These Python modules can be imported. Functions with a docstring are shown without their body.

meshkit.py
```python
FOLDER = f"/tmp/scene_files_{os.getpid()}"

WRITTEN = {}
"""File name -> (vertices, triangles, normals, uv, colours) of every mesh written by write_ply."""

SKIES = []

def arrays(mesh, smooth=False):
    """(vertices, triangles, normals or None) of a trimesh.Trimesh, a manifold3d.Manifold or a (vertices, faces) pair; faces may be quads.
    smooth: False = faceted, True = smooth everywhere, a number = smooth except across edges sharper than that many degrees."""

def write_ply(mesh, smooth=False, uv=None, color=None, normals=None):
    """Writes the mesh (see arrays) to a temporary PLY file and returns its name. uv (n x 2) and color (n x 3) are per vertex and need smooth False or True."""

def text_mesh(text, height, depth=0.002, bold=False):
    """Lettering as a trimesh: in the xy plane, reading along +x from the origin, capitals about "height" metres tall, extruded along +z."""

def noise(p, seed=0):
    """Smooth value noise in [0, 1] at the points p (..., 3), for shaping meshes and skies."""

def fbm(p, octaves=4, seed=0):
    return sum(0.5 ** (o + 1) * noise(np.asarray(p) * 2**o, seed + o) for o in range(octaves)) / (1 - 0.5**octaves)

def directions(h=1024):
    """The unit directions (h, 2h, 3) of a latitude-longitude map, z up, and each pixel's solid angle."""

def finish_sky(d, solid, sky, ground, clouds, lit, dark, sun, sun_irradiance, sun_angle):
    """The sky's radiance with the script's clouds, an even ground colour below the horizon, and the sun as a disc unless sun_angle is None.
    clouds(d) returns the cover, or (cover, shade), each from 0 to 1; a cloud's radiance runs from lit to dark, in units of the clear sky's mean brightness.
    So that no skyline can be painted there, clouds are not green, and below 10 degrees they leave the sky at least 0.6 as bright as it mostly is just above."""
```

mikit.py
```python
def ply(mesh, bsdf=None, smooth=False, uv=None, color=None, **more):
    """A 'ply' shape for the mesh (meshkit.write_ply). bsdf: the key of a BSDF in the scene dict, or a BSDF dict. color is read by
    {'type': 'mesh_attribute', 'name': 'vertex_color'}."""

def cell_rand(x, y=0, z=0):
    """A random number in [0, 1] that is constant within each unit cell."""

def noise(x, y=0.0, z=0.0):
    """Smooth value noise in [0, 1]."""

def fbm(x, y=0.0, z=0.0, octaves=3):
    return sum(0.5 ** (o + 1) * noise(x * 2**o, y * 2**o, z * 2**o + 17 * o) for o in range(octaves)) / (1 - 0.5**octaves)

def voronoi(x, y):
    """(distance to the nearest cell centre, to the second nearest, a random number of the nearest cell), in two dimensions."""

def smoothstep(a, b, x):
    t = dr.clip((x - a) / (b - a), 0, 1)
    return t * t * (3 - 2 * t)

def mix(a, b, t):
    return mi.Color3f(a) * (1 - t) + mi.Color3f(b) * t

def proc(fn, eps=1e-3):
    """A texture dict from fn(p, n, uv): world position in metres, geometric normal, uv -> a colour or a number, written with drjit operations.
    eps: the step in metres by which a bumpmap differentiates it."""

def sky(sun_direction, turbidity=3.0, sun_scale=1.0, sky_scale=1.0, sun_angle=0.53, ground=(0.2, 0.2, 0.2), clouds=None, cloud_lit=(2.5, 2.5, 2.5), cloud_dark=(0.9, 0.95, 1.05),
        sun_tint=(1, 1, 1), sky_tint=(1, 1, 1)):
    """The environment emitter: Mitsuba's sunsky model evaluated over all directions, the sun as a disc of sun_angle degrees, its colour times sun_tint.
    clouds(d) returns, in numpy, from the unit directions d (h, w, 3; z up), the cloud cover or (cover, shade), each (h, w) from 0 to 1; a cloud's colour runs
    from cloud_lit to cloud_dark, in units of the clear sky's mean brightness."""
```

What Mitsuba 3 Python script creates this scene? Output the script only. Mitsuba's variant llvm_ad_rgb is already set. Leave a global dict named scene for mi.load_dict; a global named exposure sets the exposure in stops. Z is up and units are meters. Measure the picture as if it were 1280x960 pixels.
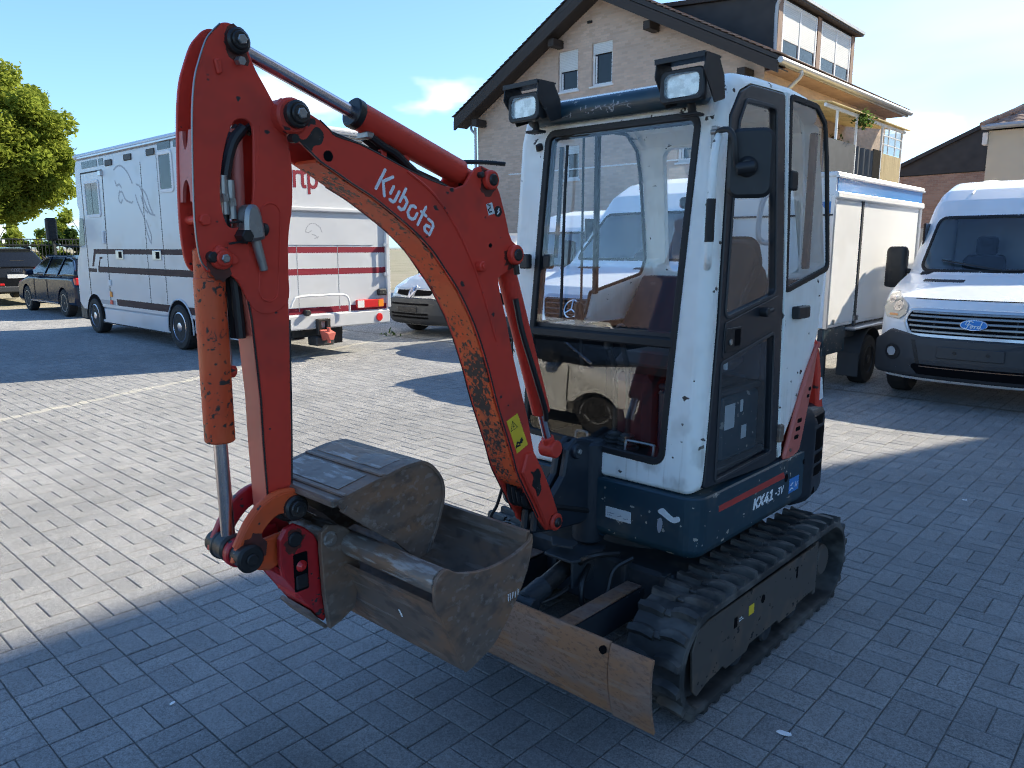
import math, random
import numpy as np, trimesh, shapely, manifold3d as m3
import drjit as dr, mitsuba as mi, mikit, meshkit
import mapbox_earcut
from shapely.geometry import Polygon, LineString, box as sbox
from mikit import noise, fbm, cell_rand, smoothstep, mix, voronoi

random.seed(7)
RNG = np.random.default_rng(7)
T = mi.ScalarTransform4f
scene, labels = {}, {}

# ---------------------------------------------------------------- camera, sky, exposure
# world: x runs along the paving towards the lower right of the view, y away to the right, z up; the eye is above the origin
PITCH, CA, SA = math.atan(170 / 950), 0.67669, 0.73627
FWD = np.array([-CA * math.cos(PITCH), SA * math.cos(PITCH), -math.sin(PITCH)])
EYE = np.array([0, 0, 1.64])
scene['camera'] = {'type': 'perspective', 'fov': math.degrees(2 * math.atan(640 / 950)), 'fov_axis': 'x', 'near_clip': 0.05, 'far_clip': 3000.0,
                   'to_world': T().look_at(origin=EYE.tolist(), target=(EYE + FWD).tolist(), up=[0, 0, 1])}
SUN_EL = math.radians(36)
SUN = [0.345 * math.cos(SUN_EL), 0.9386 * math.cos(SUN_EL), math.sin(SUN_EL)]


def cloud_cover(d):
    """Small fair weather clouds low over the roofs and a thin bright veil on the sun's side."""
    z = np.maximum(d[..., 2], 0.02)
    q = np.stack([d[..., 0] / (z + .25), d[..., 1] / (z + .25), d[..., 2] * 0], -1)
    n = meshkit.fbm(q * 3.1 + [3.1, 8.2, .5], 6, 3)
    wisp = meshkit.fbm(q * [1.1, 2.2, 1] + [9.3, 1.7, 2.0], 6, 11)
    low = np.clip(1 - (d[..., 2] - .16) / .20, 0, 1)
    puff = np.clip((n - .645) / .13, 0, 1) * low
    side = np.clip((d[..., 1] * .97 + d[..., 0] * .25 - .55) / .45, 0, 1)
    veil = np.clip((wisp - .30) / .36, 0, 1) * side * np.clip(1.2 - d[..., 2] * 1.5, 0, 1) * .6
    return np.clip(np.maximum(puff * .8, veil), 0, 1), np.clip(.25 - puff * .25, 0, 1)


scene['sky'] = mikit.sky(SUN, turbidity=2.5, sun_scale=0.92, clouds=cloud_cover, cloud_lit=(2.6, 2.6, 2.6), cloud_dark=(1.3, 1.4, 1.55), sky_tint=(0.75, 0.88, 0.98), sun_tint=(0.90, 1.0, 1.13))
exposure = 3.08

# ---------------------------------------------------------------- mesh helpers
cat = lambda ms: trimesh.util.concatenate([m for m in ms if m is not None])


def mesh(v, f):
    return trimesh.Trimesh(np.asarray(v, float), np.asarray(f, int), process=False)


def hull(p):
    h = m3.Manifold.hull_points(np.asarray(p, float)).to_mesh()
    return mesh(h.vert_properties[:, :3], h.tri_verts)


def bx(x0, x1, y0, y1, z0, z1, b=0.0):
    x0, x1, y0, y1, z0, z1 = min(x0, x1), max(x0, x1), min(y0, y1), max(y0, y1), min(z0, z1), max(z0, z1)
    b = min(b, .49 * (x1 - x0), .49 * (y1 - y0), .49 * (z1 - z0))
    if b <= 0:
        m = trimesh.creation.box((x1 - x0, y1 - y0, z1 - z0))
        m.apply_translation(((x0 + x1) / 2, (y0 + y1) / 2, (z0 + z1) / 2))
        return m
    p = []
    for sx in (0, 1):
        for sy in (0, 1):
            for sz in (0, 1):
                c = [(x0, x1)[sx], (y0, y1)[sy], (z0, z1)[sz]]
                i = [b * (1, -1)[sx], b * (1, -1)[sy], b * (1, -1)[sz]]
                for k in range(3):
                    p.append([c[j] + (i[j] if j != k else 0) for j in range(3)])
    return hull(p)


AX = {'x': (1, 2, 0), 'y': (0, 2, 1), 'z': (0, 1, 2)}


def ring_inset(r, b):
    """Mitred inset of a closed ring (counter-clockwise = solid on the left)."""
    r = np.asarray(r, float)
    e = np.roll(r, -1, 0) - r
    e /= np.linalg.norm(e, axis=1, keepdims=True) + 1e-12
    n = np.stack([-e[:, 1], e[:, 0]], 1)
    q = n + np.roll(n, 1, 0)
    q /= np.maximum((q * np.roll(n, 1, 0)).sum(1, keepdims=True), .4)
    return r + b * q


def prism(poly, axis, a, c, b=0.0, holes=()):
    """Extrudes a polygon (list of points or shapely) along an axis from a to c, with chamfers b on both caps. x: (y, z); y: (x, z); z: (x, y)."""
    if hasattr(poly, 'geoms'):
        return cat([prism(g, axis, a, c, b) for g in poly.geoms])
    if not hasattr(poly, 'exterior'):
        poly = Polygon(poly, holes)
    if not poly.is_valid:
        poly = poly.buffer(0)
        if hasattr(poly, 'geoms'):
            poly = max(poly.geoms, key=lambda g: g.area)
    poly = shapely.geometry.polygon.orient(poly)
    rings = [np.array(poly.exterior.coords)[:-1]] + [np.array(h.coords)[:-1] for h in poly.interiors]
    flat = np.vstack(rings)
    tri = mapbox_earcut.triangulate_float64(flat, np.cumsum([len(r) for r in rings]).astype(np.uint32)).reshape(-1, 3)
    n = len(flat)
    a, c = min(a, c), max(a, c)
    b = min(b, .45 * (c - a))
    layers = [(a, 0), (c, 0)] if b <= 0 else [(a, b), (a + b, 0), (c - b, 0), (c, b)]
    V, F = [], []
    for t, ins in layers:
        p = flat if ins == 0 else np.vstack([ring_inset(r, ins) for r in rings])
        v = np.zeros((n, 3))
        i, j, k = AX[axis]
        v[:, i], v[:, j], v[:, k] = p[:, 0], p[:, 1], t
        V.append(v)
    at = 0
    for r in rings:
        m = len(r)
        q = np.arange(m)
        for l in range(len(layers) - 1):
            A, B, C, D = l * n + at + q, l * n + at + (q + 1) % m, (l + 1) * n + at + (q + 1) % m, (l + 1) * n + at + q
            F += [np.stack([A, B, C], 1), np.stack([A, C, D], 1)]
        at += m
    F.append(tri[:, ::-1])
    F.append(tri + (len(layers) - 1) * n)
    out = mesh(np.vstack(V), np.vstack(F))
    if axis == 'y':
        out.invert()
    if out.volume < 0:
        out.invert()
    return out


def spline(p, n=6, closed=False):
    """Catmull-Rom through the points, n steps per span."""
    p = np.asarray(p, float)
    if closed:
        q = np.vstack([p[-1:], p, p[:2]])
    else:
        q = np.vstack([2 * p[0] - p[1], p, 2 * p[-1] - p[-2]])
    out = []
    for i in range(1, len(q) - 2):
        for t in np.linspace(0, 1, n, endpoint=False):
            a, b_, c, d = q[i - 1], q[i], q[i + 1], q[i + 2]
            out.append(.5 * (2 * b_ + (c - a) * t + (2 * a - 5 * b_ + 4 * c - d) * t * t + (3 * b_ - a - 3 * c + d) * t ** 3))
    if not closed:
        out.append(p[-1])
    return np.array(out)


def rnd(poly, r, n=5):
    """Rounds a polygon's corners by r."""
    return Polygon(poly).buffer(-r, join_style=2).buffer(r, quad_segs=n) if r > 0 else Polygon(poly)


def rrect(x0, x1, y0, y1, r, n=5):
    return sbox(x0 + r, y0 + r, x1 - r, y1 - r).buffer(r, quad_segs=n)


def stadium(p, q, r, n=8):
    return LineString([p, q]).buffer(r, quad_segs=n)


def frame(d):
    d = np.asarray(d, float) / np.linalg.norm(d)
    a = np.cross(d, [0, 0, 1.0] if abs(d[2]) < .9 else [1.0, 0, 0])
    a /= np.linalg.norm(a)
    return d, a, np.cross(d, a)


def lathe(prof, p0, d, n=24):
    """prof: (radius, distance along d) from start to end; closed to the axis at both ends."""
    d, a, b_ = frame(d)
    ang = np.arange(n) * 2 * np.pi / n
    V, F = [], []
    for r, t in prof:
        V.append(np.asarray(p0) + d * t + max(r, 1e-5) * (np.cos(ang)[:, None] * a + np.sin(ang)[:, None] * b_))
    q = np.arange(n)
    for l in range(len(prof) - 1):
        A, B, C, D = l * n + q, l * n + (q + 1) % n, (l + 1) * n + (q + 1) % n, (l + 1) * n + q
        F += [np.stack([A, B, C], 1), np.stack([A, C, D], 1)]
    k = len(prof) * n
    V += [(np.asarray(p0) + d * prof[0][1])[None], (np.asarray(p0) + d * prof[-1][1])[None]]
    F += [np.stack([np.full(n, k), (q + 1) % n, q], 1), np.stack([np.full(n, k + 1), k - n + q, k - n + (q + 1) % n], 1)]
    m = mesh(np.vstack(V), np.vstack(F))
    if m.volume < 0:
        m.invert()
    return m


def cyl(p0, p1, r0, r1=None, n=20, b=0.0):
    p0, p1 = np.asarray(p0, float), np.asarray(p1, float)
    r1 = r0 if r1 is None else r1
    L = np.linalg.norm(p1 - p0)
    b = min(b, .4 * L, .5 * r0, .5 * r1)
    return lathe([(r0 - b, 0), (r0, b), (r1, L - b), (r1 - b, L)] if b > 0 else [(r0, 0), (r1, L)], p0, p1 - p0, n)


def tube(path, r, n=8, closed=False):
    p = np.asarray(path, float)
    t = (np.roll(p, -1, 0) - np.roll(p, 1, 0)) if closed else np.gradient(p, axis=0)
    t /= np.linalg.norm(t, axis=1, keepdims=True) + 1e-12
    _, a, _ = frame(t[0])
    V = []
    ang = np.arange(n) * 2 * np.pi / n
    rr = np.broadcast_to(r, (len(p),))
    for i in range(len(p)):
        a = a - t[i] * (a @ t[i])
        a /= np.linalg.norm(a)
        b_ = np.cross(t[i], a)
        V.append(p[i] + rr[i] * (np.cos(ang)[:, None] * a + np.sin(ang)[:, None] * b_))
    q = np.arange(n)
    F = []
    m = len(p)
    for l in range(m if closed else m - 1):
        k = (l + 1) % m
        A, B, C, D = l * n + q, l * n + (q + 1) % n, k * n + (q + 1) % n, k * n + q
        F += [np.stack([A, B, C], 1), np.stack([A, C, D], 1)]
    if not closed:
        F.append(np.stack([q[1:-1] * 0, q[2:], q[1:-1]], 1))
        e = (m - 1) * n
        F.append(np.stack([q[1:-1] * 0 + e, q[1:-1] + e, q[2:] + e], 1))
    out = mesh(np.vstack(V), np.vstack(F))
    return out


def stube(pts, r, n=8, k=6):
    return tube(spline(pts, k), r, n)


def solid(prof, hw, r, steps=5, deform=None, xc=0.0):
    """A body: side profile (y, z) swept across x from -hw to hw, edges towards the sides rounded by r. Watertight Manifold."""
    p = np.asarray(prof.exterior.coords)[:-1] if hasattr(prof, 'exterior') else np.asarray(prof, float)
    if Polygon(p).exterior.is_ccw is False:
        p = p[::-1]
    lo, hi = p.min(0), p.max(0)
    c, half = (lo + hi) / 2, (hi - lo) / 2
    lay = [(-(hw - r + r * math.sin(t)), r * (1 - math.cos(t))) for t in np.linspace(math.pi / 2, 0, steps + 1)]
    inner = np.linspace(-(hw - r), hw - r, 9)[1:-1]
    lay += [(x, 0) for x in inner] + [(-x, i) for x, i in lay[::-1]]
    n = len(p)
    V = [np.column_stack([np.full(n, x), c + (p - c) * (1 - i / half)]) for x, i in lay]
    q = np.arange(n)
    F = []
    for l in range(len(lay) - 1):
        A, B, C, D = l * n + q, l * n + (q + 1) % n, (l + 1) * n + (q + 1) % n, (l + 1) * n + q
        F += [np.stack([A, B, C], 1), np.stack([A, C, D], 1)]
    tri = mapbox_earcut.triangulate_float64(p, np.array([n], np.uint32)).reshape(-1, 3)
    F += [tri[:, ::-1], tri + (len(lay) - 1) * n]
    V = np.vstack(V)
    if deform is not None:
        V = deform(V)
    V[:, 0] += xc
    m = mesh(V, np.vstack(F))
    if m.volume < 0:
        m.invert()
    return m


def mani(m):
    return m3.Manifold(m3.Mesh(np.asarray(m.vertices, np.float32), np.asarray(m.faces, np.uint32)))


def unmani(m):
    h = m.to_mesh()
    return mesh(h.vert_properties[:, :3], h.tri_verts)


def cut(m, *tools):
    a = mani(m)
    for t in tools:
        a = a - mani(t)
    return unmani(a)


def place(m, x=0, y=0, z=0, rz=0.0):
    m = m.copy()
    if rz:
        m.apply_transform(trimesh.transformations.rotation_matrix(rz, [0, 0, 1]))
    m.apply_translation((x, y, z))
    return m


def oriented(m, origin, xd, yd):
    """Puts a mesh made in the xy plane at origin with x along xd and y along yd."""
    xd = np.asarray(xd, float) / np.linalg.norm(xd)
    yd = np.asarray(yd, float)
    yd = yd - xd * (yd @ xd)
    yd /= np.linalg.norm(yd)
    M = np.eye(4)
    M[:3, 0], M[:3, 1], M[:3, 2], M[:3, 3] = xd, yd, np.cross(xd, yd), origin
    m = m.copy()
    m.apply_transform(M)
    return m


def text(s, h, origin, xd, yd, width=None, depth=.0015, bold=True, shear=0.0):
    m = meshkit.text_mesh(s, h, depth, bold)
    if width:
        m.vertices[:, 0] *= width / m.bounds[1, 0]
    if shear:
        m.vertices[:, 0] += shear * m.vertices[:, 1]
    return oriented(m, origin, xd, yd)


def strokes(lines, w, depth, origin, xd, yd, shear=0.0, scale=1.0):
    """Flat print drawn as strokes of width w."""
    sh = shapely.union_all([LineString(l).buffer(w / 2, quad_segs=3) for l in lines])
    ms = []
    for g in getattr(sh, 'geoms', [sh]):
        ms.append(prism(g, 'z', 0, depth))
    m = cat(ms)
    if shear:
        m.vertices[:, 0] += shear * m.vertices[:, 1]
    m.vertices[:, :2] *= scale
    return oriented(m, origin, xd, yd)


# ---------------------------------------------------------------- naming
def new(name):
    if name not in USED:
        USED.add(name)
        return name
    k = 1
    while f'{name}_{k:03d}' in USED:
        k += 1
    USED.add(f'{name}_{k:03d}')
    return f'{name}_{k:03d}'


USED = set()


def thing(name, label, category, group=None):
    k = new(name)
    labels[k] = {'label': label, 'category': category}
    if group:
        labels[k]['group'] = group
    return k


def part(parent, name, m, bsdf, smooth=35, label=None, kind=None):
    k = new(f'{parent}__{name}')
    scene[k] = mikit.ply(m, bsdf, smooth=smooth)
    if label or kind:
        labels[k] = {}
        if label:
            labels[k]['label'] = label
        if kind:
            labels[k]['kind'] = kind
    return k


def single(name, m, bsdf, label, category=None, group=None, kind=None, smooth=35):
    k = new(name)
    scene[k] = mikit.ply(m, bsdf, smooth=smooth)
    labels[k] = {'label': label}
    if category:
        labels[k]['category'] = category
    if group:
        labels[k]['group'] = group
    if kind:
        labels[k]['kind'] = kind
    return k
def leaf_mesh(c, s, flat=.5, rng=None):
    """One small folded leaf (two triangles) at each centre."""
    rng = rng or RNG
    k = len(c)
    a = rng.normal(0, 1, (k, 3))
    a[:, 2] *= flat
    a /= np.linalg.norm(a, axis=1, keepdims=True)
    b_ = rng.normal(0, 1, (k, 3))
    b_ -= a * (a * b_).sum(1, keepdims=True)
    b_ /= np.linalg.norm(b_, axis=1, keepdims=True)
    n = np.cross(a, b_)
    w = (s * rng.uniform(.6, 1.3, k))[:, None]
    V = np.stack([c - a * w, c + b_ * w * .55 + n * w * .18, c + a * w, c - b_ * w * .55 + n * w * .18], 1).reshape(-1, 3)
    q = np.arange(k) * 4
    return mesh(V, np.vstack([np.stack([q, q + 1, q + 2], 1), np.stack([q, q + 2, q + 3], 1)]))


def crown_points(centre, rad, n, clumps, rng, hollow=.55):
    """Leaf centres gathered in clumps whose own centres lie in an uneven shell of the crown."""
    d = rng.normal(0, 1, (clumps, 3))
    d /= np.linalg.norm(d, axis=1, keepdims=True)
    lob = .72 + .5 * meshkit.noise(d * 1.6 + rng.uniform(0, 9, 3))
    cc = centre + d * np.asarray(rad) * (lob * rng.uniform(hollow, 1.0, clumps) ** .5)[:, None]
    size = np.mean(rad) * rng.uniform(.07, .20, clumps)
    w = size ** 2.2
    which = rng.choice(clumps, n, p=w / w.sum())
    e = rng.normal(0, 1, (n, 3))
    e /= np.linalg.norm(e, axis=1, keepdims=True)
    e *= (rng.uniform(0, 1, n) ** .45)[:, None] * size[which][:, None]
    e[:, 2] *= .85
    loose = rng.random(n) < .09
    e[loose] += rng.normal(0, np.mean(rad) * .05, (int(loose.sum()), 3))
    return cc[which] + e, cc
# ---------------------------------------------------------------- materials
def C(*c):
    return mi.Color3f(*c)


def mat(name, color, rough=.5, metallic=0.0, clearcoat=0.0, spec=.5, bump=None, bscale=.001, eps=1e-3, sheen=0.0):
    d = {'type': 'principled', 'base_color': mikit.proc(color) if callable(color) else {'type': 'rgb', 'value': list(color)},
         'roughness': mikit.proc(rough) if callable(rough) else rough, 'metallic': metallic, 'specular': spec}
    if clearcoat:
        d['clearcoat'], d['clearcoat_gloss'] = clearcoat, .95
    if bump is not None:
        d = {'type': 'bumpmap', 'nested_texture': mikit.proc(bump, eps), 'scale': bscale, 'nested_bsdf': d}
        d['nested'] = d.pop('nested_bsdf')
    scene[name] = {'type': 'twosided', 'nested': d}
    return name


def glass(name, tint=(.9, .93, .95)):
    scene[name] = {'type': 'thindielectric', 'int_ior': 1.5, 'specular_transmittance': {'type': 'rgb', 'value': list(tint)}}
    return name


def worn(base, grime, chip, chip_at=.70, gr=.45, f=9.0, var=.10):
    """Paint with broad fading, grime in patches and small chips down to another colour."""
    def fn(p, n, uv):
        a = fbm(p.x * f * .35 + 11, p.y * f * .35, p.z * f * .35, 3)
        g = fbm(p.x * f + 3, p.y * f + 7, p.z * f * .8, 4)
        c = fbm(p.x * f * 4.1, p.y * f * 4.1 + 5, p.z * f * 4.1, 3)
        col = mix(base, base, 0.0) * (1 - var + 2 * var * a)
        col = mix(col, C(*grime), smoothstep(.50, .78, g) * gr)
        return mix(col, C(*chip), smoothstep(chip_at, chip_at + .02, c * .75 + g * .25))
    return fn


def scraped(base, dark, amount=.56):
    """Paint worn through: flecks gathered in patches, and thin long scratches."""
    def fn(p, n, uv):
        v, w = p.y * .55 + p.z * .83, p.y * .83 - p.z * .55
        patch = fbm(p.x * 14 + 9, p.y * 8 + 1, p.z * 8, 4)
        fleck = fbm(p.x * 130, p.y * 85, p.z * 85, 3)
        scr = dr.abs(noise(p.x * 70 + 5, v * 7, w * 60) - .5)
        fade = fbm(p.x * 5, p.y * 4 + 3, p.z * 4, 3)
        col = mix(base, C(.62, .17, .06), smoothstep(.45, .7, fade) * .4)
        col = mix(col, C(.20, .06, .035), smoothstep(.46, .66, patch) * .35)
        bare = smoothstep(amount, amount + .035, fleck * .55 + patch * .45)
        return mix(col, C(*dark), dr.maximum(bare, (1 - smoothstep(.006, .016, scr)) * smoothstep(.44, .56, patch) * .85))
    return fn


RED, ORANGE = (.61, .050, .030), (.64, .085, .022)
mat('red_paint', worn(RED, (.20, .045, .035), (.035, .03, .03), .715, .35, 7), .42, spec=.3)
mat('orange_paint', worn(ORANGE, (.25, .09, .05), (.04, .032, .03), .69, .5, 8), .45, spec=.3)
mat('scraped_paint', scraped((.74, .095, .022), (.06, .04, .032), .527), .5, spec=.3)  # scrapes are wear; the brighter orange base also holds light bounced from the ground
mat('sky_sheen_paint', worn((.60, .13, .085), (.48, .16, .11), (.10, .04, .03), .73, .6, 6), .42)  # chips are wear, the pink base is sky sheen put into the colour
mat('barrel_paint', scraped((.60, .07, .022), (.045, .032, .028), .55), .42, spec=.3)
mat('coupler_paint', worn((.40, .012, .016), (.16, .02, .02), (.03, .025, .025), .69, .5, 12), .38, clearcoat=.3)
mat('pink_paint', worn((.52, .13, .10), (.40, .10, .08), (.2, .06, .05), .75, .3, 8), .45)
cab_base = worn((.86, .845, .79), (.60, .57, .50), (.05, .045, .04), .700, .25, 7.5, .04)


def cab_color(p, n, uv):
    """Chipped white paint with thin runs of rust and dirt that thicken towards the sills."""
    run = fbm(p.x * 60 + 3, p.y * 60, p.z * 2.2, 3)
    dirt = fbm(p.x * 14, p.y * 14 + 8, p.z * 9, 4)
    low = smoothstep(1.15, .74, p.z)
    col = mix(cab_base(p, n, uv), C(.46, .40, .31), smoothstep(.58, .78, run) * (.07 + .40 * low))
    return mix(col, C(.30, .26, .21), smoothstep(.50, .72, dirt) * (.10 + .38 * low))


mat('cab_white', cab_color, .38, clearcoat=.15)
mat('van_white', worn((.77, .78, .80), (.62, .61, .58), (.6, .58, .55), .85, .18, 2.2, .03), .28, clearcoat=.8, bump=lambda p, n, uv: fbm(p.x * 1.8, p.y * 1.8, p.z * 1.8, 2), bscale=.006, eps=.02)
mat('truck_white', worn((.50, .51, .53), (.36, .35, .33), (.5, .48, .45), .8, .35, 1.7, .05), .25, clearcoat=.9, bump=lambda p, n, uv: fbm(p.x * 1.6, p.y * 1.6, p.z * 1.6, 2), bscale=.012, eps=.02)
mat('trailer_white', worn((.77, .77, .76), (.60, .59, .56), (.45, .42, .36), .8, .35, 2.0, .05), .5)
mat('navy_paint', worn((.011, .036, .052), (.055, .062, .060), (.30, .28, .24), .675, .7, 10, .2), .36, clearcoat=.25)
mat('navy_black', worn((.012, .018, .026), (.03, .03, .03), (.06, .06, .06), .74, .5, 9, .2), .45)
mat('door_black', (.016, .020, .026), .38)
mat('black_plastic', worn((.013, .014, .016), (.03, .03, .03), (.05, .05, .05), .76, .5, 8, .2), .5)
mat('trim_grey', worn((.035, .038, .043), (.05, .05, .05), (.07, .07, .07), .8, .3, 3, .1), .55)
mat('seal', (.010, .010, .011), .6)
mat('cavity', (.004, .004, .005), .9, spec=.1)
mat('rubber', lambda p, n, uv: mix(C(.028, .029, .029), C(.14, .132, .12), smoothstep(.38, .72, fbm(p.x * 12, p.y * 12, p.z * 14, 4)) * .6), .58)
mat('tyre', lambda p, n, uv: mix(C(.014, .014, .015), C(.05, .047, .043), fbm(p.x * 9, p.y * 9, p.z * 9, 3) * .5), .75)
mat('track_steel', worn((.105, .092, .080), (.19, .13, .09), (.03, .03, .03), .68, .6, 11, .15), .55, metallic=.35)
mat('greasy_steel', worn((.035, .034, .034), (.09, .07, .055), (.16, .15, .14), .72, .6, 30, .2), .38, metallic=.5)
mat('zinc', worn((.33, .33, .32), (.18, .17, .15), (.1, .09, .08), .72, .5, 40, .1), .38, metallic=.8)
scene['chrome'] = {'type': 'twosided', 'nested': {'type': 'roughconductor', 'material': 'Cr', 'alpha': .10}}
scene['polished'] = {'type': 'twosided', 'nested': {'type': 'roughconductor', 'material': 'Al', 'alpha': .16}}
mat('mirror_face', (.85, .87, .88), .03, metallic=1.0)


def bucket_steel(p, n, uv):
    a = fbm(p.x * 7 + 4, p.y * 7, p.z * 9, 4)
    b = fbm(p.x * 26, p.y * 26 + 3, p.z * 30, 4)
    s = fbm(p.x * 9 + 2, p.y * 60, p.z * 60, 3)
    col = mix(C(.155, .112, .088), C(.235, .13, .077), smoothstep(.38, .70, a))
    col = mix(col, C(.075, .060, .053), smoothstep(.45, .75, b) * .6)
    return mix(col, C(.30, .25, .215), smoothstep(.56, .78, s) * .4)


def bucket_worn(p, n, uv):
    a = fbm(p.x * 8 + 4, p.y * 8, p.z * 9, 4)
    s = fbm(p.x * 16 + 2, p.y * 70, p.z * 70, 4)
    col = mix(C(.185, .15, .128), C(.21, .13, .085), smoothstep(.44, .60, a))
    return mix(col, C(.44, .42, .40), smoothstep(.52, .74, s) * .6)


def blade_rust(p, n, uv):
    a = fbm(p.x * 8 + 4, p.y * 8, p.z * 12, 4)
    b = fbm(p.x * 80, p.y * 80 + 3, p.z * 110, 4) * .7 + fbm(p.x * 17, p.y * 17, p.z * 17, 3) * .3
    s = fbm(p.x * 9, p.y * 60, p.z * 60, 4)
    col = mix(C(.25, .155, .115), C(.30, .15, .08), smoothstep(.42, .66, a))
    col = mix(col, C(.15, .09, .065), smoothstep(.48, .66, b) * .65)
    return mix(col, C(.30, .23, .185), smoothstep(.52, .7, s) * .35)


rust_bump = lambda p, n, uv: fbm(p.x * 60, p.y * 60, p.z * 60, 4)
mat('bucket_steel', bucket_steel, .5, metallic=.12, bump=rust_bump, bscale=.004)
mat('bucket_worn', bucket_worn, .42, metallic=.2, bump=rust_bump, bscale=.004)
mat('blade_rust', blade_rust, .6, metallic=.15, bump=rust_bump, bscale=.003)
mat('undercarriage', worn((.024, .030, .036), (.10, .08, .065), (.10, .09, .08), .74, .6, 9, .2), .55)
mat('hose', (.012, .012, .013), .45)
mat('seat_maroon', worn((.07, .018, .018), (.05, .02, .02), (.03, .02, .02), .8, .4, 8), .7)
mat('seat_brown', worn((.05, .038, .034), (.07, .06, .05), (.03, .02, .02), .8, .4, 8), .75)
mat('print_white', (.74, .75, .76), .5)
mat('print_black', (.012, .012, .014), .5)
mat('print_red', (.42, .045, .035), .5)
mat('print_maroon', (.20, .015, .03), .5, spec=.3)
mat('print_grey', (.30, .31, .34), .4)
mat('print_dark_maroon', (.035, .010, .014), .55, spec=.25)
mat('sticker_yellow', (.72, .50, .03), .5)
mat('sticker_blue', (.04, .20, .52), .4)
mat('grease_stain', lambda p, n, uv: mix(C(.05, .02, .016), C(.13, .03, .022), fbm(p.x * 60, p.y * 60, p.z * 60, 3)), .3)
mat('label_white', (.62, .63, .62), .6)
mat('red_plastic', (.55, .02, .02), .25, clearcoat=.5)
mat('orange_plastic', (.75, .24, .02), .3)
mat('lamp_body', (.80, .82, .85), .25, metallic=.6)
mat('lamp_inner', (.36, .38, .41), .22, metallic=.7)
scene['lens'] = {'type': 'thindielectric', 'int_ior': 1.5, 'specular_transmittance': {'type': 'rgb', 'value': [.96, .96, .95]}}
mat('reflector', lambda p, n, uv: mix(C(.50, .47, .42), C(.86, .83, .76), smoothstep(.35, .65, fbm(p.x * 45, p.y * 45, p.z * 45, 3)) * .6 + .4 * dr.abs(dr.sin(p.x * 900))), .30, metallic=.6)
mat('dark_pane', (.010, .012, .016), .05, spec=.5)
mat('seat_fabric', (.022, .024, .028), .85)
mat('silver_paint', (.50, .50, .49), .3, metallic=.55, clearcoat=.7)
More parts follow.
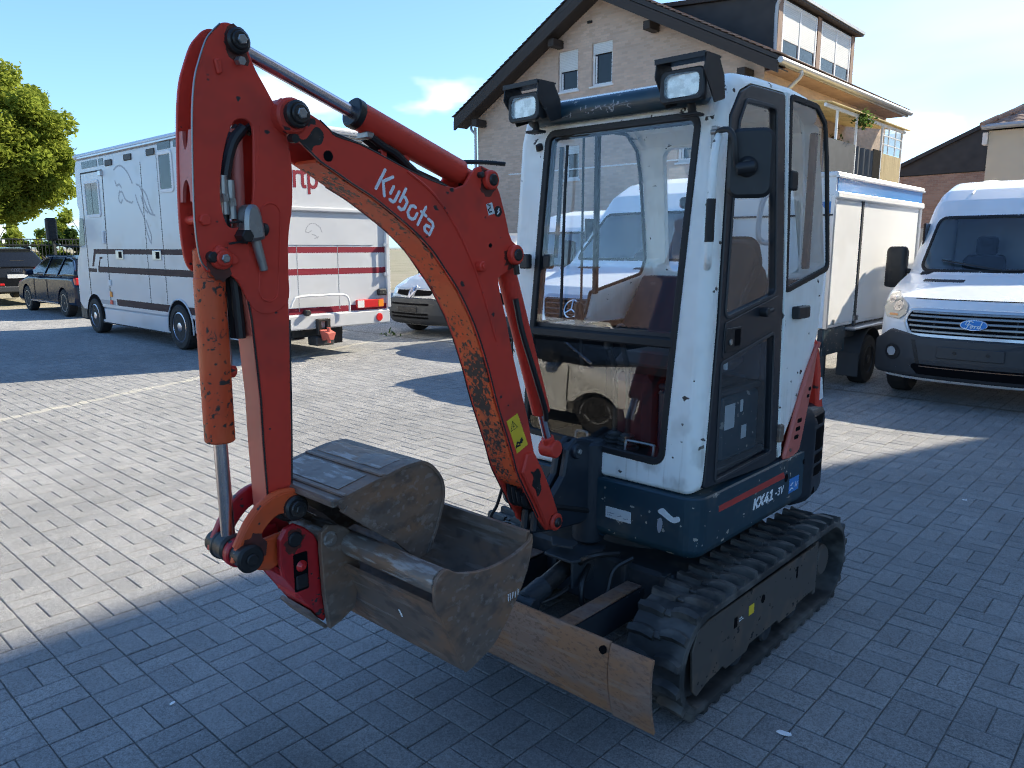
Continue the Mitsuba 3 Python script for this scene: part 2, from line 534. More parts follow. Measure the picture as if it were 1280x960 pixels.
mat('champagne_paint', (.76, .75, .72), .35, metallic=.2, clearcoat=.8)
mat('dark_blue_paint', (.006, .016, .040), .14, clearcoat=.2, spec=.22)
mat('dark_grey_paint', (.016, .017, .019), .16, clearcoat=.2, spec=.22)
mat('alloy', (.55, .56, .58), .25, metallic=.8)
glass('cab_glass', (.90, .94, .96))
glass('door_glass', (.80, .85, .88))
glass('windscreen', (.72, .80, .84))
glass('clear_pane', (.85, .88, .88))


def brickwork(c0, c1, mortar, lx=.25, lz=.0833, gap=.10):
    def fn(p, n, uv):
        s = p.x * dr.abs(n.y) + p.y * dr.abs(n.x)
        r = dr.floor(p.z / lz)
        u = s / lx + .5 * (r - 2 * dr.floor(r * .5))
        fu, fz = u - dr.floor(u), p.z / lz - r
        k = cell_rand(dr.floor(u), r, 7)
        g = fbm(p.x * .7, p.y * .7, p.z * .7 + 4, 4)
        col = mix(C(*c0), C(*c1), k * .75 + .25 * g) * (.86 + .28 * g)
        m = dr.minimum(dr.minimum(fu, 1 - fu) * lx / lz, dr.minimum(fz, 1 - fz))
        return mix(C(*mortar), col, smoothstep(gap * .35, gap, m))
    return fn


mat('brick_tan', brickwork((.43, .315, .245), (.57, .425, .335), (.44, .375, .32), .21, .072), .85)
mat('brick_brown', brickwork((.30, .16, .11), (.44, .27, .19), (.34, .28, .24)), .85)
mat('render_cream', lambda p, n, uv: C(.58, .53, .42) * (.9 + .2 * fbm(p.x * .8, p.y * .8, p.z * .8, 4)), .9)
mat('roof_slate', lambda p, n, uv: mix(C(.025, .023, .024), C(.05, .044, .042), fbm(p.x * 3, p.y * 3, p.z * 3, 3)), .7)
mat('roof_tile', lambda p, n, uv: mix(C(.20, .13, .10), C(.30, .21, .17), fbm(p.x * 5, p.y * 5, p.z * 5, 4)), .8)
mat('roof_tile_dark', lambda p, n, uv: mix(C(.10, .062, .048), C(.17, .105, .08), fbm(p.x * 5, p.y * 5, p.z * 5, 4)), .8)
mat('dark_wood', (.035, .026, .022), .7)
mat('window_white', (.68, .69, .70), .5)
mat('shutter_white', lambda p, n, uv: C(.62, .63, .62) * (.82 + .18 * smoothstep(.1, .3, dr.abs(p.z * 22 - dr.floor(p.z * 22) - .5))), .6)
mat('zinc_gutter', (.42, .43, .44), .45, metallic=.4)
mat('canopy_yellow', lambda p, n, uv: C(.62, .48, .22) * (.8 + .35 * noise(p.x * 3, p.y * 9, p.z)), .7)
mat('reed_screen', lambda p, n, uv: mix(C(.50, .40, .22), C(.30, .23, .12), noise(p.x * 40, p.y * 40, p.z * 1.5)), .85)
mat('slate_screen', lambda p, n, uv: C(.05, .056, .066) * (.7 + .6 * fbm(p.x * 4, p.y * 6, p.z * 3, 3)), .6)
mat('bark', lambda p, n, uv: mix(C(.05, .04, .03), C(.14, .11, .085), fbm(p.x * 9, p.y * 9, p.z * 2.5, 4)), .9)


def leaf(name, a, b):
    scene[name] = {'type': 'twosided', 'nested': {'type': 'principled', 'base_color': mikit.proc(lambda p, n, uv: mix(C(*a), C(*b), fbm(p.x * 1.4, p.y * 1.4, p.z * 1.4, 3))),
                   'roughness': .55, 'specular': .4}}
    scene[name] = {'type': 'principledthin', 'base_color': scene[name]['nested']['base_color'], 'roughness': .55, 'diff_trans': 1.25, 'spec_trans': 0.0}


leaf('maple_leaf', (.17, .24, .035), (.36, .39, .07))
leaf('dark_leaf', (.030, .065, .016), (.07, .11, .03))
leaf('weed_leaf', (.05, .10, .02), (.09, .14, .04))


# the paving: basket weave in 20 cm cells
PX, PY = .5, .2


def paver_tone(p):
    cx, cy = dr.floor(p.x / .2 - PX), dr.floor(p.y / .2 - PY)
    s = cx + cy
    odd = (s - 2 * dr.floor(s * .5)) > .5
    fx, fy = p.x / .2 - PX - cx, p.y / .2 - PY - cy
    h = dr.select(dr.select(odd, fx, fy) > .5, 1.0, 0.0)
    return cell_rand(cx, cy, 3 + h), odd, fx, fy


def paver_color(p):
    k, odd, fx, fy = paver_tone(p)
    grain = noise(p.x * 420, p.y * 420, 0) * .55 + noise(p.x * 170, p.y * 170, 3) * .45
    blot = fbm(p.x * 1.1 + 3, p.y * 1.1, 0, 4)
    fine = fbm(p.x * 9, p.y * 9, 5, 3)
    col = mix(C(.200, .202, .204), C(.248, .247, .245), k)
    col = col * (.42 + 1.14 * grain) * (.80 + .40 * blot) * (.9 + .2 * fine)
    # oil and tyre marks under and in front of the machine, a paler trace of dried mud across the yard
    oil = dr.exp(-(dr.square((p.x + 1.9) / .35) + dr.square((p.y - 1.1) / .22))) + dr.exp(-(dr.square((p.x + 1.6) / .5) + dr.square((p.y - 1.9) / .5)))
    col = col * (1 - .45 * dr.clip(oil * (.5 + blot), 0, 1))
    d = dr.abs(p.x + 8.51 + (p.y - 1.93) * .394 + .16 * (fine - .5))
    col = mix(col, C(.42, .40, .34), (1 - smoothstep(.03, .09, d)) * (.35 + .5 * fbm(p.x * 3, p.y * 3, 8, 3)))
    return col


mat('paver', lambda p, n, uv: paver_color(p), .75, spec=.35, bump=lambda p, n, uv: noise(p.x * 300, p.y * 300, 1), bscale=.0012, eps=4e-4)
mat('joint_sand', lambda p, n, uv: mix(C(.09, .086, .08), C(.20, .19, .17), fbm(p.x * 30, p.y * 30, 0, 3)), .95)


def far_ground(p, n, uv):
    k, odd, fx, fy = paver_tone(p)
    ex, ey = dr.minimum(fx, 1 - fx), dr.minimum(fy, 1 - fy)
    e = dr.minimum(ex, ey)
    mid = dr.select(odd, dr.abs(fx - .5), dr.abs(fy - .5))
    line = 1 - smoothstep(.01, .03, dr.minimum(e, mid))
    return paver_color(p) * (1 - .5 * line)


mat('far_paving', far_ground, .85, spec=.3)
mat('dry_grass', lambda p, n, uv: mix(C(.24, .21, .16), C(.12, .12, .07), fbm(p.x * .8, p.y * .8, 0, 4)), .95)
# ---------------------------------------------------------------- the yard
single('ground', mesh([[-900, -300, -.04], [900, -300, -.04], [900, 1500, -.04], [-900, 1500, -.04]], [[0, 1, 2], [0, 2, 3]]), 'dry_grass', 'dry ground reaching to the horizon behind the parked vehicles', kind='structure', smooth=False)
single('paved_yard', mesh([[-24, -4, -.006], [6, -4, -.006], [6, 16, -.006], [-24, 16, -.006]], [[0, 1, 2], [0, 2, 3]]), 'joint_sand',
       'grey concrete block paving laid in a basket weave, half in shade', kind='structure', smooth=False)
# beyond the blocks that can be told apart
single('far_yard', cat([mesh([[-24, 9.1, -.001], [6, 9.1, -.001], [6, 32, -.001], [-24, 32, -.001]], [[0, 1, 2], [0, 2, 3]]),
                        mesh([[-24, -4, -.001], [-13.1, -4, -.001], [-13.1, 9.1, -.001], [-24, 9.1, -.001]], [[0, 1, 2], [0, 2, 3]])]), 'far_paving',
       'pale paving of the yard under the parked trucks and vans', kind='structure', smooth=False)


def project(x, y, z=0.0):
    q = np.array([x, y, z]) - EYE
    cx_, cy_ = q[0] * SA + q[1] * CA, -q[0] * CA + q[1] * SA
    dep = cy_ * math.cos(PITCH) - q[2] * math.sin(PITCH)
    return (640 + 950 * cx_ / dep, 480 - 950 * (cy_ * math.sin(PITCH) + q[2] * math.cos(PITCH)) / dep, dep) if dep > .1 else (1e9, 1e9, dep)


def paver(x0, x1, y0, y1):
    g, c = .0014 + RNG.uniform(0, .0010), .0035
    h, t = RNG.uniform(-.0012, .0012), RNG.uniform(-.004, .004, 2)
    x0, x1, y0, y1 = x0 + g + RNG.uniform(0, .0012), x1 - g - RNG.uniform(0, .0012), y0 + g + RNG.uniform(0, .0012), y1 - g - RNG.uniform(0, .0012)
    v = []
    for i, z in ((0, -.02), (0, -.002), (c, 0)):
        for x, y in ((x0 + i, y0 + i), (x1 - i, y0 + i), (x1 - i, y1 - i), (x0 + i, y1 - i)):
            v.append((x, y, z + h + t[0] * (x - (x0 + x1) / 2) * 2 + t[1] * (y - (y0 + y1) / 2) * 2 if z > -.01 else z))
    f = []
    for l in (0, 4):
        for k in range(4):
            a, b_, c_, d = l + k, l + (k + 1) % 4, l + 4 + (k + 1) % 4, l + 4 + k
            f += [(a, b_, c_), (a, c_, d)]
    f += [(8, 9, 10), (8, 10, 11)]
    return np.array(v), np.array(f)


blocks = []
for i in range(-66, 12):
    for j in range(-6, 45):
        x, y = .2 * (i + PX), .2 * (j + PY)
        u, v, dep = project(x + .1, y + .1)
        if not (-120 < u < 1400 and v < 1120 and dep > .4) and not (abs(x) < 3 and 0 < y < 3):
            continue
        for k in range(2):
            r = (x + .1 * k, x + .1 * k + .1, y, y + .2) if (i + j) % 2 else (x, x + .2, y + .1 * k, y + .1 * k + .1)
            m = ((r[0] + r[1]) / 2, (r[2] + r[3]) / 2)
            u, v, dep = project(*m)
            hidden = (-2.4 < m[0] < -1.2 and m[1] > 2.0 and m[1] < 3.5)
            seen = -30 < u < 1310 and v < 990 and not hidden
            blocks.append((dep if seen else 1e3 + dep, r))
blocks.sort(key=lambda b_: b_[0])
for n_, (dep, r) in enumerate(blocks[:299]):
    part('paved_yard', 'paver', mesh(*paver(*r)), 'paver', smooth=False)
V, F, at = [], [], 0
for dep, r in blocks[299:]:
    v, f = paver(*r)
    V.append(v)
    F.append(f + at)
    at += len(v)
part('paved_yard', 'more_pavers', mesh(np.vstack(V), np.vstack(F)), 'paver', smooth=False, kind='stuff')

# litter on the blocks
SCRAPS = [(-.905, 2.36, .022, .3, 'torn white scrap lying beside the rear half of the track'), (-.62, 2.34, .012, 1.2, 'small white scrap on the paving right of the one beside the track'), (-1.95, .95, .010, .6, 'tiny white scrap on the paving below the wide bucket'),
          (-2.62, 1.02, .010, 2.0, 'tiny white scrap on the shaded paving left of the bucket coupler'), (-.42, 5.95, .03, .9, 'white scrap on the paving in front of the right hand van'), (-1.05, 5.55, .014, .2, 'small white scrap behind the counterweight near the sunlit patch')]
for x, y, s, a, lab in SCRAPS:
    k = 9
    ang = np.linspace(0, 2 * np.pi, k, endpoint=False)
    rad = s * RNG.uniform(.45, 1.0, k)
    m = prism(np.column_stack([np.cos(ang) * rad * 1.5, np.sin(ang) * rad * .8]), 'z', 0, .002)
    m.vertices[:, 2] += .004 * meshkit.noise(m.vertices * 60 + a)
    single('paper_scrap', place(m, x, y, .003, a), 'print_white', lab, 'scrap', 'white scraps on the paving', smooth=False)
# ---------------------------------------------------------------- the mini excavator
EX = thing('mini_excavator', 'red and white mini excavator with navy base, rubber tracks and a raised bent boom', 'excavator')
ep = lambda *a, **k: part(EX, *a, **k)
XC = -1.78                                                      # the plane of boom and arm


def pin(y, z, x0, x1, r, b=.006, n=20):
    return cyl((x0, y, z), (x1, y, z), r, n=n, b=b)


def nut(y, z, x0, x1, r):
    return prism([(y + r * math.cos(a), z + r * math.sin(a)) for a in np.arange(6) * math.pi / 3 + .2], 'x', x0, x1, .002)


# --- boom
BT = [(1.086, 1.985), (1.149, 1.958), (1.177, 1.938), (1.196, 1.924), (1.27, 1.911), (1.328, 1.893), (1.433, 1.858), (1.522, 1.833), (1.575, 1.822), (1.617, 1.817), (1.655, 1.829), (1.682, 1.862),
      (1.703, 1.882), (1.728, 1.890), (1.762, 1.881), (1.782, 1.858), (1.809, 1.812), (1.835, 1.745), (1.852, 1.69), (1.868, 1.662), (1.897, 1.645), (1.908, 1.618), (1.893, 1.588), (1.86, 1.572)]
BR = [(1.80, 1.545), (1.808, 1.50), (1.835, 1.42), (1.868, 1.296), (1.915, 1.152), (1.950, 1.05), (1.989, .90), (2.033, .825), (2.071, .755), (2.093, .70), (2.117, .655), (2.112, .622), (2.085, .606), (2.055, .612)]
BL = [(2.035, .635), (2.006, .675), (1.972, .734), (1.929, .805), (1.893, .870), (1.866, .949), (1.826, 1.049), (1.790, 1.143), (1.758, 1.241), (1.717, 1.345), (1.678, 1.425), (1.622, 1.514), (1.568, 1.578),
      (1.515, 1.637), (1.443, 1.694), (1.372, 1.739), (1.305, 1.778), (1.245, 1.806), (1.184, 1.838), (1.144, 1.858), (1.10, 1.893), (1.061, 1.915)]
tip = [(1.071 + .046 * math.cos(a), 1.960 + .046 * math.sin(a)) for a in np.linspace(4.2, 2.2, 7)]
side = BT + BR + BL + tip
ep('boom_side_plate', prism(rnd(side, .0), 'x', -1.727, -1.715, .002), 'red_paint')
ep('boom_side_plate', prism(side, 'x', -1.845, -1.833, .002), 'red_paint')


def strip(pts, x0, x1, t, flip=1):
    """A plate of thickness t that follows a (y, z) line across x0..x1."""
    l = LineString(pts)
    o = l.parallel_offset(t, 'left' if flip > 0 else 'right')
    o = list(o.coords)
    if np.hypot(o[0][0] - pts[0][0], o[0][1] - pts[0][1]) > np.hypot(o[-1][0] - pts[0][0], o[-1][1] - pts[0][1]):
        o = o[::-1]
    return prism(list(pts) + o[::-1], 'x', x0, x1, .001)


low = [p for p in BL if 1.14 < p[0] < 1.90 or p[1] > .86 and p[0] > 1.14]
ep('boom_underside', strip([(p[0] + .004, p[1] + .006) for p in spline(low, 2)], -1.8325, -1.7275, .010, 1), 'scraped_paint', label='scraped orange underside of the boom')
ep('boom_top', strip([(p[0] - .002, p[1] - .006) for p in BT[3:10]], -1.8325, -1.7275, .008, -1), 'red_paint')
ep('boom_back', strip([(p[0] - .006, p[1]) for p in [(1.84, 1.70)] + BR[:8]], -1.8325, -1.7275, .008, -1), 'red_paint')
# flared foot casting with its fork
foot = [(1.86, .95), (1.895, .87), (1.935, .80), (1.975, .735), (2.012, .672), (2.05, .607), (2.10, .61), (2.09, .69), (2.04, .80), (1.98, .93)]
for s in (0, 1):
    x0, x1 = ((-1.726, -1.700), (-1.860, -1.834))[s]
    ep('boom_foot_cheek', prism([(1.905, .868), (1.945, .80), (1.985, .735), (2.02, .67), (2.045, .625), (2.085, .606), (2.116, .630), (2.104, .68), (2.066, .765), (2.02, .85), (1.97, .93), (1.93, .93)], 'x', x0, x1, .006), 'red_paint')
    ep('boom_foot_boss', pin(2.082, .643, (x1 if s == 0 else x0 - .016), (x1 + .016 if s == 0 else x0), .033), 'red_paint')
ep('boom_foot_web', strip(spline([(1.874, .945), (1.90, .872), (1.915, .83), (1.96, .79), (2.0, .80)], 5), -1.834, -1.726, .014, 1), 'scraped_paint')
ep('boom_foot_pin', cat([pin(2.082, .643, -1.884, -1.676, .019), nut(2.082, .643, -1.678, -1.672, .012)]), 'greasy_steel')
# bracket that carries the two cylinders, welded seam and bosses
ep('boom_seam', tube([(-1.714, *p) for p in spline([(1.43, 1.853), (1.52, 1.80), (1.60, 1.72), (1.68, 1.60), (1.74, 1.47), (1.79, 1.34)], 6)], .004, 6), 'red_paint')
for y, z, r, l, nm in ((1.755, 1.849, .030, .024, 'arm_cylinder'), (1.868, 1.618, .032, .026, 'boom_cylinder')):
    for s in (-1.715, -1.845):
        d = 1 if s > -1.78 else -1
        ep(nm + '_boss', pin(y, z, s, s + d * l, r, .005), 'red_paint')
    ep(nm + '_pin', pin(y, z, -1.845 - l - .006, -1.715 + l + .006, r * .62, .004), 'greasy_steel')
ep('grease_plug', cat([pin(1.71, 1.583, -1.716, -1.690, .017, .003), pin(1.71, 1.583, -1.691, -1.684, .009, .002)]), 'red_paint')
ep('grease_plug', pin(1.715, 1.862, -1.716, -1.697, .009, .002), 'greasy_steel')
ep('grease_nipple', cyl((-1.70, 1.868, 1.585), (-1.70, 1.874, 1.555), .010), 'greasy_steel')
ep('boom_hole', pin(1.169, 1.872, -1.7155, -1.7125, .014, .001), 'cavity')
ep('boom_hole', pin(1.764, 1.648, -1.7155, -1.7132, .007, .001), 'cavity')
# bare patches where the paint has come off
for pts in ([(1.075, 1.915), (1.095, 1.905), (1.112, 1.913), (1.128, 1.934), (1.142, 1.94), (1.158, 1.925), (1.150, 1.90), (1.128, 1.893), (1.118, 1.878), (1.10, 1.888)],
            [(1.945, .865), (1.965, .858), (1.985, .868), (2.002, .842), (1.998, .815), (2.005, .785), (1.985, .762), (1.975, .79), (1.955, .81), (1.962, .84)]):
    q = Polygon(spline(pts, 3, True)).buffer(0)
    xs = -1.7147 if pts[0][0] < 1.5 else -1.6997
    ep('bare_patch', prism(q, 'x', xs, xs + .0007), 'greasy_steel', label='dark bare patch where the red paint has come off')
# boom lettering
KU = [[(0, 0), (0, 1)], [(.52, 1.0), (.17, .50), (.55, .0)], [(.78, .66), (.78, .30)], [(.90, .04), (1.08, .04), (1.16, .14), (1.16, .66)], [(1.42, 1.0), (1.42, .30)], [(1.42, .62), (1.62, .64), (1.80, .52), (1.80, .16), (1.66, .02), (1.50, .04)],
      [(2.34, .62), (2.2, .62), (2.06, .50), (2.06, .16), (2.2, .02), (2.42, .02), (2.56, .16), (2.56, .44)], [(2.86, 1.0), (2.86, .02)], [(2.72, .66), (3.08, .66)], [(3.28, .62), (3.60, .62), (3.72, .50), (3.72, .02)], [(3.56, .02), (3.38, .03), (3.28, .14), (3.32, .30), (3.52, .34)]]
ep('boom_lettering', strokes(KU, .150, .001, (-1.7148, 1.318, 1.800), (0, .838, -.546), (0, .546, .838), scale=.0605), 'print_white', smooth=False, label='white maker lettering on the boom')
# stickers
yk = ep('warning_sticker', prism([(1.838, 1.061), (1.893, 1.081), (1.948, .960), (1.891, .938)], 'x', -1.7148, -1.7140), 'sticker_yellow', label='yellow warning sticker with triangle pictogram')
part(yk, 'triangle_print', strokes([[(0, 0), (1, 0), (.5, .9), (0, 0)], [(.42, .2), (.55, .5)], [(.35, .35), (.62, .3)]], .07, .0004, (-1.7139, 1.860, 1.022), (0, .95, .30), (0, -.3, .95), scale=.034), 'print_black', smooth=False)
part(yk, 'figure_print', strokes([[(0, .1), (.3, .45), (.55, .2), (.9, .5)], [(.2, .1), (.5, .05)], [(.75, .15), (.95, .3)]], .17, .0004, (-1.7139, 1.888, .957), (0, .93, .36), (0, -.36, .93), scale=.040), 'print_black', smooth=False)
ws = ep('lifting_sticker', prism(Polygon([(1.745, 1.775), (1.772, 1.782), (1.785, 1.748), (1.757, 1.741)]), 'x', -1.7148, -1.7141), 'label_white')
part(ws, 'hook_print', strokes([[(0, 1), (.4, .9), (.4, .6), (0, .4), (.1, .1), (.5, .1)]], .16, .0004, (-1.7140, 1.757, 1.748), (0, .93, .2), (0, -.2, .93), scale=.026), 'print_black', smooth=False)
bs = ep('round_sticker', pin(1.800, 1.755, -1.7148, -1.7141, .017, 0), 'print_black')
part(bs, 'lamp_print', strokes([[(-.2, -.5), (.3, 0), (-.1, .1), (.2, .5)]], .25, .0004, (-1.7140, 1.800, 1.755), (0, 1, 0), (0, 0, 1), scale=.016), 'print_white', smooth=False)

# --- arm: two plates above, box section below
PL = [(.890, 2.124), (.908, 2.142), (.928, 2.148), (.949, 2.142), (.965, 2.126), (.974, 2.099), (.991, 2.056), (1.021, 2.008), (1.053, 1.949), (1.073, 1.872), (1.075, 1.808), (1.070, 1.739), (1.061, 1.696), (1.054, 1.65),
      (1.051, 1.58), (1.049, 1.516), (1.028, 1.490), (.990, 1.477), (.955, 1.487), (.935, 1.515), (.924, 1.541), (.912, 1.562), (.893, 1.577), (.868, 1.582), (.839, 1.585), (.824, 1.609), (.818, 1.658), (.817, 1.726),
      (.822, 1.836), (.829, 1.94), (.839, 2.01), (.853, 2.054), (.872, 2.1)]
HO = [(.940, 1.938), (.963, 1.937), (.975, 1.918), (.972, 1.848), (.967, 1.773), (.957, 1.725), (.93, 1.692), (.896, 1.692), (.882, 1.75), (.889, 1.82), (.903, 1.878), (.921, 1.922)]
PLs, HOs = spline(PL, 3, True), spline(HO, 4, True)
plate = Polygon(PLs, [HOs])
ep('arm_plate', prism(plate, 'x', -1.745, -1.735, .002), 'red_paint')
ep('arm_plate', prism(plate, 'x', -1.822, -1.812, .002), 'red_paint')
rim = np.array(stadium((1.010, 1.723), (.993, 1.535), .026, 8).exterior.coords)[:-1]
ep('arm_plate_bead', tube([(-1.7345, y, z) for y, z in rim], .0028, 6, closed=True), 'red_paint')
# front cover between the plates with notches above and below
fc = []
for z in np.linspace(1.745, 1.905, 9):
    fc.append(np.interp(z, [1.726, 1.836, 1.94], [.820, .825, .832]))
zz = np.linspace(1.745, 1.905, 9)
cov = prism([(y, z) for y, z in zip(fc, zz)] + [(y + .008, z) for y, z in list(zip(fc, zz))[::-1]], 'x', -1.8115, -1.7455)
n1 = prism(Polygon(spline([(-1.795, 1.93), (-1.79, 1.88), (-1.7785, 1.862), (-1.767, 1.88), (-1.762, 1.93)], 5)), 'y', .80, .86)
n2 = prism(Polygon(spline([(-1.80, 1.72), (-1.795, 1.775), (-1.7785, 1.795), (-1.762, 1.775), (-1.757, 1.72)], 5)), 'y', .80, .86)
ep('arm_front_cover', cut(cov, n1, n2), 'pink_paint')
ep('arm_back_cover', strip([(1.066, 1.88), (1.067, 1.80), (1.062, 1.74), (1.053, 1.69), (1.045, 1.62), (1.042, 1.52)], -1.8115, -1.7455, .008, -1), 'red_paint')
ep('arm_inner_tube', pin(.945, 1.80, -1.812, -1.745, .0, 0) if 0 else cyl((XC, .952, 1.92), (XC, .945, 1.55), .017, n=16), 'pink_paint')
ep('cross_bolt', cat([pin(.838, 1.704, -1.826, -1.731, .011, .002), nut(.838, 1.704, -1.735, -1.724, .014)]), 'red_paint')
# box section
box = [(.905, 1.585), (.935, 1.54), (.945, 1.466), (.952, 1.355), (.957, 1.263), (.957, 1.149), (.961, .962), (1.0, .945), (1.034, .96), (1.029, 1.004), (1.037, 1.144), (1.043, 1.303), (1.049, 1.458), (1.049, 1.56)]
ep('arm_box', prism(box, 'x', -1.818, -1.7375, .004), 'red_paint')
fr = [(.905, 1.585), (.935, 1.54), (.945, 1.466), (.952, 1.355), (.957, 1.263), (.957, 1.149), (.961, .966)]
ep('arm_front_face', strip([(y - .0012, z) for y, z in fr], -1.814, -1.7415, .0028, 1 if 0 else -1), 'sky_sheen_paint', label='front face of the arm, sky sheen put into its pink colour')
ep('arm_tip_boss', pin(1.018, .968, -1.83, -1.728, .042, .006), 'greasy_steel')
# pins at the top
for y, z, r, x0, nm in ((.945, 2.110, .029, -1.735, 'arm_top_pin'), (1.071, 1.960, .033, -1.700, 'arm_pivot_pin'), (.871, 1.616, .026, -1.735, 'bucket_cylinder_pin')):
    mt = 'greasy_steel' if 'bucket' not in nm else 'red_paint'
    k = ep(nm, cat([pin(y, z, -1.84, x0 + .018, r, .005), pin(y, z, x0 + .018, x0 + .026, r * .72, .003)]), mt)
    part(k, 'bolt_head', nut(y, z, x0 + .025, x0 + .033, r * .42), 'zinc')
ep('arm_pivot_boss', pin(1.067, 1.957, -1.860, -1.702, .044, .006), 'red_paint')
ep('pin_lock_bolt', cyl((-1.728, .943, 2.066), (-1.708, .943, 2.064), .010, n=6), 'zinc')
ep('pin_lock_bolt', cyl((-1.715, 1.064, 1.905), (-1.694, 1.064, 1.903), .011, n=12), 'greasy_steel')
ep('pin_lock_bolt', cat([pin(.848, 1.619, -1.737, -1.716, .013, .003)]), 'greasy_steel')
ep('pin_ear', prism(stadium((.868, 1.635), (.900, 1.612), .012), 'x', -1.736, -1.722, .003), 'red_paint')
ep('side_lug', prism(rnd([(.885, 2.062), (.902, 2.066), (.904, 2.035), (.892, 2.028)], .004), 'x', -1.736, -1.726, .003), 'red_paint')
# hoses in the oval window and the fitting
for dx, dy in ((-1.765, .0), (-1.792, .012), (-1.780, -.004)):
    ep('arm_hose', stube([(dx, .966 + dy, 1.925), (dx, .935 + dy, 1.885), (dx, .914 + dy, 1.82), (dx, .906 + dy, 1.76), (dx, .902 + dy, 1.70), (dx, .91 + dy, 1.64), (dx, .92 + dy, 1.54), (dx, .925 + dy, 1.42)], .0135, 10, 5), 'hose')
for y, z in ((.896, 1.778), (.914, 1.768)):
    k = ep('hose_coupling', cat([cyl((-1.748, y, z + .030), (-1.748, y + .001, z - .012), .0105, n=12), cyl((-1.748, y, z - .012), (-1.748, y + .002, z - .030), .0125, n=6), cyl((-1.748, y + .002, z - .03), (-1.748, y + .003, z - .06), .009, n=12)]), 'zinc')
ft = [(.923, 1.692), (.928, 1.728), (.942, 1.742), (.962, 1.735), (.972, 1.70), (.975, 1.668), (.968, 1.660), (.94, 1.655), (.925, 1.66)]
k = ep('hydraulic_fitting', prism(Polygon(spline(ft, 3, True)), 'x', -1.750, -1.700, .008), 'zinc', label='grey hydraulic outlet fitting on the arm')
part(k, 'fitting_nozzle', cyl((-1.722, .956, 1.665), (-1.722, .976, 1.585), .0125, .010, n=16, b=.002), 'zinc')
part(k, 'fitting_plug', cyl((-1.735, .925, 1.668), (-1.695, .925, 1.668), .016, n=6, b=.002), 'greasy_steel')
part(k, 'fitting_knob', cyl((-1.725, .975, 1.685), (-1.725, .990, 1.683), .016, n=12, b=.003), 'greasy_steel')
for z, l in ((1.700, .022), (1.652, .028)):
    ep('cable_tie', tube([(-1.722, .935, z), (-1.716, .915, z + .002), (-1.712, .912 - l, z - .002)], .0028, 5), 'print_black')

# --- bucket cylinder in front of the arm
ep('bucket_cylinder', cat([cyl((XC, .8625, 1.572), (XC, .862, 1.165), .0365, n=32, b=.004), cyl((XC, .8625, 1.64), (XC, .8625, 1.565), .034, n=24, b=.006)]), 'barrel_paint', label='scraped red barrel of the bucket cylinder')
ep('bucket_cylinder_rod', cyl((XC, .862, 1.168), (XC, .866, .90), .0172, n=28), 'chrome', label='bright chrome rod of the bucket cylinder')
ep('cylinder_pipe', stube([(-1.79, .902, 1.55), (-1.79, .906, 1.50), (-1.787, .903, 1.42), (-1.785, .904, 1.36), (-1.785, .90, 1.345)], .006, 8), 'zinc')
ep('cylinder_elbow', cyl((-1.785, .890, 1.340), (-1.785, .915, 1.335), .016, n=12, b=.003), 'red_paint')
# --- arm cylinder above the boom
A0, A1 = np.array((XC, .945, 2.118)), np.array((XC, 1.758, 1.850))
ad = (A1 - A0) / np.linalg.norm(A1 - A0)
ep('arm_cylinder_rod', cyl(A0, A0 + ad * .40, .0172, n=28), 'chrome', label='bright chrome rod of the arm cylinder')
ep('arm_cylinder', cat([cyl(A0 + ad * .378, A0 + ad * .79, .039, n=32, b=.005), cyl(A1 - ad * .09, A1, .026, n=20, b=.004)]), 'red_paint')
ep('arm_cylinder_gland', cyl(A0 + ad * .366, A0 + ad * .392, .0415, n=32, b=.004), 'greasy_steel')
ep('arm_cylinder_eye', pin(.945, 2.118, -1.808, -1.750, .034, .004), 'greasy_steel')
for dx in (-1.765, -1.797):
    ep('arm_cylinder_hose', stube([(dx, 1.345, 1.942), (dx, 1.385, 1.922), (dx, 1.43, 1.905), (dx, 1.475, 1.875), (dx, 1.53, 1.845), (dx, 1.60, 1.828), (dx, 1.66, 1.80)], .0115, 8), 'hose')
ep('hose_clamp', bx(-1.80, -1.755, 1.322, 1.352, 1.935, 1.955, .004), 'zinc')
for y in (1.395, 1.478):
    ep('hose_post', bx(-1.79, -1.77, y - .010, y + .010, 1.865, 1.915, .003), 'red_paint')
ep('boom_top_hose', stube([(-1.78, 1.60, 1.835), (-1.785, 1.35, 1.905), (-1.79, 1.2, 1.945), (-1.79, 1.11, 1.985), (-1.785, 1.04, 1.96), (-1.785, .985, 1.92)], .013, 8), 'hose')
# --- boom cylinder behind the boom
B0, B1 = np.array((XC, 1.885, 1.622)), np.array((XC, 2.150, .895))
bd = (B1 - B0) / np.linalg.norm(B1 - B0)
ep('boom_cylinder', cat([cyl(B0 - bd * .02, B0 + bd * .62, .034, n=32, b=.006)]), 'red_paint')
ep('boom_cylinder_rod', cyl(B0 + bd * .60, B1, .0165, n=24), 'chrome')
ep('boom_cylinder_eye', cat([cyl(B1 - bd * .05, B1, .024, n=20, b=.003), pin(*B1[1:], -1.815, -1.745, .034, .005)]), 'red_paint')
ep('boom_cylinder_hose', stube([(-1.735, 1.905, 1.47), (-1.728, 1.93, 1.36), (-1.722, 1.985, 1.22), (-1.73, 2.045, 1.10), (-1.738, 2.072, 1.05), (-1.745, 2.082, 1.02)], .010, 8), 'hose')

# --- bucket linkage
def crescent(outer, inner, x0, x1, b=.004):
    return prism(Polygon(list(spline(outer, 5)) + list(spline(inner, 5))[::-1]).buffer(0), 'x', x0, x1, b)


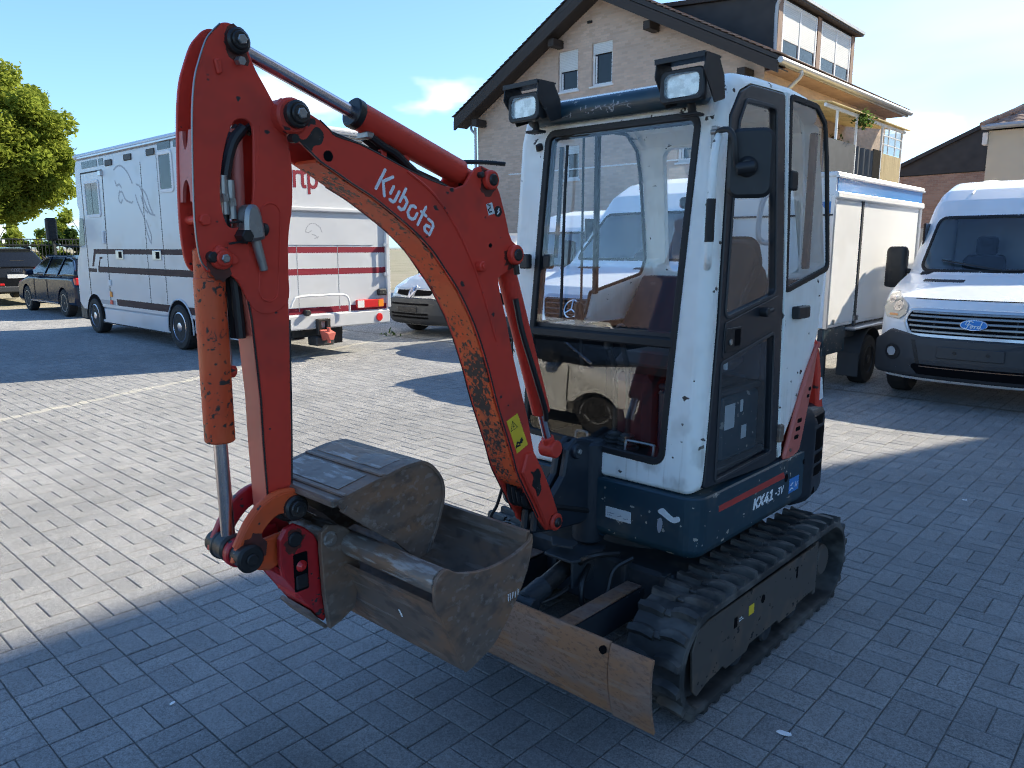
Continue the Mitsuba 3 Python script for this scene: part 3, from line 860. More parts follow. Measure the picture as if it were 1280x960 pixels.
arcO = [(1.045, .985), (1.018, 1.013), (.970, 1.016), (.925, .998), (.885, .960), (.852, .905), (.838, .870)]
arcI = [(1.040, .945), (1.005, .955), (.972, .962), (.940, .944), (.912, .912), (.896, .88), (.885, .86)]
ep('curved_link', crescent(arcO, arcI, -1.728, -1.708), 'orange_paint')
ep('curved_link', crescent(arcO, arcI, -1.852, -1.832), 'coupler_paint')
ep('curved_link_flange', tube([(-1.718, y, z) for y, z in spline(arcO[:6], 5)], .009, 6), 'orange_paint')
k = ep('link_pin', cat([pin(1.018, .970, -1.865, -1.694, .034, .006), pin(1.018, .970, -1.696, -1.684, .024, .003)]), 'greasy_steel')
part(k, 'pin_bolt', nut(1.018, .970, -1.686, -1.678, .014), 'greasy_steel')
k = ep('link_pin', cat([pin(.872, .880, -1.872, -1.690, .030, .006)]), 'greasy_steel')
part(k, 'pin_head', cat([pin(.872, .880, -1.692, -1.676, .036, .006), pin(.872, .880, -1.677, -1.668, .016, .003)]), 'seal')
ep('link_collar', pin(.872, .880, -1.828, -1.815, .038, .003), 'greasy_steel')
ep('link_collar', pin(.872, .880, -1.760, -1.735, .037, .004), 'coupler_paint')
ep('rod_eye', pin(.866, .888, -1.806, -1.757, .036, .006), 'greasy_steel')
lo = Polygon([(.848, .862), (.855, .905), (.89, .912), (.925, .893), (.975, .898), (1.02, .90), (1.03, .855), (1.0, .82), (.95, .806), (.90, .826), (.865, .845)]).buffer(-.008).buffer(.008, quad_segs=4)
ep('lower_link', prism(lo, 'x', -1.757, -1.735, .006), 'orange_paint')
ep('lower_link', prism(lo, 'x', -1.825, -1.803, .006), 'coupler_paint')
# --- quick coupler
cp = [(.968, .893), (.986, .918), (1.016, .925), (1.045, .906), (1.072, .879), (1.083, .852), (1.084, .777), (1.090, .692), (1.098, .613), (1.069, .645), (.973, .790), (.966, .837)]
near = Polygon(cp).buffer(-.006).buffer(.006, quad_segs=4)
ep('coupler_plate', prism(near, 'x', -1.726, -1.708, .004), 'coupler_paint', label='dark red quick coupler cheek')
ep('coupler_plate', prism(near, 'x', -1.852, -1.834, .004), 'coupler_paint')
ep('coupler_floor', strip([(.975, .788), (1.069, .645), (1.098, .613)], -1.834, -1.726, .016, 1), 'coupler_paint')
ep('coupler_edge', strip([(1.048, .668), (1.073, .634), (1.101, .604)], -1.853, -1.707, .010, -1), 'bucket_steel')
ep('coupler_block', bx(-1.834, -1.726, 1.02, 1.09, .70, .85, .008), 'coupler_paint')
ep('coupler_pin', pin(1.012, .884, -1.72, -1.700, .021, .004), 'seal')
ep('coupler_slot', prism(rrect(1.004, 1.046, .736, .842, .004), 'x', -1.709, -1.7062), 'cavity')
ep('coupler_wedge', bx(-1.708, -1.700, 1.007, 1.043, .742, .782, .006), 'seal')
ep('coupler_cone', cyl((-1.707, 1.026, .806), (-1.694, 1.026, .806), .016, .010, b=.003), 'red_plastic')

# --- wide bucket, mouth up
E0 = [(1.172, .866), (1.146, .850), (1.138, .815), (1.145, .775), (1.170, .722), (1.232, .582), (1.250, .566), (1.297, .580), (1.358, .609), (1.431, .692), (1.480, .769), (1.502, .848), (1.494, .868)]
EN = E0 + [(1.488, .850), (1.430, .830), (1.359, .821), (1.285, .826), (1.215, .846), (1.190, .862)]
for x0 in (-1.312, -2.162):
    ep('bucket_end_plate', prism(Polygon(spline(EN, 2, True)).buffer(0), 'x', x0, x0 + .012, .002), 'bucket_steel', label='rusty end plate of the wide bucket' if x0 > -1.4 else None)
shell = spline(E0[3:], 3)
ep('bucket_shell', strip([(y, z) for y, z in shell], -2.150, -1.312, .010, 1), 'bucket_steel', label='wide rusty bucket shell with its mouth up')
ep('bucket_lip_tube', cyl((-2.150, 1.172, .832), (-1.3115, 1.172, .832), .034, n=28), 'bucket_worn')
ep('bucket_edge', strip([(1.498, .838), (1.502, .872)], -2.150, -1.312, .016, 1), 'bucket_steel')
ear = [(1.075, .850), (1.078, .888), (1.102, .903), (1.135, .897), (1.165, .876), (1.205, .83), (1.200, .74), (1.178, .640), (1.130, .615), (1.092, .604), (1.080, .711)]
for x0 in (-1.702, -1.876):
    ep('bucket_ear', prism(Polygon(ear).buffer(-.005).buffer(.005), 'x', x0, x0 + .018, .003), 'bucket_steel')
ep('bucket_pin', pin(1.104, .864, -1.872, -1.678, .022, .004), 'bucket_worn')
ep('bucket_chalk', strokes([[(0, 0), (0, .5)], [(.2, 0), (.2, .5)], [(.4, .05), (.5, .45)], [(.7, 0), (.75, .4)], [(1.0, .1), (1.05, .5)]], .08, .0006, (-1.2998, 1.40, .705), (0, .9, .05), (0, -.3, 1), scale=.038), 'label_white', smooth=False)
ep('paint_fleck', strokes([[(0, 0), (.1, .5), (.05, 1)]], .3, .0008, (-1.452, 1.158, .700), (1, 0, 0), (0, -.45, 1), scale=.022), 'print_white', smooth=False)

# --- blade
BLADE = [(1.872, .398), (1.862, .36), (1.858, .30), (1.866, .22), (1.885, .150), (1.892, .135)]
bl = spline(BLADE, 4)
ep('blade', strip(bl, -2.31, -1.292, .012, 1), 'blade_rust', label='rusty orange brown dozer blade')
for x0, x1 in ((-2.47, -2.313), (-1.285, -1.128)):
    ep('blade_extension', strip([(y - .007, z) for y, z in bl], x0, x1, .012, 1), 'blade_rust')
ep('blade_rib', bx(-2.30, -1.30, 1.874, 1.93, .30, .34, .004), 'undercarriage')
ep('blade_rib', bx(-2.30, -1.30, 1.89, 1.94, .17, .21, .004), 'undercarriage')
ep('blade_hole', cyl((-1.312, 1.8735, .367), (-1.312, 1.855, .367), .013, n=16), 'cavity')
for x in (-1.55, -2.05):
    ep('blade_arm', hull([(x + dx, y, z) for dx in (-.035, .035) for y, z in ((1.88, .33), (1.88, .22), (2.62, .32), (2.62, .22))]), 'undercarriage')
    ep('blade_arm_top', bx(x - .033, x + .033, 1.90, 2.40, .333, .338, 0), 'blade_rust')

# worn plate edges and grease round the joints
ep('edge_wear', tube([(-1.7150, *p) for p in spline(BL[1:-1], 3)], .0026, 6), 'greasy_steel')
ep('edge_wear', tube([(-1.8450, *p) for p in spline(BL[1:-4], 3)], .0024, 6), 'greasy_steel')
ep('edge_wear', tube([(-1.7150, *p) for p in spline(BT[1:9], 3)], .0018, 6), 'greasy_steel')
ep('edge_wear', tube([(-1.7352, *p) for p in spline([(.839, 1.590), (.824, 1.612), (.8175, 1.658), (.8165, 1.726), (.8215, 1.836), (.8285, 1.94), (.8385, 2.01), (.8525, 2.054), (.8715, 2.1), (.89, 2.124), (.908, 2.142)], 4)], .0020, 6), 'zinc')
ep('edge_wear', tube([(-1.7385, y - .001, z) for y, z in fr[1:]], .0022, 6), 'greasy_steel')
ep('edge_wear', tube([(-1.7378, y, z) for y, z in ((1.030, .99), (1.029, 1.004), (1.037, 1.144), (1.043, 1.303), (1.049, 1.458))], .0022, 6), 'greasy_steel')


def stain(y, z, r, x, seed):
    rg = np.random.default_rng(seed)
    a = np.linspace(0, 2 * math.pi, 26, endpoint=False)
    q = .78 * r * (1 + .45 * (meshkit.noise(np.column_stack([np.cos(a) * 2.2, np.sin(a) * 2.2, a * 0 + seed])) - .4) + .13 * rg.normal(0, 1, 26))
    P_ = Polygon(np.column_stack([y + q * np.cos(a), z + q * np.sin(a) * 1.15 - r * .15])).buffer(0)
    ep('grease_stain', prism(P_ if P_.geom_type == 'Polygon' else max(P_.geoms, key=lambda g: g.area), 'x', x, x + .0005), 'grease_stain', False)


for i, (y, z, r, x) in enumerate(((.945, 2.110, .042, -1.7350), (.871, 1.612, .040, -1.7350), (1.755, 1.846, .042, -1.7150), (1.868, 1.612, .040, -1.7148), (2.082, .643, .030, -1.6999), (1.012, .884, .034, -1.7079), (.90, .90, .040, -1.7079), (.945, 1.70, .03, -1.7350))):
    stain(y, z, r, x, i + 1)
# --- undercarriage
ep('centre_frame', prism(rnd([(-2.2, 2.42), (-1.4, 2.42), (-1.33, 2.6), (-1.33, 3.2), (-1.5, 3.35), (-2.1, 3.35), (-2.27, 3.2), (-2.27, 2.6)], .04), 'z', .17, .40, .015), 'undercarriage')
ep('slew_ring', cyl((XC, 2.86, .39), (XC, 2.86, .50), .30, n=40, b=.01), 'undercarriage')
for x in (-1.42, -1.60, -1.95, -2.12):
    ep('frame_gusset', bx(x - .012, x + .012, 2.39, 2.44, .22, .41, .003), 'undercarriage')
C0, C1 = np.array((-1.775, 2.00, .325)), np.array((-1.775, 2.36, .415))
cd = (C1 - C0) / np.linalg.norm(C1 - C0)
ep('blade_cylinder', cyl(C0 + cd * .10, C1, .036, n=24, b=.005), 'greasy_steel')
ep('blade_cylinder_end', cat([cyl(C0, C0 + cd * .12, .042, n=20, b=.008), pin(2.0, .325, -1.83, -1.72, .03, .004)]), 'undercarriage')
ep('blade_cylinder_guard', prism(rnd([(-1.845, 2.19), (-1.70, 2.19), (-1.66, 2.30), (-1.70, 2.42), (-1.85, 2.42)], .015), 'z', .438, .450, .003), 'undercarriage')
ep('blade_cylinder_guard', bx(-1.715, -1.703, 2.20, 2.34, .33, .445, .004), 'undercarriage')
ep('blade_hose', stube([(-1.70, 2.30, .40), (-1.67, 2.22, .36), (-1.655, 2.20, .29), (-1.63, 2.23, .25), (-1.60, 2.28, .31), (-1.60, 2.33, .40), (-1.56, 2.40, .44)], .011, 8), 'hose')
ep('blade_hose', stube([(-1.72, 2.27, .41), (-1.69, 2.24, .44), (-1.64, 2.26, .47), (-1.60, 2.36, .46)], .012, 8), 'hose')
ep('blade_pipe', stube([(-1.76, 2.08, .30), (-1.735, 2.16, .315), (-1.72, 2.26, .345)], .008, 8), 'greasy_steel')
ep('foot_step', prism(rnd([(-1.86, 2.26), (-1.80, 2.19), (-1.72, 2.22), (-1.74, 2.28)], .01), 'z', .485, .495, .002), 'trim_grey')

# --- tracks
R, YF, YR, ZC = .19, 2.285, 3.445, .205


def track_path(n):
    L = YR - YF
    tot = 2 * L + 2 * math.pi * R
    out = []
    for i in range(n):
        s = i / n * tot
        if s < L:
            out.append((YF + s, ZC + R, 0.0))
        elif s < L + math.pi * R:
            a = (s - L) / R
            out.append((YR + R * math.sin(a), ZC + R * math.cos(a), a))
        elif s < 2 * L + math.pi * R:
            out.append((YR - (s - L - math.pi * R), ZC - R, math.pi))
        else:
            a = (s - 2 * L - math.pi * R) / R
            out.append((YF - R * math.sin(a), ZC - R * math.cos(a), math.pi + a))
    return out


def lug_half(x0, x1, off, low):
    """One half of a lug in (x, s, h): raised bar, curved in plan, chamfered."""
    p = []
    n = 5
    for k in range(n):
        t = k / (n - 1)
        x = x0 + (x1 - x0) * t
        bow = .010 * math.sin(t * math.pi) + off
        h = .026 - (.008 if (t == 0) == low else 0)
        w = .023 if 0 < k < n - 1 else .017
        p.append([(x, bow - w, 0), (x, bow - w * .62, h), (x, bow + w * .62, h), (x, bow + w, 0)])
    V = np.array(p).reshape(-1, 3)
    F = []
    for k in range(n - 1):
        for i in range(4):
            a, b_, c_, d = 4 * k + i, 4 * k + (i + 1) % 4, 4 * k + 4 + (i + 1) % 4, 4 * k + 4 + i
            F += [(a, b_, c_), (a, c_, d)]
    F += [(0, 2, 1), (0, 3, 2), (4 * n - 4, 4 * n - 3, 4 * n - 2), (4 * n - 4, 4 * n - 2, 4 * n - 1)]
    m = mesh(V, F)
    if m.volume < 0:
        m.invert()
    return m


def make_track(xo, xi, label):
    """xo: outer side, xi: inner side (either order)."""
    tk = new(f'{EX}__track')
    a, b_ = min(xo, xi), max(xo, xi)
    P = track_path(120)
    prof = [(a + .004, 0), (a, -.006), (a, -.024), (a + .02, -.028), (b_ - .02, -.028), (b_, -.024), (b_, -.006), (b_ - .004, 0)]
    V, F = [], []
    m = len(prof)
    for y, z, an in P:
        ny, nz = math.sin(an), math.cos(an)
        for x, h in prof:
            V.append((x, y + ny * h, z + nz * h))
    q = np.arange(m)
    for l in range(len(P)):
        k = (l + 1) % len(P)
        F += [np.stack([l * m + q, l * m + (q + 1) % m, k * m + (q + 1) % m], 1), np.stack([l * m + q, k * m + (q + 1) % m, k * m + q], 1)]
    bm = mesh(np.array(V), np.vstack(F))
    if bm.volume < 0:
        bm.invert()
    scene[tk] = mikit.ply(bm, 'rubber', smooth=40)
    labels[tk] = {'label': label}
    N = 40
    mid = (a + b_) / 2
    LP = track_path(N)
    h1, h2 = lug_half(a + .003, mid - .012, -.006, False), lug_half(mid + .012, b_ - .003, .012, True)
    for i, (y, z, an) in enumerate(LP):
        lm = cat([h1, h2, bx(mid - .014, mid + .014, -.012, .014, 0, .012, .003)])
        v = lm.vertices.copy()
        s, h = v[:, 1].copy(), v[:, 2].copy()
        # bend each lug round the end wheels
        ty, tz, ny, nz = math.cos(an), -math.sin(an), math.sin(an), math.cos(an)
        hh = h - (0.5 * s ** 2 / R if (an % math.pi) > 1e-6 else 0) - .001
        v[:, 1], v[:, 2] = y + ty * s + ny * hh, z + tz * s + nz * hh
        lm.vertices = v
        part(tk, 'lug', lm, 'rubber', smooth=30)
    dir_ = 1 if xo > xi else -1
    xs = lambda d: xo - dir_ * d
    def sl(d0, d1):
        return min(xs(d0), xs(d1)), max(xs(d0), xs(d1))
    pl = [(2.205, .115), (2.190, .27), (2.225, .335), (2.30, .348), (3.30, .335), (3.30, .125), (3.10, .12), (3.08, .10), (2.92, .10), (2.90, .12), (2.64, .12), (2.62, .098), (2.45, .098), (2.43, .118), (2.30, .105), (2.235, .085)]
    fp = part(EX, 'track_frame_plate', prism(rnd(pl, .004), 'x', *sl(.012, .022), .002), 'track_steel')
    part(fp, 'round_hole', cyl((xs(.0105), 2.745, .272), (xs(.013), 2.745, .272), .017, n=16), 'cavity')
    part(fp, 'long_hole', bx(*sl(.0105, .013), 2.50, 2.525, .24, .28), 'cavity')
    part(fp, 'long_hole', bx(*sl(.0105, .013), 3.07, 3.085, .25, .30), 'cavity')
    if dir_ > 0:
        part(fp, 'yellow_sticker', bx(xs(.0115), xs(.0108), 2.62, 2.665, .245, .285), 'sticker_yellow')
        part(fp, 'sticker_text', strokes([[(0, 0), (1, 0)], [(1.3, 0), (2, 0)], [(.1, .5), (1.2, .5)]], .22, .0004, (xs(.0115), 2.54, .255), (0, 1, 0), (0, 0, 1), scale=.018), 'label_white', smooth=False)
    part(EX, 'track_frame_beam', bx(*sl(.03, .20), 2.25, 3.38, .12, .31, .02), 'undercarriage')
    part(EX, 'track_frame_end', bx(*sl(.013, .03), 3.28, 3.31, .10, .345, .002), 'track_steel')
    for y in (2.58, 2.84, 3.10):
        part(EX, 'track_roller', cyl((xs(.03), y, .10), (xs(.20), y, .10), .055, n=20, b=.008), 'undercarriage')
    part(EX, 'idler_wheel', cyl((xs(.05), YF, ZC), (xs(.18), YF, ZC), R - .035, n=28, b=.01), 'undercarriage')
    sp = part(EX, 'drive_sprocket', prism(Polygon([(YR + (R - (.028 if k % 2 else .052)) * math.cos(k * math.pi / 11), ZC + (R - (.028 if k % 2 else .052)) * math.sin(k * math.pi / 11)) for k in range(22)]), 'x', *sl(.10, .13), .004), 'undercarriage')
    part(sp, 'hub', cyl((xs(.13), YR, ZC), (xs(.035), YR, ZC), .085, .075, n=28, b=.012), 'track_steel')


make_track(-1.160, -1.390, 'worn rubber track of the excavator on the door side')
make_track(-2.400, -2.170, 'rubber track of the excavator on the far side')

# --- swing post
ep('swing_bracket', cat([prism(Polygon([(2.02, .60), (2.13, .58), (2.30, .56), (2.46, .58), (2.46, .86), (2.31, .905), (2.27, .915), (2.215, .88), (2.19, .78), (2.10, .70), (2.03, .68)]).buffer(-.01).buffer(.01), 'x', -1.775, -1.745, .008),
                         prism(Polygon([(2.02, .60), (2.13, .58), (2.30, .56), (2.46, .58), (2.46, .86), (2.31, .905), (2.27, .915), (2.215, .88), (2.19, .78), (2.10, .70), (2.03, .68)]).buffer(-.01).buffer(.01), 'x', -1.820, -1.790, .008),
                         cyl((XC, 2.40, .46), (XC, 2.40, .88), .065, n=28, b=.01)]), 'navy_black')
k = ep('swing_pin', pin(2.262, .868, -1.832, -1.728, .030, .005), 'navy_black')
part(k, 'pin_bolt', nut(2.262, .868, -1.730, -1.720, .012), 'zinc')
ep('boom_foot_bushing', pin(2.082, .643, -1.832, -1.728, .045, .006), 'greasy_steel')
for i in range(4):
    ep('swing_hose', stube([(-1.822 + .024 * i, 1.965, .80 - .012 * i), (-1.822 + .024 * i, 1.985, .72), (-1.815 + .022 * i, 2.05, .70), (-1.81 + .02 * i, 2.18, .66), (-1.81 + .02 * i, 2.36, .60)], .0125, 8), 'hose')
ep('dangling_hose', stube([(-1.85, 1.965, .78), (-1.868, 1.95, .70), (-1.885, 1.935, .655), (-1.86, 1.95, .635), (-1.83, 1.985, .625)], .006, 6), 'hose')
for y in (2.49, 2.56, 2.63, 2.70):
    ep('bellows_fold', cyl((-1.86, y - .03, .60), (-1.86, y + .02, .60), .10, .10, n=24, b=.025), 'seal')

# --- navy slewing frame, its front left open for the swing post
plan = Polygon([(-2.285, 2.375), (-1.275, 2.375), (-1.275, 3.42), (-1.45, 3.66), (-2.1, 3.66), (-2.285, 3.42)]).buffer(-.075).buffer(.075, quad_segs=6)
plan = plan.difference(sbox(-1.955, 2.2, -1.740, 2.62)).buffer(-.006).buffer(.006)
nv = prism(plan, 'z', .500, .742, .0)
low_ = []
sk = cat([])if 0 else None


def dish(poly, z0, z1, r, steps=5):
    """Slab whose lower edge is rounded by r."""
    ring = np.array(shapely.geometry.polygon.orient(poly).exterior.coords)[:-1]
    lay = [(z0 + r - r * math.sin(t), r * (1 - math.cos(t))) for t in np.linspace(math.pi / 2, 0, steps)] + [(z1 - .006, 0), (z1, .006)]
    n = len(ring)
    V = [np.column_stack([ring_inset(ring, i) if i else ring, np.full(n, z)]) for z, i in lay]
    q = np.arange(n)
    F = []
    for l in range(len(lay) - 1):
        A, B, C_, D = l * n + q, l * n + (q + 1) % n, (l + 1) * n + (q + 1) % n, (l + 1) * n + q
        F += [np.stack([A, B, C_], 1), np.stack([A, C_, D], 1)]
    tri = mapbox_earcut.triangulate_float64(ring, np.array([n], np.uint32)).reshape(-1, 3)
    F += [tri[:, ::-1], tri + (len(lay) - 1) * n]
    m = mesh(np.vstack(V), np.vstack(F))
    if m.volume < 0:
        m.invert()
    return m


ep('slewing_frame', dish(plan, .500, .742, .045), 'navy_paint', label='scuffed navy base of the excavator body')
ep('frame_recess', bx(-1.955, -1.740, 2.62, 2.64, .50, .74), 'cavity')
st = ep('side_stripe', prism(Polygon([(2.538, .661), (2.535, .686), (3.117, .689), (3.138, .659)]), 'x', -1.2752, -1.2744), 'print_red')
ep('model_lettering', cat([text('KX41', .044, (-1.2746 + d, 2.825 + e, .592), (0, 1, 0), (0, 0, 1), .190, .0008, True, .22) for d, e in ((0, 0), (.0002, .004))] + [text('-3V', .032, (-1.2746, 3.032, .596), (0, 1, 0), (0, 0, 1), .090, .0008, True, .22)]), 'print_white', smooth=False)
sb = ep('blue_sticker', bx(-1.2752, -1.2744, 3.185, 3.290, .575, .640), 'sticker_blue')
part(sb, 'sticker_print', strokes([[(0, 0), (.5, .2), (1, 0)], [(.2, .6), (.9, .8)], [(1.6, .1), (1.6, .8)], [(2, .1), (2.2, .7)]], .14, .0004, (-1.2743, 3.195, .588), (0, 1, 0), (0, 0, 1), scale=.036), 'print_white', smooth=False)
ep('frame_hole', cyl((-1.276, 3.150, .655), (-1.2738, 3.150, .655), .018, n=14), 'cavity')
ep('frame_hole', cyl((-1.276, 3.335, .690), (-1.2738, 3.335, .690), .012, n=14), 'cavity')
sl_ = ep('rating_plate', bx(-1.677, -1.558, 2.3738, 2.3752, .588, .634), 'label_white')
part(sl_, 'plate_print', strokes([[(0, 0), (.6, 0)], [(0, .3), (.9, .3)], [(1.5, .1), (2, .3)], [(2.3, 0), (2.9, .1)]], .09, .0004, (-1.667, 2.3737, .600), (1, 0, 0), (0, 0, 1), scale=.033), 'print_grey', smooth=False)
# paint scraped to bare metal at the front corner
ep('bare_patch', prism(Polygon(spline([(-1.44, .668), (-1.418, .685), (-1.395, .672), (-1.372, .660), (-1.352, .668), (-1.345, .652), (-1.375, .638), (-1.41, .652)], 3, True)).buffer(0), 'y', 2.3735, 2.3752), 'label_white')
ep('bare_patch', prism(Polygon(spline([(-1.437, .635), (-1.424, .645), (-1.418, .62), (-1.428, .585), (-1.44, .60)], 3, True)).buffer(0), 'y', 2.3735, 2.3752), 'print_grey')

# --- cab: a hollow shell with its openings cut
CAB = [(2.395, .745), (2.402, 1.0), (2.420, 1.30), (2.452, 1.75), (2.478, 2.08), (2.500, 2.16), (2.545, 2.222), (2.62, 2.252), (2.80, 2.265), (3.09, 2.270), (3.25, 2.258), (3.345, 2.222), (3.412, 2.150), (3.45, 2.0), (3.535, 1.56), (3.49, 1.26), (3.455, 1.175), (3.30, .95), (3.115, .745)]
CP = Polygon(CAB).buffer(-.02).buffer(.02, quad_segs=4)
CXC, CHW = -1.775, .478


def cab_taper(V):
    V = V.copy()
    V[:, 0] *= 1 - .030 * np.clip((V[:, 2] - 1.3) / 1.0, 0, 1) ** 1.5
    return V


outer = solid(CP, CHW, .055, 5, cab_taper, CXC)
inner = solid(CP.buffer(-.035), CHW - .035, .03, 4, cab_taper, CXC)
WF = rnd([(-2.135, .86), (-1.437, .838), (-1.385, 2.105), (-2.085, 2.105)], .05, 6)
doorO = rnd([(2.440, .762), (2.500, 1.38), (2.532, 2.095), (2.600, 2.185), (2.69, 2.222), (2.985, 2.230), (3.050, 1.463), (3.085, .745), (3.0, .735)], .02, 4)
quart = rnd([(3.028, 2.226), (3.300, 2.222), (3.400, 2.165), (3.440, 2.016), (3.515, 1.575), (3.508, 1.545), (3.068, 1.462)], .03, 4)
leftw = rnd([(2.52, 1.30), (2.56, 2.12), (2.70, 2.19), (3.28, 2.20), (3.38, 2.13), (3.43, 1.98), (3.50, 1.58), (3.46, 1.50), (3.02, 1.42), (2.98, 1.30)], .04, 4)
rearw = rnd([(-2.13, 1.52), (-1.42, 1.52), (-1.46, 2.12), (-2.10, 2.12)], .05, 4)
cabm = cut(outer, inner, prism(WF, 'y', 2.30, 2.56), prism(doorO, 'x', -1.40, -1.20), prism(quart, 'x', -1.40, -1.20),
           prism(leftw, 'x', -2.35, -2.15), prism(rearw, 'y', 3.36, 3.62))
ep('cab', cabm, 'cab_white', 30, label='white steel cab with chipped paint')


def xface(z, d=0.0, s=1):
    """x of the cab's side at height z."""
    return CXC + s * (CHW + d) * (1 - .030 * np.clip((z - 1.3) / 1.0, 0, 1) ** 1.5)


def lean(m, d0, s=1):
    """Shifts a side part built at x = 0 onto the leaning cab side."""
    m = m.copy()
    m.vertices[:, 0] = m.vertices[:, 0] + np.array([xface(z, 0, s) for z in m.vertices[:, 2]]) + d0
    return m


def yfront(z):
    return np.interp(z, [p[1] for p in CAB[:5]], [p[0] for p in CAB[:5]])


def onto_front(m, d0):
    m = m.copy()
    m.vertices[:, 1] += yfront(m.vertices[:, 2]) + d0
    return m


def refine(m, l):
    v, f = trimesh.remesh.subdivide_to_size(m.vertices, m.faces, l)
    return mesh(v, f)


def pane(poly, axis, t):
    """A single sheet of glass, finely split so that it can follow a curve."""
    p = shapely.geometry.polygon.orient(poly)
    v, f = trimesh.creation.triangulate_polygon(p, engine='earcut')
    V = np.zeros((len(v), 3))
    i, j, k = AX[axis]
    V[:, i], V[:, j], V[:, k] = v[:, 0], v[:, 1], t
    return refine(mesh(V, f), .12)


def frame_poly(poly, w):
    return Polygon(poly.exterior.coords, [poly.buffer(-w, join_style=1).exterior.coords])


# windscreen
ep('windscreen_seal', onto_front(refine(prism(frame_poly(WF.buffer(.004), .026), 'y', -.006, .012, .003), .15), 0), 'seal')
up_ = WF.intersection(sbox(-3, 1.312, 0, 3)).buffer(-.020)
lo_ = WF.intersection(sbox(-3, 0, 0, 1.280)).buffer(-.018)
ep('windscreen', onto_front(pane(up_, 'y', 0), .004), 'cab_glass', 'x' == 'y')
ep('lower_windscreen', onto_front(pane(lo_, 'y', 0), .006), 'cab_glass', False)
ep('windscreen_bar', onto_front(bx(-2.125, -1.425, -.008, .020, 1.278, 1.315, .006), 0), 'seal')
ep('windscreen_inner_frame', onto_front(refine(prism(frame_poly(WF.intersection(sbox(-3, 1.30, 0, 3)).buffer(-.012), .022), 'y', .018, .032, .003), .2), 0), 'navy_black')
ep('wiper_arm', tube([(-1.955, 2.452, 2.04), (-1.952, 2.435, 1.85), (-1.95, 2.415, 1.36)], .006, 6), 'seal')
ep('gas_strut', stube([(-2.03, 2.51, 2.045), (-2.045, 2.515, 1.80), (-2.075, 2.53, 1.60)], .009, 8), 'navy_black')
ep('frame_latch', bx(-2.155, -2.105, 2.385, 2.418, 1.555, 1.615, .006), 'black_plastic')
ep('frame_latch', bx(-2.075, -2.03, 2.44, 2.475, 1.555, 1.615, .008), 'black_plastic')
ep('frame_latch', cyl((-2.118, 2.466, 2.058), (-2.118, 2.478, 2.04), .014, .018, n=12), 'seal')
ep('window_handle', bx(-1.46, -1.40, 2.475, 2.52, 1.78, 1.82, .008), 'black_plastic')
ep('windscreen_cable', stube([(-2.165, 2.395, 1.62), (-2.175, 2.385, 1.45), (-2.19, 2.385, 1.25), (-2.185, 2.39, 1.0)], .004, 6), 'seal')
# door
dr_ = new(f'{EX}__door')
dG1 = rnd([(2.548, 1.392), (2.585, 1.946), (2.603, 2.078), (2.652, 2.155), (2.898, 2.160), (2.962, 1.468), (2.94, 1.455)], .022, 4)
dG2 = rnd([(2.536, 1.222), (2.968, 1.300), (3.000, .800), (2.530, .782)], .012, 4)
doorI = doorO.buffer(-.006)
scene[dr_] = mikit.ply(lean(refine(prism(Polygon(doorI.exterior.coords, [dG1.exterior.coords, dG2.exterior.coords]), 'x', -.028, .004, .004), .15), 0), 'door_black', smooth=35)
labels[dr_] = {'label': 'dark framed glazed cab door'}
for g in (dG1, dG2):
    part(dr_, 'door_seal', lean(refine(prism(frame_poly(g.buffer(.010), .014), 'x', .003, .009, .003), .15), 0), 'trim_grey')
    part(dr_, 'pane', lean(pane(g, 'x', 0), -.006), 'door_glass', False)
part(dr_, 'mid_panel', lean(prism(rnd([(2.535, 1.240), (2.545, 1.372), (3.0, 1.455), (3.01, 1.335)], .01), 'x', .004, .008, .002), 0), 'door_black')
part(dr_, 'handle_recess', lean(prism(rrect(2.545, 2.668, 1.262, 1.352, .008), 'x', .007, .012, .002), 0), 'black_plastic')
part(dr_, 'handle_cavity', lean(prism(rrect(2.615, 2.660, 1.282, 1.344, .006), 'x', .0118, .0128), 0), 'cavity')
part(dr_, 'lock', lean(cyl((.012, 2.580, 1.300), (.018, 2.580, 1.300), .011, n=16, b=.002), 0), 'zinc')
part(dr_, 'grab_knob', lean(cat([cyl((.006, 2.835, 1.395), (.040, 2.835, 1.395), .018, n=16, b=.004), cyl((.030, 2.835, 1.395), (.034, 2.885, 1.402), .009, n=10, b=.003)]), 0), 'black_plastic')
part(dr_, 'door_rail', stube([(-1.335, 3.0, 1.880), (-1.335, 2.925, 1.850), (-1.335, 2.880, 1.79), (-1.335, 2.868, 1.70), (-1.335, 2.90, 1.665), (-1.335, 2.985, 1.66)], .011, 8), 'window_white')
for z in (1.905, .865):
    part(EX, 'door_hinge', lean(bx(-.004, .020, 3.035 if z > 1 else 3.065, 3.10 if z > 1 else 3.105, z - .038, z + .038, .006), 0), 'seal' if z > 1 else 'bucket_steel')
ep('door_pillar', lean(refine(prism([(2.992, 2.232), (3.014, 2.232), (3.066, 1.46), (3.120, .76), (3.094, .755), (3.056, 1.45)], 'x', -.012, .006, .003), .15), 0), 'cab_white')
ep('quarter_seal', lean(refine(prism(frame_poly(quart.buffer(.008), .024), 'x', -.006, .007, .003), .15), 0), 'seal')
ep('quarter_pane', lean(pane(quart.buffer(-.012), 'x', 0), -.002), 'door_glass', False)
ep('quarter_inner_post', bx(-1.345, -1.318, 3.33, 3.36, 1.55, 2.12, .004), 'trim_grey')
ep('left_window_seal', lean(refine(prism(frame_poly(leftw.buffer(.006), .020), 'x', -.006, .006, .003), .15), 0, -1), 'seal')
ep('left_window', lean(pane(leftw.buffer(-.012), 'x', 0), .002, -1), 'cab_glass', False)
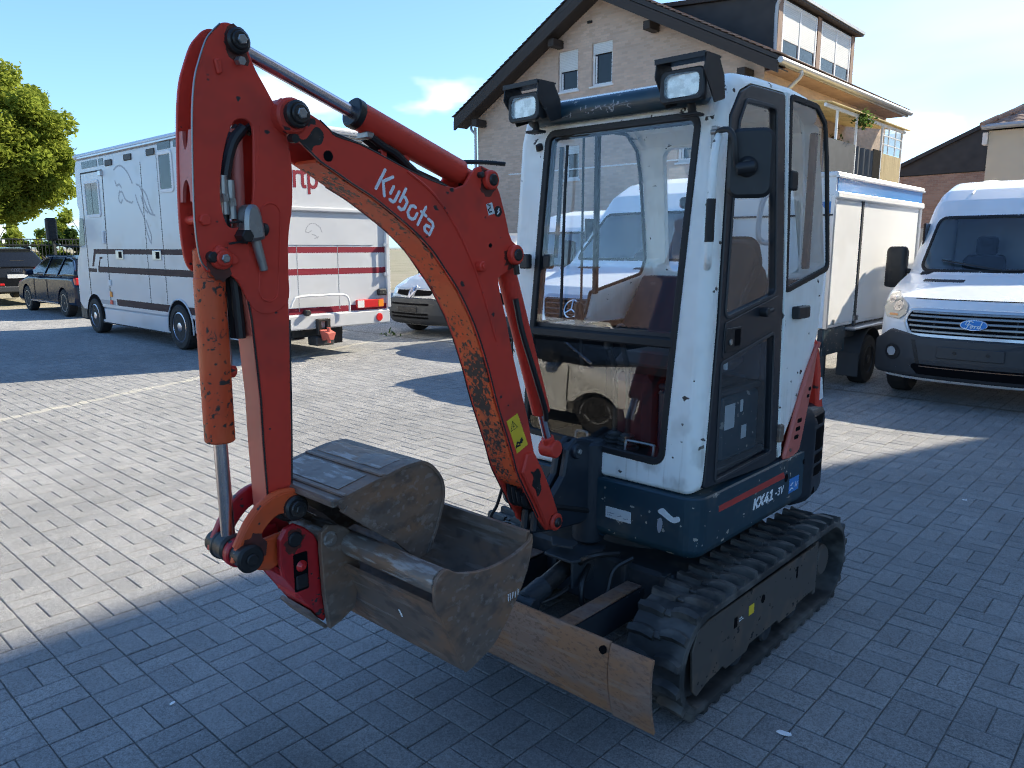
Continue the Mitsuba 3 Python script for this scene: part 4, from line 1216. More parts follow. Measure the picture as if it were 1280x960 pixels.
ep('left_window_divider', cat([bx(-2.238, -2.215, 3.01, 3.035, 1.42, 2.19, .003), bx(-2.236, -2.226, 2.915, 2.921, 1.32, 2.19)]), 'seal')
ryf = lambda z: np.interp(z, [1.56, 2.0, 2.15], [3.533, 3.448, 3.41])
rp = pane(rearw.buffer(-.010), 'y', 0)
rp.vertices[:, 1] += ryf(rp.vertices[:, 2]) - .012
ep('rear_window', rp, 'cab_glass', False)
# latch, mirror, rail, lamps, visor
k = ep('door_latch', lean(bx(-.002, .032, 3.150, 3.270, 1.346, 1.398, .005), 0), 'black_plastic')
ep('mirror_bracket', cat([bx(-1.300, -1.280, 2.395, 2.425, 1.965, 2.040, .003), cyl((-1.30, 2.40, 2.02), (-1.27, 2.40, 2.02), .010, n=12)]), 'zinc')
mk = ep('door_mirror_arm', stube([(-1.285, 2.405, 2.010), (-1.262, 2.385, 2.020), (-1.225, 2.375, 2.018), (-1.205, 2.378, 1.985), (-1.202, 2.384, 1.94), (-1.205, 2.400, 1.905)], .0095, 10), 'black_plastic')
mir = prism(rrect(-.074, .074, -.112, .112, .038, 6), 'y', -.012, .014, .012)
mirf = prism(rrect(-.066, .066, -.104, .104, .034, 6), 'y', .0142, .0152)
knob = cat([cyl((-.01, -.010, -.012), (-.01, -.035, -.012), .034, .026, n=20, b=.006), cyl((.02, -.03, -.012), (-.045, -.03, -.02), .020, n=14, b=.006)])
mx = ep('door_mirror', place(mir, -1.175, 2.440, 1.915, .42), 'black_plastic', label='black wing mirror on the cab pillar')
part(mx, 'mirror_glass', place(mirf, -1.175, 2.440, 1.915, .42), 'mirror_face')
part(mx, 'mirror_knob', place(knob, -1.175, 2.440, 1.915, .42), 'black_plastic')
ep('far_mirror_arm', stube([(-2.245, 2.40, 1.985), (-2.30, 2.32, 1.99), (-2.36, 2.24, 1.985), (-2.385, 2.21, 1.955)], .009, 8), 'black_plastic')
ep('far_mirror', place(prism(rrect(-.06, .06, -.085, .085, .03, 5), 'y', -.012, .012, .010), -2.40, 2.24, 1.885, -.45), 'black_plastic')
ep('hand_rail', stube([(-1.290, 2.425, 2.010), (-1.268, 2.395, 2.008), (-1.262, 2.365, 1.975), (-1.262, 2.352, 1.90), (-1.262, 2.345, 1.77), (-1.262, 2.345, 1.66), (-1.268, 2.355, 1.60), (-1.292, 2.395, 1.575)], .0135, 10), 'cab_white')
ep('hand_rail_grip', stube([(-1.262, 2.3475, 1.80), (-1.262, 2.345, 1.73), (-1.262, 2.345, 1.66)], .0155, 10), 'seal')
vz = 2.168
ep('visor_tube', cat([cyl((-2.16, 2.470, vz), (-1.36, 2.470, vz), .042, n=28, b=.01)]), 'navy_paint')
rg_ = np.random.default_rng(12)
sl3 = []
for i in range(34):
    x, z, l, a = rg_.normal(.02, .30), rg_.uniform(-.05, .35), rg_.uniform(.05, .30), rg_.normal(.35, .5)
    sl3.append([(x, z), (x + l * math.sin(a) * .6, z + l * .5 * math.cos(a)), (x + l * math.sin(a) * .5, z + l * math.cos(a))])
vs_ = refine(strokes(sl3, .014, .001, (0, 0, 0), (1, 0, 0), (0, 0, 1)), .02)
vs_.vertices[:, 0] = -1.80 + .30 * vs_.vertices[:, 0]
dz_ = -.026 + .062 * vs_.vertices[:, 2]
vs_.vertices[:, 2] = vz + dz_
vs_.vertices[:, 1] = 2.470 - np.sqrt(.0428 ** 2 - dz_ ** 2)
ep('visor_scratches', vs_, 'print_grey', False, kind='stuff')


def work_lamp(x, z, a, h):
    lk = new(f'{EX}__work_lamp')
    body = cat([hull([(sx * .082, y, zz) for sx in (-1, 1) for y, zz in ((-.055, -.045), (-.055, .040), (-.045, -.052), (-.045, .047))] + [(sx * .055, .035, zz) for sx in (-1, 1) for zz in (-.03, .028)])])
    scene[lk] = mikit.ply(place(body, x, 2.385, z, a), 'black_plastic', smooth=30)
    labels[lk] = {'label': h}
    part(lk, 'bezel', place(prism(Polygon(rrect(-.084, .084, -.054, .050, .022, 5).exterior.coords, [rrect(-.064, .064, -.038, .034, .020, 5).exterior.coords]), 'y', -.068, -.050, .004), x, 2.385, z, a), 'black_plastic')
    rf = pane(rrect(-.064, .064, -.038, .034, .020, 5), 'y', 0)
    rf = refine(rf, .012)
    rf.vertices[:, 1] = -.052 + .0 - .000 + .020 * (1 - (rf.vertices[:, 0] / .066) ** 2) * (1 - (rf.vertices[:, 2] / .042) ** 2) * 0 - .004
    part(lk, 'reflector', place(rf, x, 2.385, z, a), 'reflector', True)
    ln = refine(pane(rrect(-.066, .066, -.040, .036, .020, 5), 'y', 0), .02)
    ln.vertices[:, 1] = -.066 - .006 * (1 - (ln.vertices[:, 0] / .068) ** 2)
    part(lk, 'lens', place(ln, x, 2.385, z, a), 'lens', True)
    gd = [(-.088, -.072), (-.092, -.076)]
    guard = cat([bx(-.094, .094, -.085, .020, .082, .088, .001), bx(-.094, .094, -.088, -.084, .070, .088, .001),
                 prism(rnd([(-.075, .088), (.005, .088), (.045, .03), (.055, -.04), (-.01, -.06), (-.05, -.01), (-.085, .03)], .006), 'x', .090, .094),
                 prism(rnd([(-.075, .088), (.005, .088), (.045, .03), (.055, -.04), (-.01, -.06), (-.05, -.01), (-.085, .03)], .006), 'x', -.094, -.090)])
    part(lk, 'guard', place(guard, x, 2.385, z, a), 'black_plastic')
    part(lk, 'stem', place(cat([cyl((0, 0, -.05), (0, .01, -.085), .014, n=12), bx(-.035, .035, -.02, .03, -.092, -.082, .003)]), x, 2.385, z, a), 'seal')


work_lamp(-1.372, 2.170, -.02, 'black square work lamp on the cab roof corner above the door')
work_lamp(-2.068, 2.182, -.06, 'black square work lamp on the far front corner of the cab roof')
# interior
ep('interior_trim', bx(-2.212, -2.204, 2.46, 3.40, .80, 1.285, .003), 'black_plastic')
ep('interior_trim', bx(-2.20, -1.40, 3.09, 3.10, .80, 1.25, .003), 'black_plastic')
ep('cab_floor', bx(-2.22, -1.33, 2.44, 3.10, .75, .80, .004), 'black_plastic')
ep('floor_mat', bx(-2.18, -1.40, 2.44, 2.72, .800, .812, .004), 'seal')
ep('engine_wall', prism([(3.10, .80), (3.14, .80), (3.40, 1.22), (3.46, 1.5), (3.36, 1.5), (3.15, 1.22)], 'x', -2.18, -1.36, .01), 'navy_black')
sp_ = ep('seat_pedestal', bx(-1.66, -1.36, 2.70, 3.02, .80, 1.06, .012), 'navy_paint')
for y, z, w, h in ((2.715, .93, .085, .10), (2.845, .985, .025, .05), (2.865, .87, .045, .055)):
    part(sp_, 'label', bx(-1.3598, -1.3592, y, y + w, z, z + h), 'label_white')
ep('console', bx(-1.66, -1.37, 2.70, 3.06, 1.06, 1.085, .008), 'trim_grey')
ep('seat_base', bx(-1.86, -1.665, 2.64, 3.02, .80, 1.12, .03), 'seat_maroon')
ep('seat_cushion', bx(-1.86, -1.46, 2.64, 3.10, 1.12, 1.21, .04), 'seat_brown')
bk = solid([(2.98, 1.18), (3.03, 1.16), (3.20, 1.62), (3.15, 1.69), (3.09, 1.66)], .19, .09, 5, None, -1.62)
ep('seat_back', bk, 'seat_brown')
ep('seat_side_flap', prism(rnd([(2.86, 1.24), (3.05, 1.22), (3.16, 1.50), (3.10, 1.60), (2.96, 1.46)], .05), 'x', -1.44, -1.41, .012), 'seat_brown')
for x, z in ((-1.80, 1.25), (-1.735, 1.28)):
    lk = ep('travel_lever', stube([(x, 2.60, .86), (x, 2.60, 1.0), (x + .005, 2.58, 1.15), (x, 2.54, z)], .011, 10), 'greasy_steel')
    part(lk, 'lever_knob', cyl((x, 2.545, z - .02), (x, 2.53, z + .06), .019, n=14, b=.008), 'black_plastic')
    part(lk, 'rubber_boot', lathe([(.048, 0), (.05, .012), (.038, .018), (.045, .028), (.034, .034), (.04, .044), (.028, .05), (.032, .06), (.016, .07)], (x, 2.60, .81), (0, 0, 1), 20), 'rubber')
for x0, x1 in ((-1.935, -1.875), (-1.68, -1.55)):
    z = .812
    ep('foot_pedal', stube([(x0, 2.50, z), (x0, 2.51, z + .055), (x0 + .012, 2.515, z + .062), (x1 - .012, 2.515, z + .062), (x1, 2.51, z + .055), (x1, 2.50, z)], .006, 6), 'zinc')
for x, y in ((-1.52, 2.80), (-2.13, 2.80)):
    jk = ep('joystick', cyl((x, y, 1.08), (x, y - .02, 1.30), .013, n=12), 'black_plastic')
    part(jk, 'grip', cyl((x, y - .02, 1.28), (x, y - .035, 1.40), .024, .020, n=14, b=.01), 'black_plastic')
jl = ep('safety_lever', stube([(-1.44, 2.86, 1.15), (-1.44, 2.84, 1.35), (-1.44, 2.80, 1.50), (-1.44, 2.77, 1.60)], .010, 8), 'window_white')
part(jl, 'red_grip', cyl((-1.44, 2.775, 1.58), (-1.44, 2.755, 1.66), .017, n=14, b=.008), 'red_plastic')
ep('side_console', bx(-1.60, -1.40, 2.66, 2.98, 1.085, 1.12, .01), 'black_plastic')

# --- engine cover and counterweight
cv = [(3.447, 1.225), (3.40, 1.19), (3.322, 1.10), (3.235, .96), (3.165, .83), (3.125, .742), (3.258, .744), (3.300, .80), (3.345, .93), (3.385, 1.04), (3.415, 1.18)]
RP = Polygon(spline(cv, 3, True)).buffer(0)
ep('red_side_cover', prism(RP, 'x', -1.296, -1.276, .008), 'pink_paint', label='faded pink red side cover with vent slots')
for y, z in ((3.235, .885), (3.222, .850), (3.210, .815)):
    ep('vent_slot', prism(rrect(y, y + .045, z, z + .018, .005), 'x', -1.2766, -1.2752), 'cavity')
for y, z in ((3.335, 1.015), (3.322, .985)):
    ep('vent_slot', prism(rrect(y, y + .026, z, z + .016, .004), 'x', -1.2766, -1.2752), 'cavity')
ep('cover_screw', cyl((-1.278, 3.175, .775), (-1.273, 3.175, .775), .008, n=10), 'bucket_steel')
ep('rear_trim', prism(Polygon(spline([(3.425, 1.22), (3.452, 1.22), (3.505, 1.10), (3.545, .96), (3.56, .90), (3.49, .90), (3.475, .98), (3.452, 1.10)], 3, True)).buffer(0), 'x', -1.345, -1.290, .008), 'red_paint')
ep('rear_trim_sticker', prism([(3.505, 1.055), (3.525, 1.05), (3.555, .95), (3.51, .945)], 'x', -1.2905, -1.2892), 'print_white')
ep('engine_cover', solid(Polygon([(3.10, .745), (3.36, .745), (3.62, .90), (3.60, 1.05), (3.50, 1.24), (3.46, 1.27), (3.30, .95)]).buffer(-.01).buffer(.01), .44, .05, 4, None, CXC), 'red_paint')
CWP = Polygon([(-2.285, 3.32), (-1.285, 3.30), (-1.258, 3.40), (-1.275, 3.56), (-1.37, 3.70), (-1.56, 3.78), (-1.98, 3.78), (-2.10, 3.68), (-2.21, 3.56), (-2.27, 3.42)]).buffer(-.03).buffer(.03, quad_segs=6)


def bulge(poly, z0, z1, r):
    ring = np.array(shapely.geometry.polygon.orient(poly).exterior.coords)[:-1]
    lay = [(z0 + r - r * math.sin(t), r * (1 - math.cos(t)) * .6) for t in np.linspace(math.pi / 2, 0, 6)] + [(z1 - r + r * math.sin(t), r * (1 - math.cos(t)) * .6) for t in np.linspace(0, math.pi / 2, 6)]
    n = len(ring)
    c = ring.mean(0)
    V = [np.column_stack([c + (ring - c) * (1 - i / .4), np.full(n, z)]) for z, i in lay]
    q = np.arange(n)
    F = []
    for l in range(len(lay) - 1):
        A, B, C_, D = l * n + q, l * n + (q + 1) % n, (l + 1) * n + (q + 1) % n, (l + 1) * n + q
        F += [np.stack([A, B, C_], 1), np.stack([A, C_, D], 1)]
    tri = mapbox_earcut.triangulate_float64(ring, np.array([n], np.uint32)).reshape(-1, 3)
    F += [tri[:, ::-1], tri + (len(lay) - 1) * n]
    m = mesh(np.vstack(V), np.vstack(F))
    if m.volume < 0:
        m.invert()
    return m


cw = ep('counterweight', bulge(CWP, .47, .935, .08), 'navy_black', label='rounded dark counterweight at the back')
for z, h in ((.865, .020), (.775, .050), (.685, .020), (.625, .020), (.535, .016)):
    ys = np.linspace(3.405, 3.585, 8) if h > .03 or z > .6 else np.linspace(3.42, 3.45, 4)
    xo = np.interp(ys, [3.30, 3.40, 3.48, 3.56, 3.63, 3.70], [-1.285, -1.262, -1.262, -1.278, -1.315, -1.372]) - .004 - .05 * np.clip(abs(z - .70) - .12, 0, 1)
    V = []
    for x, y in zip(xo, ys):
        V += [(x + .006, y, z - h), (x + .006, y, z + h), (x - .03, y, z + h), (x - .03, y, z - h)]
    F = []
    for l in range(len(ys) - 1):
        for i in range(4):
            a_, b_, c_, d_ = 4 * l + i, 4 * l + (i + 1) % 4, 4 * l + 4 + (i + 1) % 4, 4 * l + 4 + i
            F += [(a_, b_, c_), (a_, c_, d_)]
    e_ = 4 * (len(ys) - 1)
    F += [(0, 2, 1), (0, 3, 2), (e_, e_ + 1, e_ + 2), (e_, e_ + 2, e_ + 3)]
    part(cw, 'vent_slot', mesh(V, F), 'cavity', False)
# ---------------------------------------------------------------- loose bucket lying in the wide one, mouth forward
NB = thing('digging_bucket', 'loose rusty digging bucket lying upside down inside the wide bucket', 'bucket')
n_out = [(1.030, 1.020), (1.110, 1.037), (1.195, 1.054), (1.270, 1.066), (1.333, 1.060), (1.377, 1.022), (1.398, .980), (1.397, .930), (1.376, .870), (1.350, .815), (1.335, .790)]
n_pl = n_out + [(1.297, .782), (1.215, .863), (1.138, .922), (1.070, .975)]
NX0, NX1 = -1.905, -1.548
for x0 in (NX0, NX1 - .012):
    part(NB, 'side_plate', prism(Polygon(n_out[:4] + [tuple(p) for p in spline(n_out[3:], 3)[1:]] + n_pl[11:]).buffer(0), 'x', x0, x0 + .012, .002), 'bucket_steel')
part(NB, 'shell', strip([tuple(p) for p in spline(n_out, 4)], NX0 - .004, NX1 + .004, .010, -1), 'bucket_steel')
top_line = lambda y: np.interp(y, [p[0] for p in n_out[:5]], [p[1] for p in n_out[:5]])
for y0, y1 in ((1.075, 1.165), (1.205, 1.295)):
    ys = np.linspace(y0, y1, 6)
    part(NB, 'wear_panel', prism([(y, top_line(y) + .0005) for y in ys] + [(y, top_line(y) + .0022) for y in ys[::-1]], 'x', NX0 + .02, NX1 - .045, .001), 'bucket_worn')
for y in (1.062, 1.185, 1.312):
    part(NB, 'edge_bar', bx(NX0, NX1 + .002, y - .010, y + .010, top_line(y) - .002, top_line(y) + .0042, .003), 'bucket_steel')
part(NB, 'lip_bar', bx(NX0 - .004, NX1 + .005, 1.022, 1.042, 1.004, 1.026, .005), 'bucket_steel')
part(NB, 'side_cutter', strip([(1.055, .985), (1.138, .918), (1.215, .859)], NX1 - .016, NX1 + .004, .020, 1), 'bucket_steel')
part(NB, 'side_cutter', strip([(1.055, .985), (1.138, .918), (1.215, .859)], NX0 - .004, NX0 + .016, .020, 1), 'bucket_steel')
part(NB, 'mount_ear', prism(rnd([(1.34, .80), (1.38, .86), (1.345, .90), (1.30, .84)], .01), 'x', -1.70, -1.68, .003), 'bucket_steel')
# ---------------------------------------------------------------- wheels shared by the vehicles
def wheel(parent, x, y, z, r, w, axis, out, rim='steel', name='wheel', rr=.66):
    """axis: 'x' or 'y', the axle; out: +1/-1, the side that is seen."""
    d = np.array([1., 0, 0]) if axis == 'x' else np.array([0, 1., 0])
    d = d * out
    c = np.array([x, y, z])
    h = w / 2
    k = part(parent, name, lathe([(r * rr, -h), (r * .90, -h), (r * .985, -h * .8), (r, -h * .5), (r, h * .5), (r * .985, h * .8), (r * .92, h), (r * (rr + .04), h * 1.02), (r * rr, h * .9)], c, d, 40), 'tyre', 30)
    q = r * rr
    if rim == 'alloy':
        part(k, 'rim', lathe([(q, -h * .5), (q, h * .9), (q * .93, h * .95), (q * .88, h * .6), (q * .2, h * .55)], c, d, 36), 'print_black', 30)
        _, a, b_ = frame(d)
        sp = []
        for i in range(5):
            an = i * 2 * math.pi / 5 + .3
            e, f = math.cos(an) * a + math.sin(an) * b_, -math.sin(an) * a + math.cos(an) * b_
            for s in (-.09, .09):
                sp.append(hull([c + d * h * t + e * q * u + f * q * (s * g + v) for t in (.6, .82) for u, g, v in ((.12, .6, -.07), (.12, .6, .07), (.93, 1.9, -.05), (.93, 1.9, .05))]))
        sp.append(lathe([(q * .97, h * .85), (q * .97, h * .97), (q * .90, h * .97), (q * .90, h * .85)], c, d, 36))
        part(k, 'spokes', cat(sp), 'alloy', 30)
        part(k, 'hub_cap', cyl(c + d * h * .6, c + d * h * .9, q * .15, n=16, b=.004), 'alloy')
    else:
        m = 'chrome' if rim == 'chrome' else ('trim_grey' if rim == 'dark' else 'zinc')
        part(k, 'rim', lathe([(q, -h * .5), (q, h * .92), (q * .93, h * .98), (q * .86, h * .6), (q * .70, h * .35), (q * .55, h * .55), (q * .34, h * .62), (q * .30, h * .95), (q * .22, h * 1.0)], c, d, 36), m, 30)
        _, a, b_ = frame(d)
        part(k, 'wheel_nuts', cat([cyl(c + d * h * .5 + q * .44 * (math.cos(t) * a + math.sin(t) * b_), c + d * h * .72 + q * .44 * (math.cos(t) * a + math.sin(t) * b_), q * .06, n=6) for t in np.arange(6) * math.pi / 3]), 'greasy_steel')
    return k


# ---------------------------------------------------------------- forward control vans (nose towards -y)
def van(name, label, x0, y0, prof, hw, ws, paint, group=None, nose=.26, tum=.07, zb=1.05, glassm='windscreen'):
    """prof: side outline from the bumper's foot over the roof to the rear; ws: windscreen (bottom y, z, half width, top y, z, half width)."""
    key = thing(name, label, 'van', group)

    def de(V):
        V = V.copy()
        t = np.abs(V[:, 0]) / hw
        V[:, 1] += nose * t ** 3 * np.clip(1 - V[:, 1] / 2.6, 0, 1) + .04 * t ** 2 * np.clip(1 - V[:, 1] / 2.6, 0, 1)
        V[:, 0] *= 1 - tum * np.clip((V[:, 2] - zb) / 1.5, 0, 1) ** 1.4
        return V

    P = Polygon(prof).buffer(-.05).buffer(.05, quad_segs=4)
    o = solid(P, hw, .16, 6, de)
    i = solid(P.buffer(-.06), hw - .07, .10, 4, de)
    yb, zb_, wb, yt, zt, wt = ws
    opening = prism(rnd([(-wb, zb_), (wb, zb_), (wt, zt), (-wt, zt)], .09), 'y', -.5, yt + .55)
    b_ = cut(o, unmani(mani(i) ^ mani(bx(-2, 2, .55, 3.6, .55, 4))), opening)
    arch = []
    part(key, 'body', place(b_, x0, y0), paint, 28)
    P_ = np.array(prof)

    def fy(x, z):
        """y of the front at (x, z)."""
        base = np.interp(z, [yz_[1] for yz_ in FR], [yz_[0] for yz_ in FR])
        t = np.abs(x) / hw
        return base + (nose * t ** 3 + .04 * t ** 2) * np.clip(1 - base / 2.6, 0, 1)

    FR = []
    for q in prof:
        if not FR or q[1] > FR[-1][1] + 1e-4:
            FR.append(q)

    def front(m, d=0.0, l=.12):
        m = refine(m, l)
        m.vertices[:, 1] += fy(m.vertices[:, 0], m.vertices[:, 2]) + d
        return place(m, x0, y0)

    wp = rnd([(-wb, zb_), (wb, zb_), (wt, zt), (-wt, zt)], .09)
    part(key, 'windscreen', front(pane(wp.buffer(.02), 'y', 0), .012), glassm, True)
    part(key, 'windscreen_seal', front(prism(frame_poly(wp.buffer(.012), .030), 'y', -.004, .02), .004), 'seal')
    return key, front, fy


TR = [(.10, .26), (.03, .34), (.0, .50), (.0, .66), (.03, .86), (.09, 1.02), (.22, 1.12), (.60, 1.25), (.98, 1.345), (1.02, 1.37), (1.30, 1.66), (1.62, 2.00), (1.82, 2.20), (2.05, 2.33), (2.45, 2.44), (3.2, 2.50), (5.4, 2.50), (5.55, 2.40), (5.6, .45), (5.5, .32)]
FX, FY = -1.715, 8.62
fv, ff, fy_ = van('white_van', 'white high roof van with a wide slatted grille and dark bumper at the right edge', FX, FY, TR, .985, (1.02, 1.385, .84, 1.62, 2.00, .80), 'van_white', nose=.30)
# lower bumper, grille, lamps
bp = rnd([(-.99, .30), (.99, .30), (.99, .66), (.80, .79), (.45, .735), (-.45, .735), (-.80, .79), (-.99, .66)], .04)
part(fv, 'bumper', ff(prism(bp, 'y', -.05, .06, .015), -.0), 'trim_grey', 30, label='dark grey unpainted bumper')
part(fv, 'bumper_intake', ff(prism(rnd([(-.58, .455), (.58, .455), (.48, .345), (-.48, .345)], .03), 'y', -.056, -.046), 0), 'cavity')
part(fv, 'plate_holder', ff(bx(-.30, .30, -.066, -.048, .535, .655, .006), 0), 'trim_grey')
for x in (-.13, .16):
    part(fv, 'holder_screw', ff(cyl((x, -.075, .60), (x, -.06, .60), .016, n=10), 0), 'print_black')
part(fv, 'copper_strip', ff(bx(-.46, .46, -.058, -.050, .428, .436, 0), 0), 'blade_rust')
for s in (-1, 1):
    part(fv, 'fog_recess', ff(cyl((s * .76, -.06, .55), (s * .76, -.045, .55), .085, n=24), 0), 'black_plastic')
    k = part(fv, 'fog_lamp', ff(cyl((s * .77, -.066, .555), (s * .77, -.05, .555), .048, n=24), 0), 'lamp_body')
    part(fv, 'bumper_crease', ff(prism([(s * .52, .70), (s * .56, .70), (s * .47, .36), (s * .43, .36)][::s], 'y', -.054, -.046), 0), 'black_plastic')
gp = rnd([(-.62, 1.02), (.62, 1.02), (.68, .90), (.60, .745), (-.60, .745), (-.68, .90)], .08, 6)
part(fv, 'grille_opening', ff(prism(gp, 'y', -.008, .02), -.002), 'cavity')
part(fv, 'grille_surround', ff(prism(frame_poly(gp.buffer(.010), .034), 'y', -.022, .01, .004), 0), 'alloy')
for j, z in enumerate((.795, .845, .895, .945, .985)):
    wz = np.interp(z, [.745, .90, 1.02], [.56, .64, .58])
    part(fv, 'grille_slat', ff(bx(-wz, wz, -.028, .004, z - .013, z + .011, .006), 0), 'zinc')
for s in (-.36, 0, .36):
    part(fv, 'grille_rib', ff(bx(s - .006, s + .006, -.016, .004, .76, 1.01, 0), 0), 'print_black')
ovp = Polygon([(.115 * math.cos(a), .885 + .046 * math.sin(a)) for a in np.linspace(0, 2 * math.pi, 40, endpoint=False)])
em = part(fv, 'emblem', ff(prism(ovp.buffer(.008), 'y', -.046, -.02, .004), 0), 'chrome', label='oval blue emblem on the grille')
part(em, 'emblem_field', ff(prism(ovp.buffer(-.002), 'y', -.049, -.045), 0), 'sticker_blue')
SCR = [[(.0, .55), (.1, .85), (.45, .95), (.75, .8)], [(.38, .9), (.3, .4), (.15, .1), (-.05, .15)], [(.18, .52), (.55, .55)], [(.62, .45), (.52, .3), (.62, .15), (.76, .3), (.66, .46), (.85, .42)], [(.92, .15), (.98, .42), (1.12, .42)],
       [(1.42, .42), (1.28, .42), (1.22, .22), (1.34, .13), (1.46, .3)], [(1.62, .85), (1.48, .2), (1.62, .15)]]
sc_ = strokes(SCR, .085, .002, (0, 0, 0), (1, 0, 0), (0, 0, 1), scale=.088)
sc_.vertices += [-.072, -.0505, .842]
part(em, 'emblem_script', ff(sc_, 0), 'print_white', smooth=False)
for s in (-1, 1):
    hp = rnd([(s * .66, 1.045), (s * .66, .955), (s * .74, .895), (s * .90, .905), (s * .955, 1.01), (s * .93, 1.165), (s * .86, 1.175)][::s], .03)
    k = part(fv, 'headlight', ff(prism(hp, 'y', -.012, .03, .004), .0), 'lamp_inner')
    for cx_, cz_, r_ in ((.775, 1.03, .055), (.878, 1.09, .044)):
        part(k, 'bulb', ff(cyl((s * cx_, -.022, cz_), (s * cx_, -.008, cz_), r_, n=20, b=.004), 0), 'chrome')
    part(k, 'indicator', ff(prism(rrect(min(s * .76, s * .86), max(s * .76, s * .86), .925, .950, .010), 'y', -.02, -.01), 0), 'orange_plastic')
    part(k, 'lens', ff(prism(hp.buffer(-.004), 'y', -.030, -.028), 0), 'lens')
    vn = ff(prism(rrect(min(s * .28, s * .70), max(s * .28, s * .70), 1.275, 1.300, .008), 'y', -.006, .002), -.003)
    v_ = part(fv, 'bonnet_vent', vn, 'print_black')
    for i in range(4):
        xx = s * (.355 + .09 * i)
        part(v_, 'vent_bar', ff(bx(xx - .005, xx + .005, -.010, 0, 1.275, 1.300), -.003), 'trim_grey')
    part(fv, 'mirror_arm', place(bx(s * .95, s * 1.06, 1.30, 1.36, 1.34, 1.40, .02), FX, FY), 'black_plastic')
    mm = solid([(1.22, 1.18), (1.36, 1.17), (1.38, 1.62), (1.30, 1.66), (1.24, 1.64)], .115, .05, 4)
    k = part(fv, 'wing_mirror', place(mm, FX + s * 1.13, FY), 'black_plastic')
    part(fv, 'side_window', place(bx(s * .905, s * .93, 1.50, 2.25, 1.42, 1.93, .006), FX, FY), 'dark_pane')
    wheel(fv, FX + s * .86, FY + .98, .34, .34, .215, 'x', s, 'dark')
    wheel(fv, FX + s * .86, FY + 4.3, .34, .34, .215, 'x', s, 'dark')
for x in (-.42, .42):
    k = part(fv, 'front_seat', place(solid([(2.15, .9), (2.25, .9), (2.42, 1.50), (2.36, 1.56), (2.28, 1.54)], .23, .08, 4), FX + x, FY), 'seat_fabric')
    part(k, 'head_rest', place(solid([(2.34, 1.56), (2.40, 1.55), (2.44, 1.74), (2.38, 1.78), (2.35, 1.76)], .12, .05, 4), FX + x, FY), 'seat_fabric')
    for dx in (-.07, .07):
        part(k, 'post', place(cyl((dx, 2.36, 1.52), (dx, 2.38, 1.60), .007), FX + x, FY), 'chrome')
part(fv, 'dashboard', place(bx(-.84, .84, 1.05, 1.55, 1.20, 1.375, .05), FX, FY), 'seat_fabric')
part(fv, 'bulkhead', place(bx(-.85, .85, 2.75, 2.80, .70, 2.25, .01), FX, FY), 'print_grey')
for x, l in ((-.62, .62), (.02, .70)):
    p_ = [(x, 1.33, 1.395), (x + l * .5, 1.305, 1.405), (x + l, 1.30, 1.42)]
    part(fv, 'wiper', ff(tube([(x + t * l, -.022, 1.405 + (.10 * (1 - t) if x < -.3 else .02 * t)) for t in np.linspace(0, 1, 8)], .009, 6), 0), 'seal')
for x in (-.55, .0, .55):
    part(fv, 'roof_rib', place(tube([(x, y, np.interp(y, [q[0] for q in TR[12:17]], [q[1] for q in TR[12:17]]) + .004) for y in np.linspace(1.95, 5.2, 12)], .012, 6), FX, FY), 'van_white')
part(fv, 'bonnet_seam', ff(tube([(x, -.004, 1.115 + .0 * x) for x in np.linspace(-.62, .62, 12)], .004, 5), 0), 'seal')

# --- van with a star on its grille, seen through the cab
SP = [(.12, .26), (.04, .34), (.0, .50), (.01, .70), (.05, .92), (.10, 1.06), (.30, 1.20), (.75, 1.36), (1.00, 1.44), (1.35, 1.74), (1.72, 2.10), (1.95, 2.32), (2.3, 2.48), (2.8, 2.58), (3.6, 2.62), (5.4, 2.62), (5.6, 2.5), (5.65, .45), (5.5, .32)]
SX, SY = -5.30, 6.72
sv, sf, sfy = van('white_van', 'white van with a round star emblem seen through the excavator windscreen', SX, SY, SP, .97, (1.05, 1.50, .83, 1.70, 2.08, .76), 'van_white', nose=.22)
part(sv, 'bumper', sf(prism(rnd([(-.97, .28), (.97, .28), (.97, .60), (.6, .66), (-.6, .66), (-.97, .60)], .04), 'y', -.04, .06, .012), 0), 'van_white')
sg = rnd([(-.50, 1.10), (.50, 1.10), (.40, .82), (.30, .76), (-.30, .76), (-.40, .82)], .05)
part(sv, 'grille', sf(prism(sg, 'y', -.012, .02), 0), 'cavity')
part(sv, 'grille_frame', sf(prism(frame_poly(sg.buffer(.02), .04), 'y', -.022, .01, .004), 0), 'alloy')
for z in (.84, .90, .96, 1.02, 1.07):
    part(sv, 'grille_slat', sf(bx(-.42, .42, -.02, 0, z - .008, z + .008, .003), 0), 'trim_grey')
star = [[(0, 0), (0, .095)], [(0, 0), (.082, -.048)], [(0, 0), (-.082, -.048)], [(.098 * math.cos(a), .098 * math.sin(a)) for a in np.linspace(0, 2 * math.pi, 30)]]
st_ = strokes(star, .016, .006, (0, 0, 0), (1, 0, 0), (0, 0, 1))
st_.vertices += [0, -.03, .965]
part(sv, 'star_emblem', sf(st_, 0), 'chrome', label='three pointed star in a ring')
